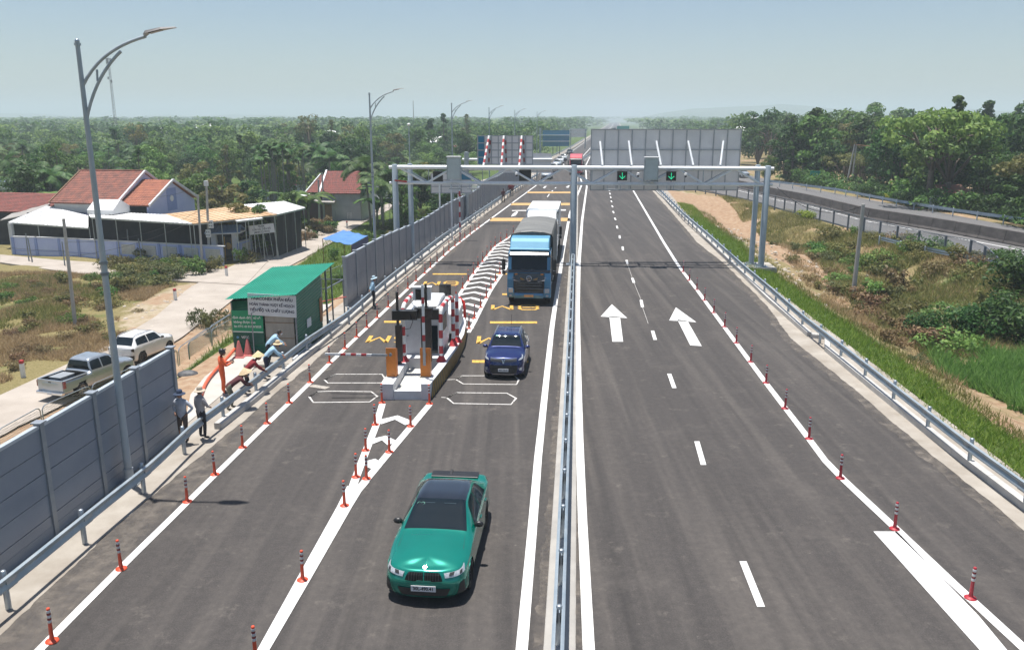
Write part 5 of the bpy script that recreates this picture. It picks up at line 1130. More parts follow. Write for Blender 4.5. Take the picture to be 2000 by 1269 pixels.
# plan outline, near end at y=29.6
Aa = [G(748, 782), G(840, 782)]
NL, NR = Vector((-4.88, 29.55, 0)), Vector((-3.05, 29.55, 0))
FR = [NR, Vector((-2.68, 32.0, 0)), Vector((-2.38, 34.5, 0)), Vector((-2.2, 37.0, 0)), Vector((-2.22, 39.3, 0)), Vector((-2.45, 41.0, 0))]
FL = [NL, Vector((-4.72, 33, 0)), Vector((-4.35, 37, 0)), Vector((-3.9, 41.0, 0))]
KH = .62; islm = pm('island_paint', (.66, .67, .68), .7, c2=(.55, .55, .55), scale=1.6, bump=.1, bscale=14)
rt = .34
inner = [p + Vector((-rt, .2 if i == 0 else 0, 0)) for i, p in enumerate(FR)]
mb = MB(); mb.slab([(p.x, p.y, .22) for p in [NL + Vector((.03, .16, 0)), NR + Vector((-.03, .16, 0))] + [p + Vector((-.03, 0, 0)) for p in FR[1:]] + FL[::-1][:-1]], .22); mb.build('island_slab', pm('island_floor', (.58, .57, .54), .85, c2=(.48, .47, .44), scale=2, bump=.1), isl)
mb = MB(); 
for a, b in zip(FR[:-1], FR[1:]): mb.prism([(0, 0)] * 0 or [(a.x, a.y), (b.x, b.y), (b.x - rt, b.y), (a.x - rt, a.y)], .0, KH + .004 * 1, 'Z')
mb.build('kerb_wall', islm, isl, label='right kerb wall')
mb = MB()
for a, b in zip(FL[:-1], FL[1:]): mb.prism([(a.x, a.y), (b.x, b.y), (b.x + .45, b.y), (a.x + .45, a.y)], 0, KH, 'Z')
mb.build('kerb_wall', islm, isl, label='left kerb wall')
mb = MB(); mb.box(NL.x + .46, NR.x - rt - .01, 29.57, 29.70, 0, .34); mb.build('kerb_front', islm, isl); mb = MB(); mb.box(-4.38, -2.95, 32.9, 41, .2, KH + .03); mb.build('booth_plinth', islm, isl)
# hazard stripes on the right flank
hzb, hzy = black, pm('hazard_yellow', (.42, .27, .05), .6, c2=(.33, .2, .04), scale=5)
rp = resample([p + Vector((.012, 0, 0)) for p in FR], .16); mb = MB(); H2 = KH - .02
for i in range(len(rp) - 1):
    a, b = rp[i], rp[i + 1]; sh = (b - a) * 2.2; mb.c = i % 2
    def F(s_, z): 
        k = i + s_; j = int(max(0, min(len(rp) - 2, math.floor(k)))); return rp[j].lerp(rp[j + 1], max(0, min(1, k - j))) + Vector((0, 0, z))
    for j in range(4): mb.add([F(j * .55, H2 * j / 4), F(j * .55 + 1, H2 * j / 4), F(j * .55 + 1.55, H2 * (j + 1) / 4), F(j * .55 + .55, H2 * (j + 1) / 4)], [(0, 1, 2, 3)])
mb.build('hazard_stripes', [hzb, hzy], isl)
# crash nose: white bumper wall, red barrel
t = thing('crash_barrier', 'white concrete crash wall with a red rounded end behind the booth', 'barrier', (-2.9, 38.6, KH)); mb = MB(); mb.prism([(-.35, -1.6), (.42, -1.6), (.50, .6), (.38, 1.8), (-.35, 1.8)], 0, .95, 'Z'); mb.build('wall', pm('barrier_white', (.74, .74, .72), .6, c2=(.68, .68, .66), scale=2), t, bevel=.06)
mb = MB(); mb.tube([(.0, 1.9, .96), (.3, 1.95, .92), (.5, 1.8, .75), (.55, 1.7, .35), (.55, 1.7, -.3)], .07, 10); mb.build('nose', pm('red_plastic', (.6, .03, .02), .4, c2=(.5, .03, .02), scale=5), t, smooth=True)
# booth ---------------------------------------------------------------
def BX(px, Y): return W(px, 600, Y).x
bt = thing('toll_booth', 'narrow white toll booth with rounded roof standing on the concrete island', 'toll booth', (-3.78, 33.5, KH), R(-4))
bt.scale = (1, 1, .88)
bw = pm('booth_white', (.70, .72, .73), .45, c2=(.60, .62, .63), scale=1.8, bump=.05)
mb = MB(); mb.prism([(-.78, 0), (.78, 0), (.78, 1.75), (.55, 2.15), (-.25, 2.15), (-.78, 1.72)], 0, .25, 'Y'); mb.prism([(-.78, 0), (.78, 0), (.78, 2.0), (-.78, 2.0)], .25, 2.6, 'Y'); mb.build('body', bw, bt, bevel=.02)
mb = MB(); mb.prism([(-.80, 1.76), (.80, 1.76), (.58, 2.18), (-.28, 2.18)], -.02, 2.6, 'Y')
mb.build('front_hood', bw, bt)
mb = MB(); mb.box(-.30, .80, .3, 2.9, 2.0, 2.18); mb.prism([(.6, 2.18), (2.9, 2.18), (2.6, 2.40), (1.6, 2.46), (.9, 2.36)], -.4, .65); mb.build('roof', bw, bt, bevel=.12)
mb = MB(); mb.box(-.62, .12, -.05, -.01, .05, 1.70); do = mb.build('door', pm('door_grey', (.50, .53, .55), .5, c2=(.44, .47, .49), scale=3), bt, bevel=.008); mb = MB(); mb.cyl((-.55, -.05, .95), (-.55, -.1, .95), .035, n=10); mb.build('lock', steel, do)
mb = MB(); mb.box(.16, .70, -.03, 0, .1, 1.45); mb.build('window', glass, bt); mb = MB(); mb.box(.785, .80, .3, 1.9, .9, 1.7); mb.box(-.80, -.785, .3, 1.9, .9, 1.7); mb.build('side_window', glass, bt)
mb = MB(); mb.lathe([(0, 0), (.07, 0), (.07, .02), (0, .02)], 14, (-.45, -.035, 1.95), 'Y'); mb.build('round_emblem', redp, bt)
mb = MB(); mb.tube([(-.25, .0, 1.72), (-.05, -.06, 1.85), (.2, -.08, 2.1), (.35, -.05, 2.45), (.15, 0, 2.62)], .016, 6); mb.build('cable', black, bt)
mb = MB(); mb.tube([(-.3, .3, 2.2), (-.45, .35, 2.55), (-.2, .3, 2.8), (0, .3, 2.5), (-.1, .2, 2.2)], .02, 6); mb.build('cable_loop', whitep, bt)
# displays
def dpole(label, loc, h, boxes, r=.055, m=black):
    t = thing('display_pole', label, 'display', loc); mb = MB(); mb.cyl((0, 0, 0), (0, 0, h), r, n=8) if r < .07 else mb.box(-r, r, -r, r, 0, h); mb.build('pole', m, t)
    mb = MB(); mb.lathe([(.13, 0), (.12, .03), (.06, .1)], 10); mb.build('foot', m, t)
    for (x, y, z, sx, sy, sz, mm, nm) in boxes:
        mb = MB(); mb.cbox((x, y, z), (sx, sy, sz)); o = mb.build(nm, mm, t, bevel=.015)
        if nm == 'screen_case': mb = MB(); mb.cbox((x, y - sy / 2 - .004, z), (sx * .9, .006, sz * .85)); mb.build('screen', pm('screen_black', (.006, .006, .007), .2, c2=(.01, .01, .011), scale=3), o)
    return t
t = dpole('black display box on a thick black column at the left of the booth', (-4.55, 32.2, KH), 2.95, [(.28, .05, 2.02, 1.0, .32, .38, black, 'screen_case'), (.02, .03, .85, .26, .2, 1.5, black, 'column')])
mb = MB(); mb.tube([(.5, -.1, 2.1), (.62, -.15, 1.8), (.5, -.12, 1.5), (.2, -.1, 1.45)], .014, 6); mb.build('cable', black, t)
dpole('wide black display box on a black column right in front of the booth', (-3.45, 32.6, KH), 3.2, [(-.1, .0, 2.02, .75, .25, .42, black, 'screen_case'), (.33, .05, 1.95, .35, .25, .42, black, 'side_case'), (-.02, .05, .9, .42, .22, 1.8, black, 'column')])
t = dpole('white framed camera box on a black pole, highest of the island equipment', (-3.62, 33.0, KH), 2.5, [(-.02, 0, 2.72, .72, .3, .50, whitep, 'frame'), (-.06, -.16, 2.72, .42, .06, .42, black, 'screen_case')], r=.05)
mb = MB(); mb.box(-.42, .38, -.2, .18, 2.99, 3.02); mb.build('roof_plate', whitep, t)
dpole('small black square display on a pole behind the booth', (-2.98, 36.4, KH), 2.2, [(0, 0, 2.2, .52, .2, .48, black, 'screen_case'), (.02, .05, 1.0, .12, .1, 1.5, steel, 'conduit')])
# bollards and hoops
def hoop(label, pts, n):
    t = thing('hoop_bollard', label, 'bollard', pts[0], 0, 'red and white guard bollards'); P = [Vector(p) - Vector(pts[0]) for p in pts]; L_ = sum((b - a).length for a, b in zip(P, P[1:])); rp = resample(P, L_ / (n * 4) * .999); mb = MB()
    for i in range(0, len(rp) - 1): mb.c = (i // 4) % 2; mb.tube(rp[i:i + 2], .085, 12, cap=False)
    mb.build('hoop', [whitep, redp], t, smooth=True)
    for q in (P[0], P[-1]):
        if q.z < .1: mb = MB(); mb.lathe([(.22, 0), (.2, .02), (.1, .22), (.086, .24)], 12, q); mb.build('foot', redp, t, smooth=True)
    return t
def hp(x, y, y2, x2, h):
    b = Vector((x, y, KH)); e = Vector((x2, y2, KH)); A = arcpts([b + Vector((0, 0, h - .35)), b + Vector((0, 0, h)), b.lerp(e, .25) + Vector((0, 0, h + .05))], 6); B = arcpts([b.lerp(e, .75) + Vector((0, 0, h + .05)), e + Vector((0, 0, h)), e + Vector((0, 0, h - .35))], 6)
    return [b, b + Vector((0, 0, .8))] + A + B + [e]
hoop('red and white striped pipe hoop at the left side of the toll booth', hp(-4.40, 32.6, 35.6, -4.15, 2.3), 20)
hoop('red and white striped pipe hoop at the right side of the toll booth', hp(-2.88, 32.6, 35.0, -2.55, 2.2), 20)
hoop('straight red and white striped bollard right of the booth, by the white crash wall', [(-2.42, 35.6, KH), (-2.42, 35.6, KH + 2.15)], 7)
# barrier cabinets
def cabinet(label, loc, up):
    t = thing('barrier_gate', label, 'barrier gate', loc, R(-4), 'orange barrier gates'); oc = pm('cabinet_orange', (.74, .24, .035), .45, c2=(.66, .20, .03), scale=3)
    mb = MB(); mb.prism([(-.17, 0), (.17, 0), (.17, 1.05), (-.17, 1.15)], -.19, .19); mb.build('cabinet', oc, t, bevel=.015); mb = MB(); mb.box(-.22, .22, -.2, .2, -.03, .015); mb.build('foot', conc, t)
    mb = MB(); mb.cyl((0, -.18, .9), (0, -.27, .9), .06); mb.build('hub', steel, t)
    mb = MB()
    if up:
        segs = [(z, z + .24) for z in np.arange(.2, 3.2, .24)]; 
        for i, (a, b) in enumerate(segs): mb.c = 2 if a < 1.1 else (1 if i % 3 == 1 else 0); mb.box(-.05, .05, -.33, -.28, a + .3, b + .3) if mb.c != 1 else mb.box(-.05, .05, -.332, -.282, a + .3, b + .3)
        mb.build('boom', [whitep, redp, galv], t)
    else:
        for i in range(12): a = -.1 - i * .2; mb.c = 2 if i < 3 else (1 if i in (4, 6, 8) else 0); mb.box(a - .2, a, -.33, -.28, .86, .94) 
        mb.build('boom', [whitep, redp, galv], t)
cabinet('orange barrier cabinet with its striped boom lowered across the left lane', (-4.60, 30.6, KH), False)
cabinet('orange barrier cabinet with its striped boom raised, at the right of the island', (-3.30, 30.6, KH), True)
# ================================================================== PEOPLE
skin = pm('skin', (.32, .17, .11), .6, c2=(.27, .14, .09), scale=9); 
def cloth(n, c): return pm(n, c, .85, c2=tuple(q * .78 for q in c), scale=7, bump=.2, bscale=25)
BONES = [('pel', 'che', 0), ('che', 'nek', 0), ('nek', 'hea', 2), ('che', 'sl', 0), ('che', 'sr', 0), ('sl', 'el', 0), ('el', 'wl', 0), ('sr', 'er', 0), ('er', 'wr', 0),
         ('pel', 'hl', 1), ('pel', 'hr', 1), ('hl', 'kl', 1), ('kl', 'al', 1), ('hr', 'kr', 1), ('kr', 'ar', 1), ('al', 'tl', 3), ('ar', 'tr', 3)]
RAD = dict(pel=.135, che=.145, nek=.062, hea=.05, sl=.075, sr=.075, el=.05, er=.05, wl=.034, wr=.034, hl=.10, hr=.10, kl=.065, kr=.065, al=.046, ar=.046, tl=.042, tr=.042)
BASE = dict(pel=(0, 0, .93), che=(0, .01, 1.27), nek=(0, .0, 1.46), hea=(0, .02, 1.55), sl=(-.19, 0, 1.39), sr=(.19, 0, 1.39), el=(-.25, .0, 1.12), er=(.25, .0, 1.12), wl=(-.26, .08, .87), wr=(.26, .08, .87),
            hl=(-.10, 0, .88), hr=(.10, 0, .88), kl=(-.11, .03, .48), kr=(.11, .03, .48), al=(-.12, -.01, .09), ar=(.12, -.01, .09), tl=(-.14, .15, .045), tr=(.14, .15, .045))
def person(label, loc, rz, pose, shirt, trousers, hat=None, shoes=black, face=(0, 0), mask=None, group=None, sc=1., short=False, arms=None):
    t = thing('person', label, 'person', loc, rz, group); t.scale = (sc,) * 3; J = {k: Vector(v) for k, v in BASE.items()}
    for k, v in pose.items(): J[k] = Vector(v)
    names = list(J); idx = {n: i for i, n in enumerate(names)}; me = bpy.data.meshes.new('b'); me.from_pydata([J[n] for n in names], [(idx[a], idx[b]) for a, b, m in BONES], [])
    o = bpy.data.objects.new('b', me); COL.objects.link(o); sk = o.modifiers.new('s', 'SKIN'); sk.use_smooth_shade = True
    for n in names: 
        d = me.skin_vertices[0].data[idx[n]]; r = RAD[n]; d.radius = (r * 1.28, r * .8) if n in ('pel', 'che') else (r, r)
    me.skin_vertices[0].data[idx['pel']].use_root = True
    sb = o.modifiers.new('ss', 'SUBSURF'); sb.levels = 1; sb.render_levels = 1
    dg = bpy.context.evaluated_depsgraph_get(); m2 = bpy.data.meshes.new_from_object(o.evaluated_get(dg)); bpy.data.objects.remove(o)
    mats = [shirt, trousers, skin, shoes]; vs_ = [tuple(v.co) for v in m2.vertices]; fs_ = [tuple(p.vertices) for p in m2.polygons]; mi = []
    for p in m2.polygons:
        best = 9; bmn = 0
        for a, b, m in BONES:
            A, B = J[a], J[b]; d = B - A; tt = max(0, min(1, (p.center - A).dot(d) / max(d.length_squared, 1e-6))); q = (p.center - A - d * tt).length / (RAD[a] + RAD[b])
            if q < best:
                best = q; bmn = m
                if a == 'al' or a == 'ar': bmn = 3
                if short and a in ('kl', 'kr') : bmn = 2
                if arms and a in ('el', 'er'): bmn = 2
        mi.append(bmn)
    mb = MB(); mb.v = vs_; mb.f = [list(f) for f in fs_]; mb.m = mi
    # head, nose, ears
    hd = J['hea'] + (J['hea'] - J['nek']).normalized() * .075; fx, fp = face; Mh = Matrix.Translation(hd) @ Matrix.Rotation(fx, 4, 'Z') @ Matrix.Rotation(-fp, 4, 'X'); mb.c = 2
    mb.ell((0, 0, 0), (.078, .098, .118), 12, 10, Mh); mb.ell((0, .1, -.01), (.013, .02, .024), 6, 4, Mh); mb.ell((-.08, 0, -.005), (.012, .022, .032), 6, 4, Mh); mb.ell((.08, 0, -.005), (.012, .022, .032), 6, 4, Mh); mb.ell((0, .093, -.055), (.025, .01, .008), 6, 4, Mh)
    # hands: palm with five curled fingers
    for e, w_, sd in (('el', 'wl', 1), ('er', 'wr', -1)):
        a, b = J[e], J[w_]; d = (b - a).normalized(); side = d.cross(Vector((0, 0, 1)) if abs(d.z) < .8 else Vector((0, 1, 0))).normalized(); up = side.cross(d); 
        mb.tube([b - d * .01, b + d * .04, b + d * .09], [.026, .036, .032], 8)
        for k in range(4):
            o_ = side * (k - 1.5) * .018; ln = (.030, .036, .034, .026)[k]; mb.tube([b + d * .08 + o_, b + d * (.08 + ln) + o_ - up * .004, b + d * (.08 + ln * 1.7) + o_ - up * .022], [.0095, .009, .0075], 5)
        mb.tube([b + d * .03 + side * .03 * sd, b + d * .06 + side * .052 * sd, b + d * .088 + side * .05 * sd - up * .012], [.012, .01, .008], 5)
    body = mb.build('body', mats, t, smooth=True, sharp=80)
    mb = MB(); mb.ell((-.03, .088, .02), (.013, .008, .008), 6, 4, Mh); mb.ell((.03, .088, .02), (.013, .008, .008), 6, 4, Mh); mb.build('eyes', black, t)
    mb = MB(); mb.ell((0, -.014, .022), (.086, .1, .112), 12, 8, Mh); mb.build('hair', pm('black_hair', (.012, .010, .009), .6, c2=(.02, .017, .015), scale=20), t, smooth=True)
    if mask: mb = MB(); mb.ell((0, .035, -.045), (.072, .075, .06), 10, 8, Mh); mb.build('face_mask', mask, t, smooth=True)
    if hat:
        k, hm_ = hat; mb = MB(); 
        pr = {'cone': [(.0, .235), (.12, .13), (.24, .03), (.235, .022), (.11, .115), (0, .2)], 'brim': [(0, .15), (.06, .145), (.09, .11), (.098, .03), (.19, .0), (.19, -.012), (.09, .015)], 'helmet': [(0, .155), (.06, .145), (.10, .10), (.118, .03), (.115, -.04), (.1, -.05)]}[k]
        M2 = Mh @ Matrix.Translation((0, -.005, .03)); m3 = MB(); m3.lathe(pr, 18); mb.add([M2 @ Vector(p) for p in m3.v], m3.f)
        if k == 'helmet': mb.box(-.08, .08, .09, .17, .03, .045, M2)
        ho = mb.build('hat', hm_, t, smooth=True, sharp=60)
    return t
straw = pm('straw', (.62, .48, .30), .8, c2=(.5, .38, .22), scale=12)
lb = cloth('light_blue_shirt', (.36, .56, .72)); gy = cloth('grey_shirt', (.42, .40, .40)); wb = cloth('pale_shirt', (.52, .55, .62)); og = cloth('orange_overalls', (.78, .13, .04)); rd = cloth('dark_red_jacket', (.25, .02, .025)); mr = cloth('maroon_jacket', (.10, .025, .03)); dk = cloth('dark_trousers', (.03, .03, .035)); nv = cloth('navy_trousers', (.02, .025, .06)); br = cloth('brown_trousers', (.10, .075, .065)); ol = cloth('olive_cloth', (.20, .19, .14))
def gp(px, py): p = G(px, py, .05); return (p.x, p.y, .04)
person("person in pale blue shirt and dark blue hat beside the near barrier's end", gp(361, 862), R(165), dict(el=(-.36, -.08, 1.16), wl=(-.22, .04, 1.0), er=(.36, -.08, 1.16), wr=(.22, .04, 1.0)), wb, br, ('brim', cloth('dark_blue_hat', (.03, .05, .10))), short=True)
person('person in grey shirt, black trousers and beige hat standing behind the guardrail', gp(397, 856), R(-35), dict(er=(.24, .1, 1.14), wr=(.12, .26, 1.05)), gy, dk, ('brim', cloth('beige_hat', (.52, .44, .34))), mask=plate)
person('person in bright orange overalls and black helmet holding a phone on the concrete pad', gp(437, 768), R(-60), dict(el=(-.22, .14, 1.16), wl=(-.08, .36, 1.2), er=(.24, .12, 1.14), wr=(.06, .36, 1.18), hea=(0, .05, 1.54)), og, og, ('helmet', black), face=(0, R(-25)))
mb = MB(); mb.cbox((0, 0, 0), (.075, .012, .15), rx=R(-40)); p_ = gp(437, 768); o = mb.build('phone', black); o.location = (p_[0] + .36, p_[1] + .22, 1.24); tag(o, 'black phone held by the person in orange overalls', 'phone')
lean = dict(pel=(0, -.22, .92), che=(0, .02, 1.15), nek=(0, .17, 1.28), hea=(0, .25, 1.34), sl=(-.18, .12, 1.24), sr=(.18, .12, 1.24), el=(-.22, .28, 1.0), er=(.22, .28, 1.0), wl=(-.18, .46, .88), wr=(.18, .46, .88), hl=(-.1, -.22, .87), hr=(.1, -.22, .87), kl=(-.11, -.12, .47), kr=(.12, -.2, .47), al=(-.12, -.2, .09), ar=(.14, -.38, .10), tl=(-.13, -.04, .045), tr=(.14, -.22, .045))
bend = dict(pel=(0, -.28, .91), che=(0, .0, 1.10), nek=(0, .16, 1.19), hea=(0, .25, 1.23), sl=(-.18, .11, 1.16), sr=(.18, .11, 1.16), el=(-.22, .24, .93), er=(.22, .24, .93), wl=(-.14, .42, .86), wr=(.14, .42, .86), hl=(-.1, -.33, .85), hr=(.1, -.33, .85), kl=(-.12, -.16, .47), kr=(.12, -.26, .46), al=(-.12, -.25, .09), ar=(.14, -.45, .10), tl=(-.13, -.09, .045), tr=(.14, -.3, .045))
cn = straw
person('person in olive and maroon clothes and conical straw hat bending over the guardrail', gp(468, 797), R(-62), bend, mr, ol, ('cone', straw), face=(0, R(-15)), mask=cloth('grey_scarf', (.3, .34, .4)))
person('person in dark red jacket and yellow green conical hat leaning on the guardrail', gp(494, 767), R(-62), lean, rd, dk, ('cone', pm('hat_yellow_green', (.50, .52, .22), .8, c2=(.6, .42, .3), scale=9)))
person('person in light blue shirt, navy trousers and straw hat leaning on the guardrail', gp(532, 738), R(-68), lean, lb, nv, ('brim', straw), mask=cloth('blue_mask', (.06, .13, .35)))
person('hatless person in light blue shirt and white mask, leaning on the guardrail', gp(536, 712), R(-68), lean, lb, dk, None, mask=plate)
person('person in light blue shirt and pale blue hat standing alone by the guardrail', gp(730, 600), R(-75), dict(el=(-.27, -.1, 1.14), wl=(-.1, -.16, .98), er=(.27, -.1, 1.14), wr=(.08, -.16, .98), hea=(0, .05, 1.55)), lb, dk, ('brim', cloth('pale_hat', (.45, .60, .68))), face=(0, R(-15)))
walk = dict(kl=(-.11, .14, .48), al=(-.11, .18, .1), tl=(-.11, .33, .06), kr=(.11, 0, .47), ar=(.11, -.22, .13), tr=(.11, -.1, .05))
for px, py, l, s_ in ((983, 396, 'person in dark red top walking away near the gantry, apart from the other two', mr), (996, 382, 'person in dark red top and white cap, left one of the pair walking together', rd), (1000, 383, 'person in red top and white cap, right one of the pair walking together', rd)):
    q = G(px, py); person(l, (q.x, q.y, 0), R(10), walk, s_, br, ('helmet', plate) if px > 990 else None, group='people walking in the distance')
q = G(1117, 336); q = G(1103, 322); person('dark dressed person standing beside the queueing cars', (q.x, q.y, 0), 0, {}, dk, dk, group='people walking in the distance')
# ================================================================== SHED AND SITE THINGS
gs = pm('green_sheet', (.012, .115, .062), .4, .1, c2=(.02, .15, .085), scale=1.2); gsr = pm('green_roof_sheet', (.02, .26, .17), .4, .1, c2=(.03, .31, .21), scale=1.)
sh = thing('site_shed', 'green corrugated metal site shed with a slanting roof on the concrete pad', 'shed', (-12.45, 36.0, .03), R(-6))
SW, SD, HF, HB = 2.95, 4.6, 2.35, 2.75
def corr(mb, p0, p1, z0, z1a, z1b, horiz=True, pitch=.15, dep=.025):
    """corrugated sheet wall between two plan points"""
    p0, p1 = Vector(p0), Vector(p1); d = p1 - p0; n = Vector((d.y, -d.x, 0)).normalized(); k = int(max(z1a, z1b) / pitch * 2); rows = []
    for i in range(k + 1):
        f = i / k; a = dep * (i % 2); rows.append((p0 + n * a + Vector((0, 0, lerp(z0, z1a, f))), p1 + n * a + Vector((0, 0, lerp(z0, z1b, f)))))
    base = len(mb.v)
    for a, b in rows: mb.v += [tuple(a), tuple(b)]
    for i in range(k): mb.f.append([base + 2 * i, base + 2 * i + 1, base + 2 * i + 3, base + 2 * i + 2]); mb.m.append(mb.c)
mb = MB(); corr(mb, (0, 0, 0), (1.45, 0, 0), 0, HF - .35, HF - .15); mb.build('front_wall', gs, sh)
mb = MB(); corr(mb, (0, 0, 0), (SW, 0, 0), HF - .55, HF - .02, HF + .28) ; mb.build('front_wall', gs, sh)
mb = MB(); corr(mb, (SW, 0, 0), (SW, SD - 1.2, 0), 0, HF + .28, HB + .3); mb.build('side_wall', gs, sh)
mb = MB(); corr(mb, (0, SD, 0), (0, 0, 0), 0, HB - .2, HF); mb.build('side_wall', gs, sh); mb = MB(); corr(mb, (SW, SD - 1.2, 0), (0, SD - 1.2, 0), 0, HB, HB - .3); mb.build('back_wall', gs, sh)
# ribbed roof
mb = MB(); n = 26
def rp_(u, v, k): 
    x = lerp(-.15, SW + .15, u); y = lerp(-.25, SD + .6, v); z = HF + .12 + .28 * u + v * .48 + (.03 if k else 0); return (x, y, z)
for i in range(n):
    for (ua, ub, ka, kb) in ((i / n, (i + .6) / n, 0, 0), ((i + .6) / n, (i + .72) / n, 0, 1), ((i + .72) / n, (i + .88) / n, 1, 1), ((i + .88) / n, (i + 1) / n, 1, 0)): mb.quad(rp_(ua, 0, ka), rp_(ub, 0, kb), rp_(ub, 1, kb), rp_(ua, 1, ka))
mb.build('roof', gsr, sh)
for x, y, h in ((SW, SD + .45, HB + .45), (0, SD + .45, HB + .2), (SW, SD - .4, HB + .4), (SW - .02, 0, HF + .1), (0.02, 0, HF - .05)): mb = MB(); mb.box(x - .03, x + .03, y - .03, y + .03, 0, h); mb.build('post', steel, sh)
mb = MB(); mb.box(1.5, 2.82, .02, .06, 0, 2.1); do = mb.build('door', pm('plywood_grey', (.26, .24, .21), .85, c2=(.34, .32, .28), scale=2, stretch=(1, 1, .3), bump=.2), sh)
mb = MB(); mb.box(1.5, 2.82, .005, .019, .7, .73); mb.box(1.5, 2.82, .005, .019, 1.4, 1.43); mb.build('door_rail', wood, do)
mb = MB(); mb.box(SW + .03, SW + .045, 1.2, 1.75, .9, 1.3); mb.build('window', plate, sh); mb = MB(); mb.box(SW + .03, SW + .05, 3.0, 3.35, .75, 1.9); mb.build('wood_panel', pm('rusty_board', (.35, .16, .06), .8, c2=(.25, .12, .05), scale=4), sh)
mb = MB(); mb.box(1.1, 1.14, -.5, -.46, 0, 1.95); mb.bar((1.12, -.48, 1.95), (1.5, 0, 2.15), .04, .04); mb.build('prop', steel, sh)
# sign boards on the shed (banner text)
def signboard(name, label, M, w_, h_, lines, bgm, tm, size, cat='sign', thick=.03, par=None, align='CENTER', bold=.006):
    t = thing(name, label, cat); t.matrix_basis = M
    mb = MB(); mb.box(-w_ / 2, w_ / 2, -thick, 0, -h_ / 2, h_ / 2); mb.build('board', bgm, t)
    for (tx, x, z, s_, mm) in lines:
        o = surf_text(t, tx, s_, (x, -thick - .004, z), (R(90), 0, 0), mm, bold=bold); wx = max(v.co.x for v in o.data.vertices) - min(v.co.x for v in o.data.vertices); lim = w_ * .93 - 2 * abs(x) * .6
        if wx > lim:
            for v in o.data.vertices: v.co.x *= lim / wx
    return t
SHM = Matrix.Translation((-12.45, 36.0, .03)) @ Matrix.Rotation(R(-6), 4, 'Z')
bw_ = pm('banner_white', (.62, .64, .66), .6, c2=(.54, .56, .58), scale=2); nvy = pm('navy_ink', (.02, .025, .06), .6, c2=(.03, .035, .07), scale=9)
t = signboard('slogan_board', 'white board with three lines of dark capitals on the green shed', SHM @ Matrix.Translation((1.92, -.08, 2.22)) @ Matrix.Rotation(R(2), 4, 'Y'), 2.2, .98, [('VINACONEX PHẤN ĐẤU', 0, .27, .17, nvy), ('HOÀN THÀNH VƯỢT KẾ HOẠCH', 0, .01, .165, nvy), ('TIẾN ĐỘ VÀ CHẤT LƯỢNG', 0, -.25, .165, nvy)], bw_, nvy, .2)
gb = pm('banner_green', (.0, .22, .10), .5, c2=(.0, .26, .12), scale=2)
wt_ = whitep
t = signboard('green_banner', 'green printed banner with white lettering on the lower left of the shed front', SHM @ Matrix.Translation((.72, -.05, 1.20)), 1.42, 1.5, [('chưa', .42, .62, .17, wt_), ('định danh điện tử sẽ', -.03, .42, .15, wt_), ('không được qua', -.13, .22, .15, wt_), ('làn ETC từ 01/10/2025', .0, .02, .135, wt_), ('VETC', -.15, -.48, .15, wt_)], gb, wt_, .15, thick=.012, bold=.002)
mb = MB(); mb.box(-.7, .7, -.018, -.013, -.24, -.20); mb.build('rule', wt_, t); mb = MB(); mb.box(-.71, .71, -.0155, -.0125, -.75, -.25); mb.build('footer', pm('banner_dark_green', (.0, .07, .05), .5, c2=(.0, .09, .06), scale=3), t); mb = MB(); mb.lathe([(0, -.02), (.06, -.02), (.06, -.016)], 14, (-.5, 0, -.48), 'Y'); mb.build('logo', pm('logo_blue', (.1, .3, .5), .5, c2=(.08, .25, .45), scale=9), t)
# frame structure behind the shed
t = thing('steel_frame', 'open brown steel frame standing behind the green shed', 'frame', (-10.6, 41.2, .0), R(-8))
for x, y in ((0, 0), (1.25, 0), (0, 2.6), (1.25, 2.6)): mb = MB(); mb.box(x - .035, x + .035, y - .035, y + .035, 0, 1.9); mb.build('post', steel, t)
for a, b in (((0, 0, 1.9), (1.25, 0, 1.9)), ((0, 2.6, 1.9), (1.25, 2.6, 1.9)), ((1.25, 0, 1.9), (1.25, 2.6, 1.9)), ((0, 0, 1.9), (0, 2.6, 1.9))): mb = MB(); mb.bar(a, b, .05, .05); mb.build('beam', steel, t)
mb = MB(); mb.cyl((-.4, .3, .9), (1.6, 2.0, 1.1), .025); mb.build('red_rail', redp, t)
# cones
def cone(p, l):
    t = thing('traffic_cone', l, 'traffic cone', p, 0, 'cones by the shed'); cm = pm('faded_cone', (.50, .13, .12), .7, c2=(.42, .12, .11), scale=6)
    mb = MB(); mb.lathe([(.19, .03), (.05, .70), (.03, .74), (0, .75)], 14); mb.build('cone', cm, t, smooth=True); mb = MB(); mb.cbox((0, 0, .015), (.48, .48, .03)); mb.lathe([(.23, .03), (.2, .05), (.18, .05)], 14); mb.build('base', cm, t, bevel=.01)
p_ = G(468, 697, .03); cone((p_.x, p_.y, .03), 'faded red traffic cone by the shed, left of two'); p_ = G(485, 693, .03); cone((p_.x, p_.y, .03), 'faded red traffic cone by the shed, right of two')
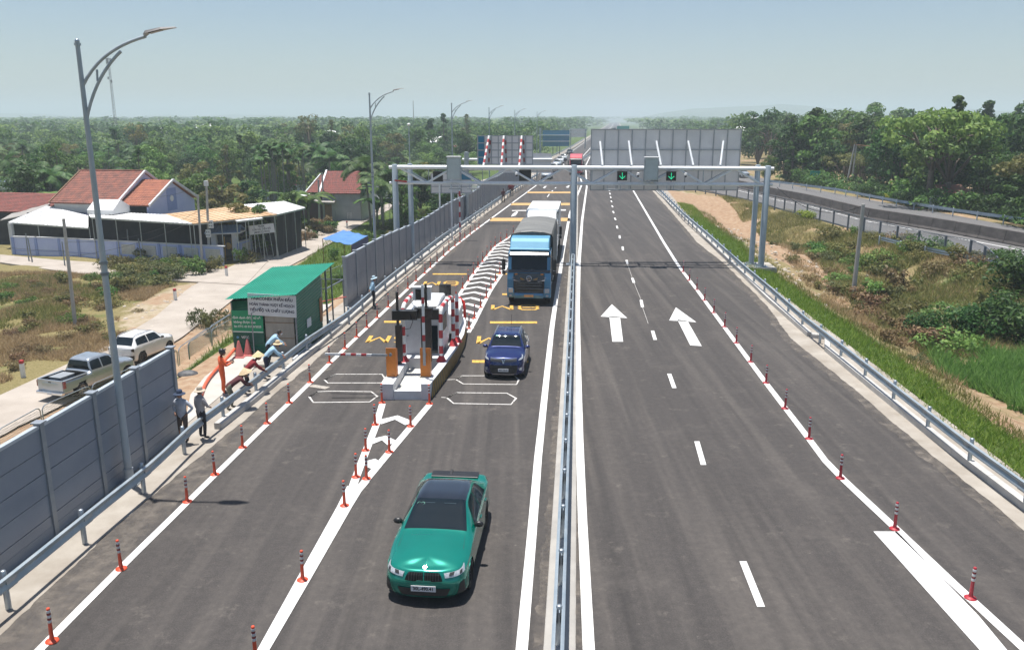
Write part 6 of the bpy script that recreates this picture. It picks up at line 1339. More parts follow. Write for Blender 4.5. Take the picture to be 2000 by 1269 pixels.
# orange duct
mb = MB(); pts = [G(*q, .12) for q in [(459, 693), (440, 706), (418, 722), (405, 738), (397, 755), (393, 771)]]; pts[-1].z = .1; pts[0].z = .4
mb.tube(resample(arcpts(pts, 24), .08), [.06 + .008 * (i % 2) for i in range(len(resample(arcpts(pts, 24), .08)))], 10); o = mb.build('corrugated_duct', pm('duct_orange', (.70, .13, .06), .5, c2=(.6, .11, .05), scale=6), smooth=True); tag(o, 'orange corrugated duct curving along the grassy edge of the concrete pad', 'duct')
for i, (a, b) in enumerate((((572, 702), (607, 672)), ((579, 702), (612, 673)))):
    mb = MB(); mb.cyl(G(*a, .09), G(*b, .09), .05); tag(mb.build('white_pipe', plate), ('white pipe on the pad beside the guardrail, %s one' % ('left', 'right')[i]), 'pipe', 'white pipes on the pad')
# black puddle-like mat on grass, leaning pipes
mb = MB(); p_ = G(385, 722, .1); mb.ell((p_.x - .4, p_.y, -.1), (.45, .3, .18), 12, 6); tag(mb.build('black_bag', pm('black_bag', (.05, .05, .055), .6, c2=(.12, .12, .12), scale=6, bump=.5), smooth=True), 'dark grey bag dumped in the grass next to the orange duct', 'bag')
t = thing('concrete_slab', 'flat grey concrete slab lying on the pad behind the leaning people', 'slab', G(510, 715, .03)); mb = MB(); mb.box(-.7, .9, -.15, .35, 0, .12); mb.build('slab', conc, t, bevel=.02)
# ================================================================== VILLAGE, LEFT SIDE
lav = pm('lavender_wall', (.44, .50, .76), .8, c2=(.50, .56, .80), scale=.8, bump=.05); lavd = pm('lavender_trim', (.24, .31, .58), .8, c2=(.28, .35, .62), scale=2); whw = pm('white_wall', (.66, .67, .69), .8, c2=(.56, .57, .59), scale=.7)
blockw = pm('breeze_block', (.66, .64, .58), .85, c2=(.56, .54, .49), scale=4); tin = pm('white_tin', (.80, .80, .79), .5, .0, c2=(.72, .72, .71), scale=.35, stretch=(1, .2, 1)); rust = pm('rusty_tin', (.42, .25, .12), .7, c2=(.60, .44, .28), scale=.22, detail=3, stretch=(1, 1, 1))
tile = pm('clay_tile', (.30, .105, .07), .8, c2=(.15, .065, .05), scale=1.6, bump=.1); tile2 = pm('old_clay_tile', (.26, .075, .06), .85, c2=(.15, .06, .05), scale=2.4); net = pm('shade_net', (.012, .014, .018), .9, c2=(.02, .022, .026), scale=2); dim = pm('painted_interior_shade', (.03, .032, .04), .9, c2=(.05, .052, .06), scale=1)  # dim puts the shade of open interiors into its near-black colour
greyw = pm('grey_render', (.36, .38, .40), .9, c2=(.28, .30, .32), scale=.9, bump=.1)
def tiled(par, a, b, c_, d, m, ru=.30, rv=.36, name='roof_slope'):
    """tiled slope: a-b along the eave, d-c_ along the ridge; stepped courses with rounded rolls"""
    a, b, c_, d = map(Vector, (a, b, c_, d)); nv = max(3, int((d - a).length / rv)); nu = max(3, int((b - a).length / ru)); n = (b - a).cross(d - a).normalized(); n = n if n.z > 0 else -n; mb = MB()
    for j in range(nv):
        v0, v1 = j / nv, (j + 1) / nv + .012; prev = None
        for i in range(nu * 2 + 1):
            u = i / (nu * 2); h = .035 * (i % 2); p0 = a.lerp(b, u).lerp(d.lerp(c_, u), v0) + n * (h + .05); p1 = a.lerp(b, u).lerp(d.lerp(c_, u), v1) + n * (h + .005)
            if prev: mb.quad(prev[0], p0, p1, prev[1])
            if prev and i % 2 == 0: pass
            prev = (p0, p1)
    mb.build(name, m, par)
    mb = MB(); mb.slab([a, b, c_, d], .08); mb.build('roof_deck', m, par)
# blue house ----------------------------------------------------------
HA = R(-10); HL = Vector((W(97, 400, 91).x, 91, VZ)); house = thing('blue_house', 'lavender blue house with a red tiled gable roof behind the awnings', 'house', HL, HA)
Wd, De, Ee, Rg = 8.0, 11.4, 5.15, 8.25      # gable-to-gable, depth, eave, ridge
mb = MB(); mb.box(.5, Wd - .25, .5, De, 0, Ee - .1); mb.build('wall', lav, house)
mb = MB(); mb.prism([(.3, Ee - .35), (De, Ee - .35), (De / 2, Rg - .15)], Wd - .35, Wd - .12, 'X'); mb.build('gable', lav, house); mb = MB(); mb.prism([(.3, Ee - .35), (De, Ee - .35), (De / 2, Rg - .15)], .35, .5, 'X'); mb.build('gable', lav, house)
for k in range(7):
    z = Ee + .1 + k * .36; half = (Rg - .3 - z) / (Rg - Ee) * De / 2
    if half > .4: mb = MB(); mb.box(Wd - .12, Wd - .105, De / 2 - half, De / 2 + half, z, z + .025); mb.build('groove_line', whw, house)
tiled(house, (0, 0, Ee), (Wd, 0, Ee), (Wd, De / 2, Rg), (0, De / 2, Rg), tile); tiled(house, (Wd, De, Ee), (0, De, Ee), (0, De / 2, Rg), (Wd, De / 2, Rg), tile)
mb = MB(); mb.cyl((0, De / 2, Rg + .06), (Wd, De / 2, Rg + .06), .1); mb.build('ridge', tile, house)
for s_ in (0, 1): mb = MB(); mb.bar((Wd + .06, 0 if s_ == 0 else De, Ee + .02), (Wd + .06, De / 2, Rg + .04), .2, .24); mb.build('verge_board', whw, house)
mb = MB(); mb.bar((-.05, 0, Ee + .05), (-.05, De / 2, Rg + .05), .14, .16); mb.build('verge_board', wood, house)
mb = MB(); mb.lathe([(0, 0), (.42, 0), (.42, .05), (0, .06)], 20, (Wd - .09, De / 2 + .2, 7.05), 'X'); wo = mb.build('round_window', lavd, house); mb = MB(); mb.lathe([(0, 0), (.27, 0), (.27, .04), (0, .05)], 16, (Wd - .04, De / 2 + .2, 7.05), 'X'); mb.build('pane', whitep, wo)
mb = MB(); mb.box(.3, Wd - .2, .32, .5, Ee - 1.0, Ee - .12); mb.build('front_wall_band', whw, house)
mb = MB(); mb.cbox((5.6, .1, Ee - .6), (.7, .3, .55)); mb.build('air_unit', plate, house, bevel=.02)
# porch wing
W0, W1, P0, P1, Ew, Rw = 7.6, 11.6, .4, 10.2, 5.0, 7.35; pm_ = (P0 + P1) / 2
for sgn in (0, 1):
    e = P0 if sgn == 0 else P1
    q = [(W0, e, Ew), (W1, e, Ew), (W1, pm_, Rw), (W0, pm_, Rw)]
    if sgn: q = [q[1], q[0], q[3], q[2]]
    tiled(house, *q, m=pm('new_clay_tile', (.40, .135, .07), .75, c2=(.26, .085, .05), scale=1.6), name='porch_slope')
mb = MB(); mb.prism([(P0 + .3, 0), (P1 - .3, 0), (P1 - .3, Ew - .2), (pm_, Rw - .15), (P0 + .3, Ew - .2)], W1 - .5, W1 - .3, 'X'); mb.build('porch_gable', lav, house)
for s_ in (0, 1): mb = MB(); mb.bar((W1 + .05, P0 if s_ == 0 else P1, Ew + .02), (W1 + .05, pm_, Rw + .04), .2, .24); mb.build('porch_verge', whw, house)
mb = MB(); mb.box(W1 - .3, W1 - .28, pm_ - 1.0, pm_ + .9, 4.0, 6.5); mb.build('accent_panel', lavd, house); mb = MB(); mb.lathe([(0, 0), (.34, 0), (.34, .04), (0, .05)], 18, (W1 - .27, pm_ - .1, 5.35), 'X'); mb.build('round_window', whitep, house)
mb = MB(); mb.prism([(-2.6, 4.35), (-2.6, 4.75), (-1.2, 5.75), (.3, 5.0), (.3, 4.3)], 6.4, 9.4, 'X'); mb.build('skylight', tin, house)
# awnings -------------------------------------------------------------
def awning(name, label, pts, m, ribs=None, th=.07, cat='awning'):
    t = thing(name, label, cat, pts[0]); P = [Vector(p) - Vector(pts[0]) for p in pts]; mb = MB(); mb.slab(P, th); mb.build('sheet', m, t)
    a, b, c_, d = P[:4]; n = max(4, int((b - a).length / .55))
    mb = MB()
    for i in range(n + 1):
        p, q = a.lerp(b, i / n), d.lerp(c_, i / n); mb.bar(p + Vector((0, 0, .02)), q + Vector((0, 0, .02)), .05, .05)
    o = mb.build('sheet_ribs', m, t); o['kind'] = 'stuff'
    n = max(3, int((b - a).length / 3.2))
    for i in range(n + 1):
        p = a.lerp(b, .02 + .96 * i / n) + (d - a).normalized() * .3; gz = VZ - pts[0][2]; mb = MB(); mb.cyl((p.x, p.y, gz), (p.x, p.y, p.z - .08), .045, n=6); mb.build('post', galv, t)
    mb = MB(); mb.bar(a + Vector((0, .1, -.12)), b + Vector((0, .1, -.12)), .05, .12); mb.build('front_beam', galv, t)
    return t
awning('awning', 'white tin awning along the left front of the blue house', [W(16, 434, 88.5), W(172, 445, 85.6), W(172, 421, 89.3), W(92, 402, 91.5)], tin)
awning('awning', 'white tin awning with a dark truss edge, right of the tall lamp', [W(176, 424, 85.0), W(375, 437, 80.5), W(322, 419, 88.5), W(172, 412, 90.5)], tin)
awning('rusty_awning', 'rust brown tin roof between two white tin roofs', [W(376, 437, 80.5), W(541, 419, 84.5), W(472, 401, 94), W(318, 418.5, 89.5)], rust)
awning('awning', 'bright white tin roof over the black shade netting at the right', [W(537, 419.5, 84.6), W(596, 406, 91), W(553, 393, 98), W(470, 400, 95)], tin)
awning('small_awning', 'small pale tin canopy under the rusty roof beside the lettered board', [W(462, 432, 81.5), W(513, 426, 83), W(497, 421, 85.5), W(455, 428, 84)], tin)
# dark shade net walls under the roofs, plus sheets painted as interior shade
def netwall(label, a, b, ztop, m=net, name='shade_net', z0=VZ):
    t = thing(name, label, 'screen', a); d = Vector(b) - Vector(a); mb = MB(); n = max(2, int(Vector((d.x, d.y)).length / .8)); vv = []
    for i in range(n + 1):
        f = i / n; off = .06 * math.sin(i * 2.1); vv += [(d.x * f + off, d.y * f, z0 - a[2]), (d.x * f - off, d.y * f, lerp(ztop[0], ztop[1], f) - a[2])]
    mb.add(vv, [(2 * i, 2 * i + 2, 2 * i + 3, 2 * i + 1) for i in range(n)]); mb.build('net', m, t); return t
A1, A2 = W(478, 470, 86.5), W(541, 470, 86.5); 
netwall('black shade netting wall behind the lettered board', (W(478, 470, 87).x, 87, VZ), (W(543, 470, 86.5).x, 86.5, VZ), (.66, .70)); netwall('black shade netting wall at the corner facing the village road', (W(543, 470, 86.3).x, 86.3, VZ + 0), (W(590, 470, 93).x, 93, VZ), (.70, .72))
netwall('dark sheet painted as shade of the open carport behind the blue garden wall', (W(190, 470, 89).x, 89, VZ), (W(478, 470, 86.7).x, 86.7, VZ), (.2, .3), dim, 'interior_shade_sheet')
netwall('dark sheet painted as veranda shade at the left end of the blue garden wall', (W(60, 470, 92).x, 92, VZ), (W(190, 470, 89.5).x, 89.5, VZ), (.2, .1), dim, 'interior_shade_sheet')
# garden wall ---------------------------------------------------------
gw = [Vector((G(30, 497, VZ).x, G(30, 497, VZ).y, VZ)), G(120, 500, VZ), G(440, 519, VZ)]
t = thing('garden_wall', 'lavender blue garden wall with five pierced block panels', 'wall', gw[0]); 
def gwall(t, a, b, n, blocks, h=1.95, o0=None, rise=0):
    o0 = o0 or gw[0]; a, b = a - o0, b - o0
    for i in range(n):
        p, q = a.lerp(b, i / n), a.lerp(b, (i + 1) / n); d = (q - p); L_ = d.length; ang = math.atan2(d.y, d.x); M = Matrix.Translation(p) @ Matrix.Rotation(ang, 4, 'Z')
        mb = MB(); mb.box(.14, L_ - .14, -.07, .07, -.3, h - .08, M); mb.build('panel', lav, t); mb = MB(); mb.box(-.1, L_ + .1, -.13, .13, h - .078, h + .02, M); mb.build('coping', whw, t)
        mb = MB(); mb.box(-.16, .138, -.15, .12, -.3, h - .08, M); mb.build('pier', lavd, t); mb = MB(); mb.box(.14, L_ - .17, -.10, -.072, .42, .50, M); mb.build('string_course', lavd, t)
        if i in blocks:
            mb = MB(); cx = L_ / 2; mb.box(cx - .85, cx + .85, -.085, -.074, .62, 1.62, M); po = mb.build('block_panel', pm('block_back', (.30, .32, .36), .9, c2=(.24, .26, .3), scale=5), t)
            for u in range(8):
                for v in range(5): mb = MB(); mb.c = 0; mb.box(cx - .83 + u * .2085, cx - .83 + u * .2085 + .185, -.12, -.087, .64 + v * .198, .64 + v * .198 + .175, M); mb.build('breeze_block', blockw, po)
gwall(t, gw[0], gw[1], 2, ()); gwall(t, gw[1], gw[2], 8, (3, 4, 5, 6, 7))
g1, g2 = G(468, 509, VZ), G(492, 500, VZ); t = thing('garden_wall', 'short blue garden wall with one pierced panel right of the gate', 'wall', g1); gwall(t, g1, g2 + Vector((.1, 0, 0)), 1, (0,), o0=g1, h=1.9)
mb = MB(); p_ = gw[0]; mb.box(-.1, .25, -.15, .15, 0, 3.3); o = mb.build('corner_post', whw); o.location = p_ + Vector((-.3, .2, 0)); tag(o, 'white corner post at the left end of the garden wall', 'post')
# gate
gp0, gp1 = G(422, 511, VZ), G(462, 509, VZ); t = thing('garden_gate', 'open ornate black and gold gate under a small blue roof', 'gate', gp0); d = gp1 - gp0
for q in (Vector((0, 0, 0)), d): mb = MB(); mb.cbox(q + Vector((0, 0, 1.5)), (.48, .48, 3.0)); mb.build('pillar', whw, t)
rfm = pm('blue_tile', (.16, .26, .42), .6, c2=(.12, .20, .34), scale=4); a = Vector((-.6, -.9, 3.0)); b = d + Vector((.9, -.9, 3.05)); c_ = d + Vector((.7, .1, 3.65)); e = Vector((-.4, .1, 3.6)); tiled(t, a, b, c_, e, rfm, .3, .25); mb = MB(); mb.slab([e, c_, b + Vector((0, 2, 0)), a + Vector((0, 2, 0))], .05); mb.build('rear_slope', rfm, t); mb = MB(); mb.slab([a + Vector((.1, .05, -.02)), b + Vector((-.1, .05, -.02)), b + Vector((-.1, 1.9, -.02)), a + Vector((.1, 1.9, -.02))], .16); mb.build('soffit', whw, t)
gold = pm('gold_paint', (.45, .27, .05), .5, .4, c2=(.36, .2, .04), scale=6); ga = Vector((d.x * .52, .1, 0)); gb_ = d + Vector((-.3, -.1, 0))
mb = MB(); 
for i in range(9): q = ga.lerp(gb_, i / 8); mb.cyl((q.x, q.y, .1), (q.x, q.y, 2.4), .02, n=5)
for z in (.15, .5, 1.0, 1.6, 2.35): mb.bar(ga + Vector((0, 0, z)), gb_ + Vector((0, 0, z)), .03, .05)
mb.build('gate_leaf', black, t); mb = MB(); mb.cyl((ga.x, ga.y, 0), (ga.x, ga.y, 2.5), .06); mb.cyl((gb_.x, gb_.y, 0), (gb_.x, gb_.y, 2.3), .06); q = ga.lerp(gb_, .5); mb.ell((q.x, q.y - .05, 1.55), (.32, .04, .36), 8, 6); mb.build('gold_ornament', gold, t)
# lettered board
M = Matrix.Translation(W(511, 447.5, 84)) @ Matrix.Rotation(R(4), 4, 'Z') @ Matrix.Rotation(R(-6), 4, 'Y')
t = signboard('lettered_board', 'white board with dark lettering on poles beside the gate', M, 2.55, .92, [('TRẠM', 0, .28, .24, nvy), ('CỨU HỘ  TIẾN ĐỘ', 0, 0, .22, nvy), ('MINH CƯỜNG', 0, -.28, .24, nvy)], bw_, nvy, .2)
for x in (-1.2, -.5, .1, .7, 1.2): mb = MB(); mb.cyl((x, .05, -3.6), (x, .05, .4 if abs(x) > 1 else -.4), .03, n=6); mb.build('pole', galv, t)
# neighbours at the far left
t = thing('grey_house', 'flat roofed grey house with a water tank at the far left', 'house', (W(0, 380, 108).x, 108, VZ)); x0 = W(-40, 380, 108).x - t.location.x; x1 = W(48, 380, 108).x - t.location.x
mb = MB(); mb.box(x0, x1, 0, 8, 0, 5.2); mb.build('wall', greyw, t); mb = MB(); mb.box(x0 - .1, x1 + .1, -.12, .1, 5.202, 5.35); mb.build('parapet', whw, t); mb = MB(); mb.box(x1 + .02, W(96, 380, 108).x - t.location.x, .5, 7, 0, 4.4); mb.build('wall', greyw, t)
mb = MB(); q = W(8, 367, 111) - Vector(t.location); mb.cyl((q.x - 1.1, 2.5, 5.9), (q.x + .9, 2.5, 5.9), .55, n=16); mb.build('water_tank', pm('stainless', (.6, .68, .74), .3, .6, c2=(.5, .58, .64), scale=2), t, smooth=True)
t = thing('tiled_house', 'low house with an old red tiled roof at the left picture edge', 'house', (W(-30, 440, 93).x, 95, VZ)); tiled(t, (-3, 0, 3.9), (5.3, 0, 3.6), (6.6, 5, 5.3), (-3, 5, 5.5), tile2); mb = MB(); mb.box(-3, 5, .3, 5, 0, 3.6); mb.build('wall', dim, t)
t = thing('shed_roof', 'grey fibre cement roof between the red tiled roof and the blue house', 'roof', W(20, 425, 93)); P = [W(0, 430, 92), W(60, 418, 91), W(98, 398, 97), W(66, 392, 101), ]; P = [p - Vector(t.location) for p in P]; mb = MB(); mb.slab(P, .1); mb.build('sheet', pm('fibre_cement', (.34, .32, .30), .9, c2=(.28, .26, .24), scale=1), t)
# grey house in the middle distance -----------------------------------
t = thing('grey_house', 'grey rendered house with a maroon tiled roof left of the street lamp', 'house', (W(632, 412, 118).x, 118, VZ), R(-4)); w2 = W(706, 412, 118).x - W(632, 412, 118).x
mb = MB(); mb.box(0, w2, 0, 7.5, 0, 4.0); mb.build('wall', greyw, t); mb = MB(); mb.prism([(0, 4.0), (7.5, 4.0), (3.75, 6.6)], w2 - .2, w2 - .01, 'X'); mb.build('gable', greyw, t); mb = MB(); mb.box(w2 + .01, w2 + .05, .2, 7.3, 0, 3.3); mb.build('whitewashed_wall', plate, t)
tiled(t, (-.3, -.4, 3.85), (w2 + .1, -.4, 3.85), (w2 + .1, 3.75, 6.7), (-.3, 3.75, 6.7), tile2); tiled(t, (w2 + .1, 7.9, 3.85), (-.3, 7.9, 3.85), (-.3, 3.75, 6.7), (w2 + .1, 3.75, 6.7), tile2)
mb = MB(); mb.box(.2, 1.2, -.06, 0, .1, 2.3); mb.build('door', wood, t); mb = MB(); mb.slab([(-1.2, -1.2, 2.75), (1.9, -1.2, 2.7), (1.9, 0, 2.95), (-1.2, 0, 2.95)], .08); mb.build('canopy', pm('fibre_cement', (.34, .32, .3)), t); mb = MB(); mb.bar((-.4, -.5, 3.9), (-.35, 3.7, 6.85), .25, .1); mb.build('verge', plate, t)
for k in range(4): mb = MB(); mb.box(3.4 + k * .2, 3.46 + k * .2, -.09, -.05, .3, 1.2); mb.build('window_bar', plate, t)
t = thing('annexe', 'dark red shed with a small steep tiled roof left of the grey house', 'shed', (W(596, 395, 119).x, 119, VZ)); mb = MB(); mb.box(-1.5, 3.2, 0, 4, 0, 3.2); mb.build('wall', pm('dark_red_wall', (.09, .03, .03), .8, c2=(.06, .025, .025), scale=2), t); tiled(t, (.3, -.2, 3.9), (2.4, -.2, 3.9), (3.6, 3.5, 6.1), (1.7, 3.5, 6.1), tile2); mb = MB(); mb.bar((.2, -.2, 4.0), (1.6, 3.5, 6.25), .16, .1); mb.build('verge', plate, t); mb = MB(); mb.slab([(-2.5, -.8, 3.35), (.4, -.8, 3.5), (.4, 1.5, 3.6), (-2.5, 1.5, 3.4)], .07); mb.build('lean_to_roof', tin, t)
for px, py, Y, w_, h_, l, mm in ((545, 350, 150, 6.5, 2.6, 'red tiled roof showing between trees left of the grey house', tile2), (52, 330, 190, 9, 2.4, 'brown tiled roof among the trees at the far left', tile2), (900, 285, 330, 7, 3, 'small pale house beyond the pond', tile2), (848, 278, 300, 9, 3, 'white roofed house beyond the pond, left one', tin), (640, 262, 420, 8, 3, 'white roof between distant trees left of the second lamp', tin), (395, 252, 520, 10, 4, 'bright white distant roof right of the mast', tin), (330, 257, 500, 12, 3, 'pale distant roof below the mast', tin), (905, 290, 300, 5, 2, 'second white roof beyond the pond', tin), (1460, 258, 300, 8, 3, 'pale roof edge right of the huge sign board', tin), (1475, 238, 600, 12, 4, 'distant white roof near the horizon, right of the huge sign board', tin), (630, 290, 330, 5, 2, 'small brown hut roof in the woodland left of the second lamp', tile2)):
    p = W(px, py, Y); t = thing('distant_house', l, 'house', (p.x, Y, p.z - 3.2)); mb = MB(); mb.box(-w_ / 2 + .4, w_ / 2 - .4, 0, 6, -3, 2.2); mb.build('wall', whw, t); mb = MB(); mb.slab([(-w_ / 2, -.8, 2.2), (w_ / 2, -.8, 2.2), (w_ / 2 - .3, 3, 2.2 + h_), (-w_ / 2 + .3, 3, 2.2 + h_)], .1); mb.slab([(-w_ / 2, 6.8, 2.2), (w_ / 2, 6.8, 2.2), (w_ / 2 - .3, 3, 2.2 + h_), (-w_ / 2 + .3, 3, 2.2 + h_)], .1); mb.build('roof', mm, t)
# blue tarpaulin canopy -----------------------------------------------
tp = pm('blue_tarp', (.07, .19, .46), .5, c2=(.10, .24, .54), scale=1.2, bump=.2, bscale=3); C4 = [W(630, 466, 62), W(686, 479, 58.5), W(719, 461, 63), W(671, 449, 68)]
t = thing('tarp_canopy', 'bright blue tarpaulin canopy on thin poles beside the village road', 'canopy', (C4[0].x, C4[0].y, VZ)); loc = Vector(t.location); n = 8; vv = []
for j in range(n + 1):
    for i in range(n + 1):
        p = C4[0].lerp(C4[1], i / n).lerp(C4[3].lerp(C4[2], i / n), j / n) - loc; p.z -= .16 * math.sin(PI * i / n) * math.sin(PI * 2 * j / n) ** 2 + .05 * math.sin(i * 2.2); vv.append(p)
mb = MB(); mb.add(vv, [(j * (n + 1) + i, j * (n + 1) + i + 1, (j + 1) * (n + 1) + i + 1, (j + 1) * (n + 1) + i) for j in range(n) for i in range(n)]); o = mb.build('tarpaulin', tp, t, smooth=True); s_ = o.modifiers.new('s', 'SOLIDIFY'); s_.thickness = .02
a, b = C4[1] - loc, C4[2] - loc; mb = MB(); mb.add([a, b, b - Vector((0, 0, 1.3)), a - Vector((0, 0, 1.2))], [(0, 1, 2, 3)]); mb.build('side_flap', pm('tarp_dark', (.02, .05, .16), .6, c2=(.03, .07, .2), scale=2), t)
for p in C4: q = p - loc; mb = MB(); mb.cyl((q.x, q.y, 0), (q.x, q.y, q.z), .03, n=6); mb.build('pole', wood, t)
# marker posts --------------------------------------------------------
for px, py, l in ((46, 737, 'nearest to the left picture edge'), (221, 646, 'behind the white compact car'), (343, 588, 'in the middle of the dirt strip'), (443, 541, 'closest to the garden gate'), (678, 447, 'far away past the blue tarpaulin')):
    p = G(px, py, VZ); t = thing('marker_post', 'white concrete marker post with a red cap, ' + l, 'marker post', p, random.random(), 'red capped marker posts along the village road'); mb = MB(); mb.box(-.1, .1, -.1, .1, -.2, .82); mb.build('post', whitep, t, bevel=.01); mb = MB(); mb.box(-.104, .104, -.104, .104, .822, 1.0); mb.build('cap', redp, t, bevel=.02)
# poles and wires -----------------------------------------------------
cpole = pm('pole_concrete', (.38, .37, .35), .9, c2=(.46, .45, .43), scale=2, bump=.1)
def upole(label, px, pyb, pxt, pyt, z0, r=.14, m=cpole, extra=None, name='utility_pole', cat='utility pole'):
    b = G(px, pyb, z0); tpt = W(pxt, pyt, b.y); t = thing(name, label, cat, b); mb = MB(); mb.tube([(0, 0, -.4), (tpt.x - b.x, 0, tpt.z - b.z)], [r, r * .72], 8); mb.build('pole', m, t, smooth=True); return t, tpt
poles = {}
t, poles['A'] = upole('concrete pole standing in the dry grass field left of the tall lamp', 147, 636, 124, 427, VZ)
t, poles['B'] = upole('slim concrete pole left of the pole with meter boxes, before the garden wall', 396, 533, 386, 381, VZ, .13)
t, poles['C'] = upole('concrete pole carrying meter boxes left of the gate', 409, 516, 403, 356, VZ, .15)
loc = Vector(t.location); 
for px, py in ((409, 438), (404, 456)): q = W(px + 3, py, loc.y - .2) - loc; mb = MB(); mb.cbox(q, (.45, .25, .75)); bo = mb.build('meter_box', plate, t, bevel=.02); mb = MB(); [mb.cbox(q + Vector((dx, -.13, dz)), (.12, .01, .12)) for dx in (-.1, .1) for dz in (-.15, .15)]; mb.build('meter_window', steel, bo)
q = poles['C'] - loc; mb = MB(); mb.cbox(q + Vector((0, -.1, -.1)), (.35, .3, .5)); mb.build('head_box', plate, t)
t, poles['D'] = upole('concrete pole in front of the grey house, left of a pair', 624, 433, 622, 351, VZ, .16); t, poles['E'] = upole('concrete pole in front of the grey house, right of a pair', 633, 431, 629, 337, VZ, .14)
t, poles['F'] = upole('weathered concrete pole standing alone in the scrub right of the gantry leg', 1666, 578, 1686, 399, -1.4, .17)
for px, pyb, pxt, pyt, l in ((57, 512, 50, 456, 'nearest the left picture edge'), (64, 514, 54, 464, 'second from the left edge, leaning'), (127, 521, 121, 472, 'beside the concrete pole in the field'), (254, 508, 248, 448, 'right of the tall lamp, taller'), (279, 520, 270, 466, 'right of the tall lamp, nearer the grass mound'), (657, 448, 655, 411, 'by the blue tarpaulin')):
    upole('thin dark stake, ' + l, px, pyb, pxt, pyt, VZ, .07, steel, name='stake', cat='stake')
def wire(label, a, b, sag=.5, r=.014):
    a, b = Vector(a), Vector(b); P = [a.lerp(b, i / 14) - Vector((0, 0, sag * 4 * (i / 14) * (1 - i / 14))) for i in range(15)]; mb = MB(); mb.tube(P, r, 4); tag(mb.build('wire', black), label, 'wire')
wire('sagging wire running from the left picture edge to the concrete pole in the field', (-62, 84, -.2), poles['A'] - Vector((0, 0, 2.2)), .6); wire('wire from the field pole to the slim pole, sagging over the garden wall', poles['A'] - Vector((0, 0, 1.6)), poles['B'] - Vector((0, 0, 1.4)), .8)
wire('wire from the field pole to the meter pole', poles['A'] - Vector((0, 0, 2.6)), poles['C'] - Vector((0, 0, 2.8)), .7); wire('wire from the top of the meter pole down to the blue house', poles['C'], (HL.x + 11, 89, 2.2), .5); wire('wire from the meter pole to the pair of poles by the grey house', poles['C'], poles['D'], 1.2); wire('black cable hanging from the gantry leg across the old highway to the lone pole', (18.4, 58.4, 5.6), poles['F'] - Vector((0, 0, .1)), 1.0, .02)
# mast
p = W(226, 246, 400); t = thing('mast', 'tall lattice telecom mast on the left horizon', 'mast', (p.x, 400, -3)); top = W(216, 113, 400).z + 3; mm = pm('mast_metal', (.34, .34, .36), .6, .2, c2=(.4, .3, .3), scale=.3)
for k in range(3): a = k * 2.094; mb = MB(); mb.cyl((.8 * math.cos(a), .8 * math.sin(a), 0), (.36 * math.cos(a), .36 * math.sin(a), top), .08, n=5); mb.build('leg', mm, t)
mb = MB(); n = 26
for i in range(n):
    z0, z1 = top * i / n, top * (i + 1) / n; r0, r1 = lerp(.8, .36, i / n), lerp(.8, .36, (i + 1) / n)
    for k in range(3): a, b = k * 2.094, (k + 1) * 2.094; mb.cyl((r0 * math.cos(a), r0 * math.sin(a), z0), (r1 * math.cos(b), r1 * math.sin(b), z1), .04, n=4)
mb.build('lattice', mm, t)
for x, y, z, s_ in ((-.9, 0, top - 1.5, 2.4), (.9, 0, top - 1.5, 2.4), (0, -.9, top - 1.5, 2.4), (-.8, -.4, top - 9, 1.2), (.6, -.5, top - 10.5, 1.3)): mb = MB(); mb.cbox((x, y, z), (.5, .4, s_)); mb.build('antenna', mm, t)
p = W(808, 236, 600); t = thing('mast', 'very thin distant mast above the pond', 'mast', (p.x, 600, -3)); mb = MB(); mb.cyl((0, 0, 0), (0, 0, W(808, 197, 600).z + 3), .38, .22, 5); mb.build('pole', mm, t)
# hoop-topped mesh fence along the embankment foot --------------------
def mesh_mat(name, c, dens, scale=14.):
    m = bpy.data.materials.new(name); m.use_nodes = True; N_, L_ = nodes(m); b = N_['Principled BSDF']; b.inputs['Base Color'].default_value = (*c, 1); b.inputs['Roughness'].default_value = .5
    tc_ = N_.new('ShaderNodeTexCoord'); o = []
    for ax in (0, 2):
        sp = N_.new('ShaderNodeSeparateXYZ'); mp_ = N_.new('ShaderNodeMapping'); mp_.inputs['Rotation'].default_value = (0, R(45), 0); L_.new(tc_.outputs['UV'], mp_.inputs[0]) if 0 else L_.new(tc_.outputs['Object'], mp_.inputs[0]); L_.new(mp_.outputs[0], sp.inputs[0])
        f = N_.new('ShaderNodeMath'); f.operation = 'MULTIPLY'; f.inputs[1].default_value = scale; L_.new(sp.outputs[ax], f.inputs[0]); g_ = N_.new('ShaderNodeMath'); g_.operation = 'FRACT'; L_.new(f.outputs[0], g_.inputs[0]); h = N_.new('ShaderNodeMath'); h.operation = 'LESS_THAN'; h.inputs[1].default_value = dens; L_.new(g_.outputs[0], h.inputs[0]); o.append(h)
    mx = N_.new('ShaderNodeMath'); mx.operation = 'MAXIMUM'; L_.new(o[0].outputs[0], mx.inputs[0]); L_.new(o[1].outputs[0], mx.inputs[1]); L_.new(mx.outputs[0], b.inputs['Alpha']); return m
meshg = mesh_mat('wire_mesh', (.45, .44, .42), .12); meshd = mesh_mat('wire_mesh_dense', (.42, .44, .47), .16)
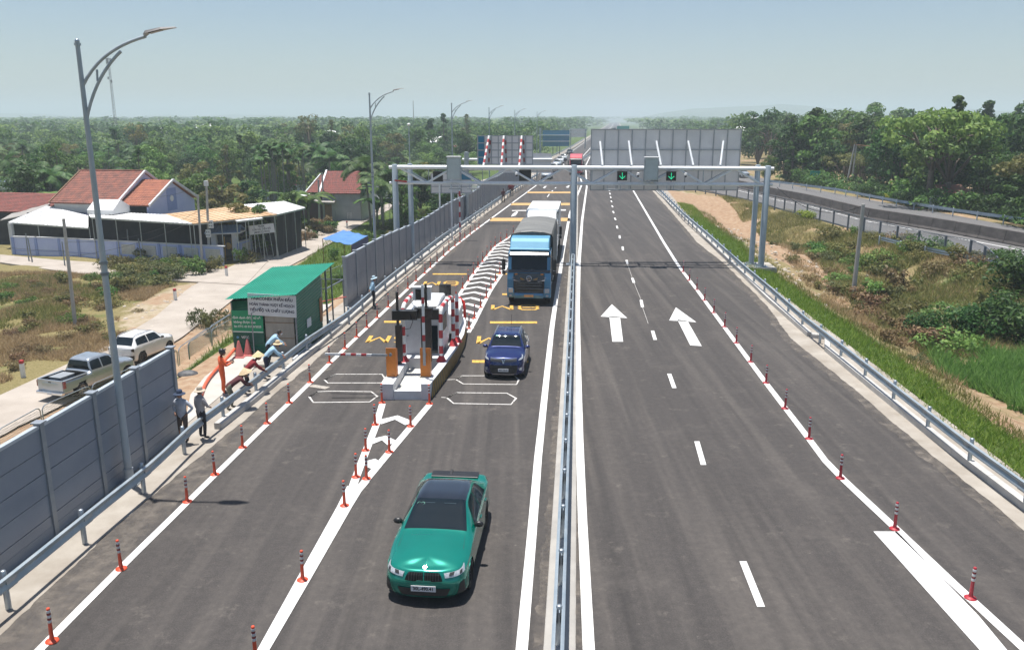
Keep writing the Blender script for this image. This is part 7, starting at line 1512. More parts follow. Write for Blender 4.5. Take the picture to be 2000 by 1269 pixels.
def hoopfence(label, pts, h=1.0, ext=0):
    t = thing('mesh_fence', label, 'fence', pts[0]); o0 = Vector(pts[0])
    for i, (a, b) in enumerate(zip(pts, pts[1:])):
        a, b = Vector(a) - o0, Vector(b) - o0; d = b - a; a = a + d * .02; b = b - d * .02; u = Vector((0, 0, 1))
        P = [a, a + u * (h - .18), a + u * (h - .05) + d * .03, a + u * h + d * .08, b + u * h - d * .08, b + u * (h - .05) - d * .03, b + u * (h - .18), b]; mb = MB(); mb.tube(P, .027, 6); fo = mb.build('frame', galv, t, smooth=True)
        q = [a + u * .1, b + u * .1, b + u * (h - .1), a + u * (h - .1)]; M_ = Matrix.Translation(a); mb = MB(); mb.add(q, [(0, 1, 2, 3)]); mb.build('mesh', meshg, t)
fz = VZ + .55
fpts = [G(q[0], q[1], z) for q, z in (((0, 885), fz), ((85, 835), fz), ((182, 790), fz), ((265, 752), fz), ((350, 714), fz), ((412, 668), fz), ((455, 640), fz))]
hoopfence('wire mesh fence with rounded tube tops at the foot of the embankment', fpts + [Vector((-18.6, 46, fz)), Vector((-18.3, 49, fz)), Vector((-18.0, 52, fz)), Vector((-17.7, 55, fz)), Vector((-17.3, 58, fz)), Vector((-16.9, 61, fz)), Vector((-16.4, 64, fz)), Vector((-15.9, 68, fz)), Vector((-15.0, 72, fz)), Vector((-14, 76, fz)), Vector((-13, 81, fz)), Vector((-12, 86, fz))])
# scaffold frame near gantry leg + rubble
for px, l in ((741, 'thin steel scaffold frame left of the gantry leg, left one'), (756, 'thin steel scaffold frame left of the gantry leg, right one')):
    p = G(px, 438, VZ); t = thing('scaffold_frame', l, 'scaffold', p); 
    for x in (-.35, .35): 
        for y in (0, .8): mb = MB(); mb.cyl((x, y, 0), (x, y, 5.2), .03, n=5); mb.build('upright', steel, t)
    mb = MB(); [mb.cyl((-.35, 0, z), (.35, 0, z), .02, n=4) for z in np.arange(.4, 5.3, .6)]; mb.build('rungs', steel, t)

# ================================================================== RIGHT SIDE: OLD HIGHWAY
jer = pm('jersey_concrete', (.10, .088, .082), .95, c2=(.055, .048, .046), scale=1.1, stretch=(1, 1, 2), bump=.3)
def offpts(px, z=0): return [G(a, b, z) for a, b in px]
jb = offpts([(1440, 366), (1515, 385), (1580, 398), (1687, 426), (1842, 452), (2000, 481.5), (2080, 497)], -.02)
t = thing('jersey_barrier', 'dark weathered concrete median barrier of the old highway', 'barrier', jb[0]); rp = resample([p - jb[0] for p in jb], 3.0)
for i, (a, b) in enumerate(zip(rp, rp[1:])):
    d = (b - a).normalized(); mb = MB(); mb.sweep([a, b - d * .05], [(-.40, -.1), (-.40, .10), (-.28, .28), (-.16, 1.12), (.16, 1.12), (.28, .28), (.40, .10), (.40, -.1)]); so = mb.build('barrier_block', jer, t)
    mb = MB(); c_ = a.lerp(b, .5); rt_ = Vector((d.y, -d.x, 0)); 
    for s_ in (1, -1): mb.cbox(c_ + rt_ * .385 * s_ + Vector((0, 0, .03)), (.2, .2, .14), math.atan2(d.y, d.x))
    mb.build('drain_slot', black, so)
gr2 = [G(a, b, -.02) for a, b in [(1500, 362), (1629, 379), (1752, 404), (1870, 424), (2000, 443), (2090, 458)]]
guardrail('guardrail', 'guardrail on the far side of the old highway in front of the woods', gr2, -1, 3.4, joints=False)
# low rail fence in the far lane
# mesh fence with posts
fb = offpts([(1340, 372), (1400, 383), (1470, 397), (1541, 419), (1610, 438), (1695, 462), (1767, 484), (1849, 503), (1892, 511)], -.12)
t = thing('mesh_fence', 'grey wire mesh fence with dark posts between the scrub and the old highway', 'fence', fb[0]); rp = resample([p - fb[0] for p in fb], 3.1); rp.append(fb[-1] - fb[0]); dpost = pm('fence_post', (.10, .12, .15), .6, c2=(.14, .16, .19), scale=4)
ends = [G(1920, 517, -.12) - fb[0], G(1945, 523, -.12) - fb[0], G(1962, 534, -.12) - fb[0]]; hh = [1.62] * len(rp) + [1.35, .8, .15]; rp = rp + ends
for i, p in enumerate(rp):
    mb = MB(); mb.box(p.x - .07, p.x + .07, p.y - .07, p.y + .07, -.4, hh[i]); mb.build('post', dpost, t)
    if i < len(rp) - 1:
        q = rp[i + 1]; u = Vector((0, 0, 1)); mb = MB(); mb.add([p + u * .35, q + u * min(.35, hh[i + 1]), q + u * hh[i + 1], p + u * hh[i]], [(0, 1, 2, 3)]); mb.build('mesh', meshd, t)
        mb = MB(); mb.bar(p + u * hh[i], q + u * hh[i + 1], .05, .05); mb.build('top_rail', dpost, t); mb = MB(); mb.bar(p + u * .32, q + u * .32, .04, .16); mb.build('bottom_rail', dpost, t)
ng = [G(a, b, -.1) for a, b in [(1720, 478), (1790, 496), (1870, 513), (1960, 531), (2060, 552)]]
guardrail('guardrail', 'dark guardrail behind the mesh fence on the near side of the old highway', ng, -1, 3.0, joints=False, h=-.15)
# far rail
# leaning wooden poles, shack
p = G(1689, 372, -.2); t = thing('wooden_pole_pair', 'pair of leaning wooden poles with a cross beam at the woodland edge', 'pole', (p.x, p.y + 6, -.6)); 
for x in (-.5, .35): mb = MB(); mb.cyl((x, 0, 0), (x * .3 + .4, 0, 7.0), .14, .1, 6); mb.build('pole', cpole, t)
mb = MB(); mb.cyl((.3, 0, 6.9), (7.0, -.5, 6.2), .09, n=6); mb.build('beam', wood, t)
p = G(1895, 420, -.2); t = thing('small_shelter', 'small white walled shelter with a rusty red roof at the woodland edge', 'shelter', (p.x, p.y + 5, -.7)); mb = MB(); [mb.box(-2.2 + k * .62, -1.66 + k * .62, 0, .12, 0, 2.1) for k in range(3)]; mb.build('slat_wall', plate, t); mb = MB(); mb.box(-.3, 2.3, .3, 3, 0, 1.9); mb.build('wall', pm('bamboo_grey', (.25, .24, .2), .9, c2=(.18, .17, .14), scale=5), t); mb = MB(); mb.slab([(-.8, -.3, 2.0), (2.7, -.3, 2.1), (2.6, 2.5, 3.3), (-.6, 2.5, 3.3)], .07); mb.build('roof', pm('rust_red', (.30, .09, .05), .8, c2=(.24, .16, .12), scale=2), t)
mb = MB(); mb.box(-.2, .2, -.2, .2, 0, .8); o = mb.build('white_post', plate); p = G(1628, 368, 0); o.location = (p.x, p.y + 2, -.1); tag(o, 'short white post behind the far guardrail near the green sign', 'post')
# ================================================================== VEGETATION
def leafmat(name, c1, c2, c3, trans=.35, objvar=.22, rough=.55):
    m = bpy.data.materials.new(name); m.use_nodes = True; N_, L_ = nodes(m); b = N_['Principled BSDF']; b.inputs['Roughness'].default_value = rough; b.inputs['Specular IOR Level'].default_value = .25
    g_ = N_.new('ShaderNodeNewGeometry'); r = N_.new('ShaderNodeValToRGB'); e = r.color_ramp.elements; e.new(.5)
    for k, (p, c) in zip(e, ((.0, c1), (.55, c2), (1., c3))): k.position = p; k.color = (*c, 1)
    L_.new(g_.outputs['Random Per Island'], r.inputs[0]); oi = N_.new('ShaderNodeObjectInfo'); hs = N_.new('ShaderNodeHueSaturation')
    a = N_.new('ShaderNodeMapRange'); a.inputs[3].default_value = 1 - objvar; a.inputs[4].default_value = 1 + objvar * 1.3; L_.new(oi.outputs['Random'], a.inputs[0]); L_.new(a.outputs[0], hs.inputs['Value'])
    q = N_.new('ShaderNodeMath'); q.operation = 'FRACT'; q2 = N_.new('ShaderNodeMath'); q2.operation = 'MULTIPLY'; q2.inputs[1].default_value = 7.31; L_.new(oi.outputs['Random'], q2.inputs[0]); L_.new(q2.outputs[0], q.inputs[0])
    h = N_.new('ShaderNodeMapRange'); h.inputs[3].default_value = .478; h.inputs[4].default_value = .522; L_.new(q.outputs[0], h.inputs[0]); L_.new(h.outputs[0], hs.inputs['Hue']); L_.new(r.outputs[0], hs.inputs['Color']); L_.new(hs.outputs[0], b.inputs['Base Color'])
    tr = N_.new('ShaderNodeBsdfTranslucent'); mx = N_.new('ShaderNodeMixShader'); mx.inputs[0].default_value = trans; L_.new(hs.outputs[0], tr.inputs[0]); L_.new(b.outputs[0], mx.inputs[1]); L_.new(tr.outputs[0], mx.inputs[2]); L_.new(mx.outputs[0], N_['Material Output'].inputs['Surface']); return m
leafD = leafmat('leaf_dark', (0.027, 0.063, 0.018), (0.048, 0.112, 0.027), (0.09, 0.165, 0.0375)); leafM = leafmat('leaf_mid', (0.045, 0.0975, 0.0225), (0.0825, 0.173, 0.033), (0.15, 0.24, 0.0525)); leafL = leafmat('leaf_light', (0.0825, 0.15, 0.0375), (0.15, 0.247, 0.0525), (0.24, 0.33, 0.09))
leafO = leafmat('leaf_olive', (0.09, 0.0975, 0.03), (0.15, 0.158, 0.045), (0.24, 0.21, 0.075)); leafB = leafmat('leaf_brown', (0.135, 0.09, 0.045), (0.225, 0.15, 0.075), (0.3, 0.24, 0.12)); leafY = leafmat('leaf_yellow_green', (0.21, 0.285, 0.03), (0.33, 0.42, 0.045), (0.48, 0.54, 0.09)); leafP = leafmat('palm_leaf', (0.03, 0.075, 0.0225), (0.06, 0.128, 0.033), (0.135, 0.21, 0.075)); leafG = leafmat('leaf_grey_green', (.075, .09, .035), (.12, .135, .05), (.18, .19, .08))
bark = pm('bark', (.13, .10, .075), .9, c2=(.20, .16, .12), scale=5, bump=.3)
def npmesh(name, V, nvp, mat, smooth=False):
    """V: (n, nvp, 3) polygons without shared vertices"""
    n = V.shape[0]; me = bpy.data.meshes.new(name); me.vertices.add(n * nvp); me.vertices.foreach_set('co', V.astype(np.float32).ravel()); me.loops.add(n * nvp); me.loops.foreach_set('vertex_index', np.arange(n * nvp, dtype=np.int32)); me.polygons.add(n); me.polygons.foreach_set('loop_start', np.arange(0, n * nvp, nvp, dtype=np.int32))
    try: me.polygons.foreach_set('loop_total', np.full(n, nvp, dtype=np.int32))
    except Exception: pass
    me.materials.append(mat); me.update(calc_edges=True); me.validate(); return me
def unit(a): return a / np.maximum(np.linalg.norm(a, axis=-1, keepdims=True), 1e-9)
def leafquads(P, Nn, size, r, aspect=.55):
    n = len(P); t = r.normal(size=(n, 3)); t = unit(t - Nn * np.sum(t * Nn, axis=1, keepdims=True)); b = np.cross(Nn, t); s = size * r.uniform(.6, 1.35, (n, 1))
    V = np.stack([P - t * s, P - b * s * aspect + t * s * .1, P + t * s, P + b * s * aspect - t * s * .1], axis=1)
    V[:, 2] -= np.array([0, 0, 1]) * s * .25; return V
def crown(clumps, per, size, r, shell=.72):
    Q = []
    for c, rad in clumps:
        d = unit(r.normal(size=(per, 3))); d[:, 2] = np.abs(d[:, 2]) * np.where(r.random(per) < .78, 1, -1); k = shell + (1 - shell) * r.random((per, 1)); 
        P = np.array(c) + d * k * np.array(rad); Nn = unit(d + r.normal(size=(per, 3)) * .55 + np.array([0, 0, .35])); Q.append(leafquads(P, Nn, size, r))
    return np.concatenate(Q)
def make_tree(seed, H=10., R_=3.6, base=.3, n=26, per=105, size=.24, form='round'):
    r = np.random.default_rng(seed); cl = []
    for i in range(n):
        if form == 'round':
            d = unit(r.normal(size=3)); k = r.random() ** .45; c = np.array([d[0] * R_ * k * .8, d[1] * R_ * k * .8, H * (base + (1 - base) * .5) + d[2] * H * (1 - base) * .43 * k])
            s = R_ * r.uniform(.24, .42)
        elif form == 'tall':
            z = r.random(); c = np.array([r.normal() * R_ * .38 * (1.25 - z * .9), r.normal() * R_ * .38 * (1.25 - z * .9), H * (base + (1 - base) * z * .93)]); s = R_ * r.uniform(.22, .36) * (1.15 - .45 * z)
        else:   # umbrella
            a = r.random() * 6.28; q = math.sqrt(r.random()) * R_ * .95; c = np.array([q * math.cos(a), q * math.sin(a), H * (.80 + .12 * r.random()) - q * q * .10]); s = R_ * r.uniform(.20, .32)
        cl.append((c, (s, s, s * (.62 if form == 'flat' else .75))))
    me = npmesh('crown', crown(cl, per, size, r), 4, leafM); mb = MB(); top = (0, 0, H * (base + (1 - base) * .5)); mb.tube([(0, 0, -.5), (R_ * .03, 0, H * base * .6), top], [R_ * .075, R_ * .055, R_ * .03], 7)
    for c, s in cl[:9]: mb.tube([(R_ * .02, 0, H * base * .7), Vector(c).lerp(Vector((0, 0, c[2])), .5) - Vector((0, 0, H * .06)), tuple(c)], [R_ * .035, R_ * .024, R_ * .01], 5)
    return me, mb.mesh('trunk', bark, True)
TREES = {'round': [make_tree(s, base=.06, n=30) for s in (1, 2, 3, 4)] + [make_tree(5, R_=4.4, n=34, base=.08), make_tree(6, H=9, R_=3.0, base=.04, n=24)], 'tall': [make_tree(7, H=13, R_=3.2, base=.08, form='tall', n=30), make_tree(8, H=14, R_=2.8, base=.12, form='tall', n=26)], 'flat': [make_tree(9, H=9, R_=4.6, base=.5, form='flat', n=24)],
         'sparse': [make_tree(10, H=14, R_=3.0, base=.5, n=16, per=36, size=.26), make_tree(12, H=13, R_=2.6, base=.45, form='tall', n=14, per=34, size=.24)]}
def frond_set(r, nf, L_, droop, leaflets, lw):
    Q = []
    for i in range(nf):
        az = i * 2.4 + r.random() * .5; el = r.uniform(.05, 1.15); d = np.array([math.cos(az), math.sin(az), 0.]); p = np.zeros(3); pts = []; ang = el
        for k in range(9): pts.append(p.copy()); p = p + (d * math.cos(ang) + np.array([0, 0, math.sin(ang)])) * L_ / 8; ang -= droop * (.12 + .035 * k)
        side = np.array([-d[1], d[0], 0]); pts = np.array(pts)
        for k in range(1, 9):
            for m in range(leaflets):
                f = (k - 1 + m / leaflets); a = pts[int(f)] + (pts[min(int(f) + 1, 8)] - pts[int(f)]) * (f - int(f)); ll = L_ * .26 * math.sin(PI * min(1, (f + 1.6) / 10.2)); tan = unit(pts[min(int(f) + 1, 8)] - pts[int(f)])
                for s_ in (-1, 1):
                    tip = a + side * s_ * ll * .85 + tan * ll * .45 - np.array([0, 0, ll * .45]); w_ = tan * lw
                    Q.append([a - w_, a + w_, tip + w_ * .3, tip - w_ * .3])
    return np.array(Q)
def make_palm(seed, H, nf, L_, leaflets=4, lw=.07, tr=.13, bend=.8):
    r = np.random.default_rng(seed); Q = frond_set(r, nf, L_, 1.0, leaflets, lw) + np.array([bend, 0, H]); me = npmesh('crown', Q, 4, leafP); mb = MB(); mb.tube(arcpts([(0, 0, -.5), (.1, 0, H * .5), (bend, 0, H + .05)], 6), [tr * 1.3] + [tr] * 5 + [tr * .8], 7); return me, mb.mesh('trunk', pm('palm_bark', (.26, .24, .20), .9, c2=(.18, .165, .14), scale=6), True)
PALMS = [make_palm(20, 6.5, 17, 3.4), make_palm(21, 5.2, 15, 3.2, bend=.3)]; ARECA = [make_palm(22, 9, 9, 1.9, 3, .08, .08, .15), make_palm(23, 7.6, 9, 1.8, 3, .08, .075, -.2)]
def make_banana(seed):
    r = np.random.default_rng(seed); Q = []
    for i in range(11):
        az = i * 2.4; d = np.array([math.cos(az), math.sin(az), 0]); sd = np.array([-d[1], d[0], 0]); a = 1.3; p = np.array([0, 0, 1.6 + r.random() * .5]); prev = p
        for k in range(6):
            q = prev + (d * math.cos(a) + np.array([0, 0, math.sin(a)])) * .5; a -= .38; w0 = .30 * math.sin(PI * (k + .5) / 7); w1 = .30 * math.sin(PI * (k + 1.5) / 7); dz = np.array([0, 0, .1])
            Q += [[prev, q, q + sd * w1 - dz, prev + sd * w0 - dz], [prev, q, q - sd * w1 - dz, prev - sd * w0 - dz]]; prev = q
    me = npmesh('crown', np.array(Q), 4, leafM); mb = MB(); mb.tube([(0, 0, -.2), (0, 0, 1.9)], [.14, .09], 7); return me, mb.mesh('trunk', pm('banana_stem', (.18, .2, .08), .8, c2=(.14, .13, .07), scale=4), True)
BAN = [make_banana(30)]
def recolour(me, mat): c = me.copy(); c.materials[0] = mat; return c
VAR = {}
def variant(kind, i, mat):
    k = (kind, i, mat.name)
    if k not in VAR:
        src = {'palm': PALMS, 'areca': ARECA, 'banana': BAN}.get(kind) or TREES[kind]; VAR[k] = (recolour(src[i][0], mat), src[i][1])
    return VAR[k]
def plant(kind, i, mat, x, y, z, s, label, cat='tree', group=None, name='tree', sz=None):
    cr, tk = variant(kind, i, mat); t = thing(name, label, cat, (x, y, z), random.random() * 6.28, group); t.scale = (s, s, sz or s); link('crown', cr, t); link('trunk', tk, t); return t
def clear(x, y):
    m = med(y)
    if m - 15 < x < interp(RX, y) + 4 and y < 420: return False
    if y > 150 and m - 20 < x < m + 40: return False
    if x > interp(RX, y) and x < interp(OLDL, y) + 20: return False
    if y < 250 and interp(VRl, y) - 4.5 < x < interp(VRr, y) + 4.5: return False
    if inpoly(x, y, P_POND) or (-36 < x < -2 and 134 < y < 178): return False
    if y < 101 and x > -70: return False
    if -50 < x < -20 and 108 < y < 130 : return False
    return True
def colof(x, y):
    q = 1000 + CAM_F * x / (y * .97 + 2)
    for lim, t in ((150, 'at the far left'), (350, 'behind the blue house roof'), (520, 'behind the rusty tin roof'), (700, 'around the red roofed grey house'), (900, 'around the pond'), (1300, 'beside the far motorway'), (1560, 'right of the huge sign board'), (1700, 'behind the small green sign'), (1850, 'behind the leaning wooden poles')):
        if q < lim: return t
    return 'behind the small shelter'
def zone(x, y): return 'the %s row %s' % ('front' if y < 118 else ('second' if y < 140 else ('middle' if y < 175 else 'back')), colof(x, y))
TONES = [(leafD, 'dark green'), (leafM, 'mid green'), (leafL, 'light green'), (leafD, 'dark green'), (leafO, 'olive'), (leafM, 'mid green')]
def auto_tree(x, y, right):
    r = random.random(); z = terr(x, y) - .1; zn = zone(x, y); tone, tn = random.choice(TONES); far = 1 + .12 * (y > 200)
    if right:
        k, i = ('round', random.randrange(6)) if r < .72 else (('tall', random.randrange(2)) if r < .9 else ('flat', 0)); s = random.uniform(.95, 1.35) * far
        if k == 'tall': s *= .9
    else:
        k, i = ('round', random.randrange(6)) if r < .80 else (('tall', random.randrange(2)) if r < .86 else (('flat', 0) if r < .92 else ('sparse', random.randrange(2)))); s = random.uniform(.62, .98) * far
        if k in ('tall', 'sparse'): s *= .85
        if -60 < x < -28 and 185 < y < 260: s *= 1.25
    kd = {'round': 'bushy', 'tall': 'tall', 'flat': 'flat topped', 'sparse': 'thin leaved'}[k]
    plant(k, i, tone, x, y, z, s, '%s %s tree in %s' % (kd, tn, zn), group='trees in ' + zn, sz=s * random.uniform(.88, 1.12))
rr = random.Random(5); pts = []
y = 104.
while y < 300:
    st = 7.6 + (y - 104) * .022; x = -y * .66 - 12
    while x < y * .66 + 16:
        px_, py_ = x + rr.uniform(-.4, .4) * st, y + rr.uniform(-.4, .4) * st
        if clear(px_, py_): pts.append((px_, py_))
        x += st
    y += st
L_pts = [p for p in pts if p[0] < 0]; R_pts = [p for p in pts if p[0] > 0]
# woods right of the old highway also start nearer
y = 60.
while y < 104:
    x = interp(OLDL, y) + 20
    while x < y * .66 + 14:
        if x > interp(OLDL, y) + 18.5: R_pts.append((x + rr.uniform(-2, 2), y + rr.uniform(-2, 2)))
        x += 7.
    y += 7.
L_pts.sort(key=lambda p: p[1]); R_pts = [p for p in R_pts if not (p[1] < 137 and 1560 < 1000 + CAM_F * p[0] / (p[1] * .97 + 2) < 1725) and not (p[1] < 101 and 1850 < 1000 + CAM_F * p[0] / (p[1] * .97 + 2) < 1960)]; R_pts.sort(key=lambda p: p[1]); NL_, NR_ = 150, 118; rest = L_pts[NL_:] + R_pts[NR_:]
for x, y in R_pts[:NR_]: auto_tree(x, y, True)
for x, y in L_pts[:NL_]:
    if rr.random() < .13: z = terr(x, y); plant('palm', rr.randrange(2), leafP, x, y, z, rr.uniform(.9, 1.25), 'coconut palm in ' + zone(x, y), group='palms in ' + zone(x, y), name='palm_tree')
    else: auto_tree(x, y, False)
r = np.random.default_rng(8); T2 = []
for v in range(5): T2.append(crown([(np.array([r.normal() * 1.5, r.normal() * 1.5, 2.5 + r.random() * 6.]), (1.5, 1.5, 1.3)) for _ in range(13)], 62, .36, r))
for nm, mt, k0 in (('mid_forest', leafM, 0), ('mid_forest', leafD, 1), ('mid_forest', leafL, 2)):
    Q = []
    for i, (x, y) in enumerate(rest):
        if (2 if hnoise(x, y, .02) > .12 else i % 2) != k0: continue
        s = r.uniform(.6, 1.35) * (1.15 if x > 0 else 1.); th = r.random() * 6.28; c, s_ = math.cos(th), math.sin(th); V = T2[i % 5] * s; Q.append(np.stack([V[..., 0] * c - V[..., 1] * s_, V[..., 0] * s_ + V[..., 1] * c, V[..., 2]], axis=-1) + np.array([x, y, terr(x, y) - .2]))
    o = bpy.data.objects.new(nm, npmesh(nm, np.concatenate(Q).astype(np.float32), 4, mt)); COL.objects.link(o); tag(o, 'closed canopy of trees behind the nearer rows', 'forest', kind='stuff')
def at_px(px, py, Y): p = W(px, py, Y); return p.x
# characteristic trees
for px, ytop, Y, k, i, mt, l in ((1578, 205, 146, 'tall', 0, leafD, 'tallest dark green tree of the right woods, left of the lone dark grove'), (1550, 232, 144, 'tall', 1, leafM, 'mid green tree leaning against the tallest tree on the right'), (1610, 255, 142, 'round', 4, leafD, 'broad dark tree at the foot of the tallest tree on the right'), (1505, 300, 141, 'round', 1, leafM, 'low mid green tree behind the small green sign'), (1650, 296, 138, 'flat', 0, leafO, 'flat topped olive brown tree right of the small green sign'), (1910, 207, 190, 'round', 4, leafD, 'rounded dark tree standing above the right horizon'), (1720, 266, 133, 'round', 0, leafD, 'dark tree behind the leaning wooden poles'),
                            (1800, 372, 109, 'round', 5, leafY, 'small yellow green tree in front of the right woods'), (1740, 376, 113, 'round', 3, leafY, 'low yellow green bush beside the leaning poles'), (1860, 262, 100, 'flat', 0, leafL, 'spreading light green tree above the small shelter'), (1990, 330, 92, 'round', 2, leafM, 'green tree at the right picture edge behind the shelter'),
                            (605, 215, 205, 'sparse', 0, leafG, 'sparse grey green tree crown rising above the left woods'), (650, 222, 205, 'sparse', 1, leafG, 'second sparse crown right of the highest sparse tree'), (868, 215, 260, 'tall', 1, leafD, 'narrow dark tree left of the second distant lamp'), (912, 213, 265, 'sparse', 1, leafG, 'thin tree behind the second distant lamp'), (838, 228, 250, 'tall', 0, leafD, 'dark tree above the pond'), (690, 250, 170, 'round', 4, leafD, 'large dark tree cluster left of the second lamp'), (640, 262, 165, 'round', 4, leafD, 'large dark bushy tree above the red roofed grey house'), (560, 238, 300, 'round', 1, leafG, 'hazy round tree on the left skyline'),
                            (360, 318, 108, 'round', 4, leafM, 'bushy tree directly behind the porch gable of the blue house'), (410, 330, 112, 'round', 0, leafD, 'dark tree behind the rusty tin roof'), (270, 318, 112, 'round', 2, leafM, 'tree right behind the red roof ridge'), (110, 330, 112, 'round', 3, leafD, 'dark tree left behind the red roof'), (40, 345, 118, 'round', 5, leafD, 'dark tree behind the flat roofed grey house'), (480, 345, 110, 'round', 5, leafD, 'dark tree behind the shade netting building'), (560, 368, 104, 'round', 5, leafM, 'low leafy tree left of the dark red annexe'),
                            (455, 388, 88, 'round', 5, leafO, 'small tree rising behind the gate roof'), (497, 392, 87, 'round', 5, leafM, 'second small tree behind the gate next to the lettered board')):
    x = at_px(px, 300, Y); z = terr(x, Y) if Y > 100 or x > 0 else VZ; H_ = W(px, ytop, Y).z - z; base_h = {('round', 4): 10, ('tall', 0): 13, ('tall', 1): 14, ('flat', 0): 8.3, ('round', 5): 9}.get((k, i), 10 if k == 'round' else 13.5); s = H_ / base_h * 1.0; plant(k, i, mt, x, Y, z - .1, s, l)
for j in range(34):
    px = rr.uniform(505, 600) if j < 24 else rr.uniform(180, 470); Y = rr.uniform(128, 150) if j < 24 else rr.uniform(150, 210); x = at_px(px, 330, Y); s = (W(px, rr.uniform(268, 288), Y).z - VZ) / 10.2 if j < 24 else rr.uniform(.8, 1.1)
    plant('areca', j % 2, leafP, x, Y, VZ, s, 'slender areca palm in the grove behind the red roofed house' if j < 24 else 'areca palm among the trees behind the blue house', group='areca palms of the grove' if j < 24 else 'areca palms behind the blue house', name='palm_tree', sz=s)
for px, py, Y in ((765, 325, 112), (790, 318, 118), (810, 330, 116), (745, 340, 106), (640, 300, 150), (613, 305, 160), (720, 330, 112), (30, 350, 112), (85, 352, 110), (60, 338, 125)):
    x = at_px(px, 330, Y); plant('palm', rr.randrange(2), leafP, x, Y, VZ, (W(px, py - 20, Y).z - VZ) / 7.5, 'coconut palm close behind the gantry leg' if px > 700 else 'coconut palm near the houses at the left', group='coconut palms near the gantry leg' if px > 700 else 'coconut palms near the houses', name='palm_tree')
for px, Y in ((20, 104), (45, 103), (75, 106), (130, 104), (560, 112), (585, 108), (600, 106), (700, 122), (745, 118), (735, 108)):
    plant('banana', 0, leafL if Y % 2 else leafM, at_px(px, 380, Y), Y, VZ, rr.uniform(1.2, 1.7), 'banana plant by the village houses', 'plant', 'banana plants by the houses', 'banana_plant')
# distant forest mass
r = np.random.default_rng(3); T = []
for v in range(4):
    cl = [(np.array([r.normal() * 1.5, r.normal() * 1.5, 5 + r.random() * 4.]), (2.0, 2.0, 1.7)) for _ in range(6)]; T.append(crown(cl, 20, .75, r))
def farforest(name, y0, y1, sc0, mat, seed, lo=-9, hi=9):
    r = np.random.default_rng(seed); Q = []; y = y0
    while y < y1:
        st = 11 * (y / 300) ** .9; x = -y * .68 - 20
        while x < y * .68 + 20:
            a, b = x + r.uniform(-.5, .5) * st, y + r.uniform(-.5, .5) * st; m = med(b)
            if not (m - 22 < a < m + 34) and r.random() < .95 and lo < hnoise(a, b, .009) + r.normal() * .06 < hi:
                k = T[r.integers(4)]; s = sc0 * r.uniform(.55, 1.3) * (y / 300) ** .22; th = r.random() * 6.28; c, s_ = math.cos(th), math.sin(th); wd = (y / 300) ** .6
                V = k * s; V = np.stack([(V[..., 0] * c - V[..., 1] * s_) * wd, (V[..., 0] * s_ + V[..., 1] * c) * wd, V[..., 2]], axis=-1) + np.array([a, b, -3.2 if y < 420 else -2.8]); Q.append(V.astype(np.float32))
            x += st
        y += st
    Q = np.concatenate(Q); me = npmesh(name, Q, 4, mat); o = bpy.data.objects.new(name, me); COL.objects.link(o); tag(o, 'mass of hazy distant trees reaching to the horizon', 'forest', kind='stuff'); print(name, len(Q)); return o
farforest('distant_forest', 302, 2900, .92, leafD, 1, -9, -.02); farforest('distant_forest', 302, 2900, .98, leafM, 1, -.02, .2); farforest('distant_forest', 302, 2900, .85, leafL, 1, .2, 9)
# bushes --------------------------------------------------------------
def make_bush(seed, n, per, size, rad=1., h=.9):
    r = np.random.default_rng(seed); cl = [(np.array([r.normal() * rad * .42, r.normal() * rad * .42, h * r.uniform(.25, .75)]), (rad * .42,) * 2 + (h * .36,)) for _ in range(n)]; return npmesh('foliage', crown(cl, per, size, r, .5), 4, leafM)
BUSH = [make_bush(40, 9, 70, .085), make_bush(41, 12, 60, .08, 1.3, 1.0), make_bush(42, 7, 60, .10, .8, 1.1)]; BIG = [make_bush(43, 16, 75, .13, 1.6, 2.2)]
BV = {}
def bush(x, y, z, s, mat, label, group, src=BUSH, sz=None):
    i = rr.randrange(len(src)); k = (id(src), i, mat.name)
    if k not in BV: BV[k] = recolour(src[i], mat)
    o = link('bush', BV[k], None, (x, y, z - .08), (0, 0, rr.random() * 6.28), (s, s, sz or s)); tag(o, label, 'bush', group); return o
tn = {leafO.name: 'olive', leafB.name: 'dry brown', leafM.name: 'green', leafD.name: 'dark green', leafL.name: 'light green', leafG.name: 'grey green', leafY.name: 'yellow green'}
def whr(x, y):
    a = interp(OLDL, y) - x; return (', close to the fence' if a < 5 else (', halfway down' if a < 10 else ', low towards the verge')) + (' and near the camera' if y < 36 else (' beyond the lone pole' if y > 52 else ''))
def scatter_bush(n, poly, mats, smin, smax, where, group, zf=terr, src=BUSH):
    xs = [p[0] for p in poly]; ys = [p[1] for p in poly]; k = 0; tries = 0
    while k < n and tries < n * 60:
        tries += 1; x, y = rr.uniform(min(xs), max(xs)), rr.uniform(min(ys), max(ys))
        if not inpoly(x, y, poly): continue
        m = rr.choice(mats); s = rr.uniform(smin, smax); bush(x, y, zf(x, y), s, m, '%s bush %s%s' % (tn[m.name], where, whr(x, y) if where[-5:] == 'scrub' and y < 60 else ''), '%s bushes %s' % (tn[m.name], group), src); k += 1
PR1 = GP([(1560, 480), (1690, 480), (1830, 515), (1960, 540), (2050, 640), (2050, 700), (1800, 690), (1700, 620), (1640, 560)], -1.2)
scatter_bush(78, PR1, [leafO, leafO, leafL, leafM, leafG, leafB], .6, 1.4, 'in the right scrub', 'in the right scrub')
PR2 = GP([(1500, 470), (1600, 490), (1760, 660), (1900, 760), (1850, 760), (1620, 620)], -1.2); scatter_bush(26, PR2, [leafO, leafG, leafB], .35, .8, 'on the dry slope beside the right verge', 'on the dry slope')
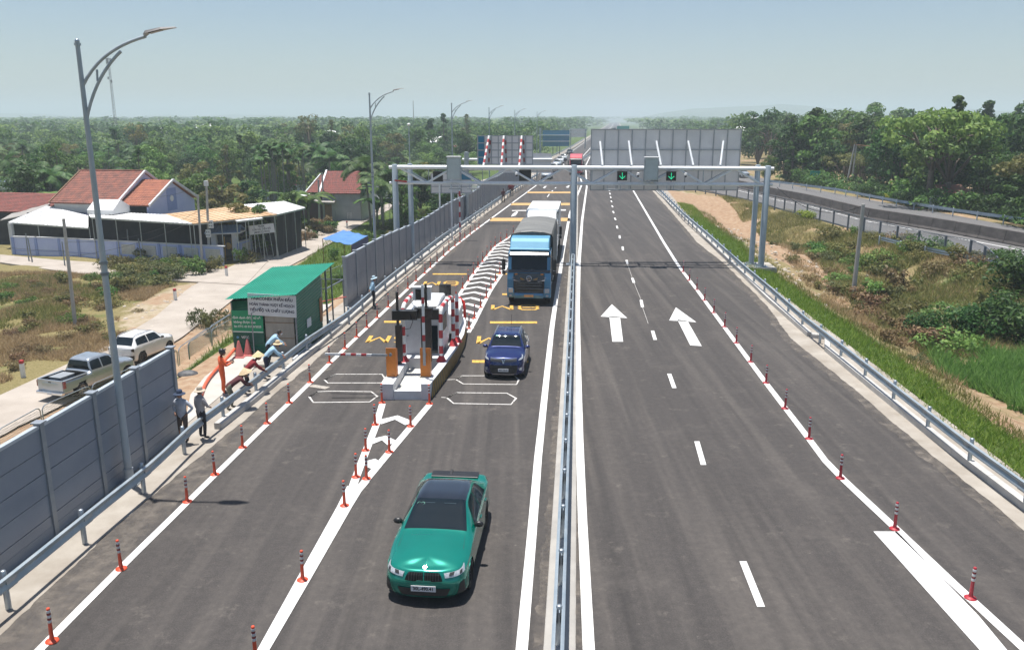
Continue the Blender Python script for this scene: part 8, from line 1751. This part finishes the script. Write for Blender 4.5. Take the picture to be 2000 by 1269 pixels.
for px, py, s, l in ((1935, 640, 1.15, 'dark leafy shrub, biggest at the right picture edge'), (1985, 600, 1.2, 'dark shrub behind the biggest one at the right edge'), (1890, 655, .85, 'dark shrub left of the biggest one'), (2010, 660, 1.1, 'dark shrub cut by the right picture edge')):
    p = G(px, py, -1.3); bush(p.x, p.y, terr(p.x, p.y), s, leafD, l, None, BIG)
p = G(1808, 672, -1.4); bush(p.x, p.y, terr(p.x, p.y), .75, leafD, 'compact dark green bush standing right of the lone concrete pole', None, BIG); p = G(1578, 438, -.5); bush(p.x, p.y, terr(p.x, p.y), 1.3, leafY, 'bright yellow green bush at the mesh fence', None); p = G(1810, 505, -.6); bush(p.x, p.y, terr(p.x, p.y), 1.5, leafM, 'fresh green bush growing against the mesh fence', None)
PLF = GP([(215, 525), (260, 505), (370, 512), (400, 535), (330, 560), (215, 575)], VZ); scatter_bush(36, PLF, [leafO, leafM, leafO, leafG], .8, 1.35, 'on the weedy mound in front of the garden wall', 'on the weedy mound')
PLG = GP([(0, 550), (200, 540), (220, 600), (130, 640), (0, 650)], VZ); scatter_bush(24, PLG, [leafO, leafM, leafG, leafB], .5, 1.0, 'in the field left of the tall lamp', 'in the field')
scatter_bush(18, GP([(0, 640), (300, 590), (330, 640), (150, 700), (0, 730)], VZ), [leafB, leafO, leafB], .35, .75, 'in the dry lower field', 'in the dry lower field')
scatter_bush(30, [(-34, 101), (-23, 96), (-22, 112), (-36, 116)], [leafB, leafO, leafB, leafM], .8, 1.4, 'in front of the red roofed grey house', 'in front of the grey house'); scatter_bush(40, [(-20, 66), (-17.5, 60), (-11, 88), (-4, 128), (-12, 134), (-18, 95)], [leafM, leafL, leafO], .7, 1.3, 'between the village road and the long barrier', 'between village road and barrier')
def understory(polys, n, s0, s1, mat, seed, label):
    r = np.random.default_rng(seed); Q = []; B = [np.empty(0)] * 3
    for i in range(3): me = BUSH[i]; a = np.empty(len(me.vertices) * 3, np.float32); me.vertices.foreach_get('co', a); B[i] = a.reshape(-1, 4, 3)
    P = inpolys(polys)(r, n)
    for i, (x, y) in enumerate(P): s = r.uniform(s0, s1); th = r.random() * 6.28; c, q = math.cos(th), math.sin(th); V = B[i % 3] * s; Q.append(np.stack([V[..., 0] * c - V[..., 1] * q, V[..., 0] * q + V[..., 1] * c, V[..., 2]], axis=-1) + np.array([x, y, terr(x, y) - .1]))
    o = bpy.data.objects.new('understory', npmesh('understory', np.concatenate(Q), 4, mat)); COL.objects.link(o); tag(o, label, 'undergrowth', kind='stuff')
RU = [(52, 64), (60, 66), (57, 105), (52, 150), (46.5, 150), (49.5, 100)]; LU = [(-34, 98), (-70, 100), (-72, 108), (-34, 107)]
for px, py, mt in ((438, 492, leafM), (474, 516, leafM), (484, 514, leafO), (367, 480, leafD), (420, 527, leafO), (408, 533, leafO), (388, 640, leafG), (410, 655, leafG), (432, 640, leafG)): p = G(px, py, VZ); bush(p.x, p.y, VZ, 1.0 if py < 600 else .75, mt, '%s shrub %s' % (tn[mt.name], 'near the garden gate' if py < 600 else 'by the mesh fence left of the shed'), 'shrubs near the gate' if py < 600 else 'shrubs by the mesh fence', sz=1.5)
# grass ---------------------------------------------------------------
def grassmat(name, a, b_, c_): return leafmat(name, a, b_, c_, .5, 0, .8)
gG = grassmat('grass_green', (0.0945, 0.176, 0.0203), (0.162, 0.257, 0.0338), (0.27, 0.338, 0.0675)); gD = grassmat('grass_dry', (0.27, 0.216, 0.108), (0.405, 0.324, 0.162), (0.54, 0.446, 0.243)); gO = grassmat('grass_olive', (0.135, 0.149, 0.0405), (0.216, 0.216, 0.0675), (0.324, 0.284, 0.121)); gR = grassmat('reed_green', (.10, .19, .04), (.17, .29, .06), (.26, .38, .11))
def grass(name, label, fn, n, h, w_, mat, seed, lean=.35, zf=terr, clump=0):
    r = np.random.default_rng(seed); P = fn(r, n); z = np.array([zf(a, b) for a, b in P]); P = np.column_stack([P, z - .02]); n = len(P)
    az = r.random(n) * 6.283; t = np.column_stack([np.cos(az), np.sin(az), np.zeros(n)]) * (w_ * r.uniform(.6, 1.3, (n, 1))); H_ = h * r.uniform(.45, 1.15, (n, 1)); l2 = r.normal(size=(n, 2)) * lean
    tip = P + np.column_stack([l2[:, 0] * H_[:, 0], l2[:, 1] * H_[:, 0], H_[:, 0]]); me = npmesh(name, np.stack([P - t, P + t, tip], axis=1), 3, mat); o = bpy.data.objects.new(name, me); COL.objects.link(o); return tag(o, label, 'grass', kind='stuff')
def inpolys(polys, keep=None):
    def fn(r, n):
        out = []; xs = [p[0] for q in polys for p in q]; ys = [p[1] for q in polys for p in q]
        while len(out) < n:
            X = r.uniform(min(xs), max(xs), 4000); Y = r.uniform(min(ys), max(ys), 4000)
            for x, y in zip(X, Y):
                if any(inpoly(x, y, q) for q in polys) and (keep is None or keep(x, y)): out.append((x, y))
                if len(out) >= n: break
        return np.array(out)
    return fn
def band(d0, d1, y0, y1):
    def fn(r, n): Y = y0 + (y1 - y0) * r.random(n) ** 1.3; D = d0 + (d1 - d0) * r.random(n); return np.array([(interp(RX, y) + d + .25 * hnoise(d, y, .8), y) for y, d in zip(Y, D)])
    return fn
grass('verge_grass', 'bright green grass strip along the right guardrail', band(.55, 2.7, 15, 105), 26000, .27, .022, gG, 1, .6)
grass('verge_grass', 'drier grass mixed beyond the right verge', band(2.2, 4.2, 15, 100), 9000, .34, .02, gO, 2)
grass('slope_grass', 'tall fresh green grass on the embankment left of the concrete pad', inpolys([P_GRASSL]), 26000, .55, .028, gG, 3, .3)
grass('scrub_grass', 'dry grass and weeds between the verge and the old highway', inpolys([PR1, PR2], lambda x, y: hnoise(x, y, .5) > -.12), 22000, .45, .024, gD, 4, .5)
grass('scrub_grass', 'olive weeds in the scrub below the old highway', inpolys([PR1], lambda x, y: hnoise(x, y, .4) < .25), 30000, .55, .032, gO, 5, .6)
PUP = GP([(1400, 392), (1560, 432), (1640, 470), (1660, 520), (1560, 490), (1490, 455), (1440, 420)], -.9); grass('scrub_grass', 'dry tufts on the bank between the sand and the mesh fence', inpolys([PUP], lambda x, y: hnoise(x, y, .4) > -.2), 14000, .42, .035, gD, 9, .5); grass('scrub_grass', 'greenish tufts on the bank below the mesh fence', inpolys([PUP], lambda x, y: hnoise(x, y, .3) < .05), 9000, .5, .04, gO, 10, .5)
PREED = GP([(1810, 690), (1880, 680), (2050, 700), (2050, 830), (1930, 800), (1840, 745)], -1.4); grass('reed_grass', 'lush broad bladed green grass patch at the right picture edge', inpolys([PREED], lambda x, y: hnoise(x, y, .45) > .0), 8000, .75, .035, gR, 6, .5)
PF = GP([(0, 535), (130, 535), (380, 560), (430, 570), (330, 640), (130, 720), (0, 760)], VZ); grass('field_grass', 'dry yellow grass of the field left of the village road', inpolys([PF], lambda x, y: hnoise(x, y, .3) > -.22 and not inpoly(x, y, P_DIRTL)), 42000, .38, .026, gD, 7, .5); grass('field_grass', 'green weeds among the dry grass of the left field', inpolys([PLG, PLF], lambda x, y: hnoise(x, y, .35) > -.1), 14000, .5, .032, gO, 8, .5)
understory([RU], 70, 1.6, 3.0, leafM, 21, 'undergrowth along the edge of the woods beyond the old highway'); understory([RU], 45, 1.6, 2.8, leafD, 22, 'darker undergrowth along the edge of the woods beyond the old highway'); understory([LU], 40, 1.1, 1.9, leafM, 23, 'undergrowth at the woodland edge behind the village houses')
# stones and rubble ---------------------------------------------------
stm = pm('rubble', (.42, .36, .29), .9, c2=(.55, .49, .41), scale=3); rm = MB(); r_ = random.Random(2)
for i in range(420):
    if i < 300: x, y = r_.gauss(22.5, 2.6), r_.gauss(68, 10); x = max(x, interp(RX, y) + 3.2)
    else: p = G(r_.uniform(240, 450), r_.uniform(550, 640), VZ); x, y = p.x, p.y
    s = r_.uniform(.05, .2); rm.ell((x, y, terr(x, y)), (s, s * r_.uniform(.6, 1.2), s * .6), 6, 4)
tag(rm.build('rubble', stm), 'loose stones and clods scattered over bare earth', 'rubble', kind='stuff')
for cx, cy, n, l in ((G(722, 414, VZ).x, G(722, 414, VZ).y, 160, 'heap of broken tan rubble beside the whitewashed house wall'), (G(600, 462, VZ).x, G(600, 462, VZ).y, 90, 'low heap of brick rubble right of the black netting')):
    mb = MB(); 
    for i in range(n): a, q = r_.random() * 6.28, r_.random() ** .5 * 2.2; s = r_.uniform(.12, .35); mb.cbox((q * math.cos(a), q * math.sin(a), max(0, 1.1 - q * .5) * r_.random()), (s * 1.4, s, s * .8), r_.random() * 3, r_.random(), r_.random())
    o = mb.build('rubble_heap', stm); o.location = (cx, cy, VZ); tag(o, l, 'rubble heap', kind='stuff')
for px, py, l, kx in ((493, 488, 'flower pot by the netting wall, left', 0), (568, 472, 'large grey pot by the netting corner', 1), (580, 470, 'second grey pot by the netting corner', 2)):
    t = thing('plant_pot', l, 'plant pot', G(px, py, VZ)); mb = MB(); mb.lathe([(.2, 0), (.34, .45), (.38, .5), (.3, .5), (0, .42)], 12); mb.build('pot', conc, t, smooth=True); mb = link('foliage', BUSH[0], t, (0, 0, .4), None, (.4, .4, .5))
# ================================================================== HAZE
hz = bpy.data.materials.new('haze'); hz.use_nodes = True; N_, L_ = nodes(hz); N_.remove(N_['Principled BSDF'])
pv = N_.new('ShaderNodeVolumePrincipled'); pv.inputs['Color'].default_value = (.72, .82, .90, 1); pv.inputs['Density'].default_value = .00055; pv.inputs['Anisotropy'].default_value = .0
L_.new(pv.outputs[0], N_['Material Output'].inputs['Volume'])
mb = MB(); mb.box(-5200, 5200, -60, 6600, -9, 95); o = mb.build('haze', hz); o['kind'] = 'stuff'
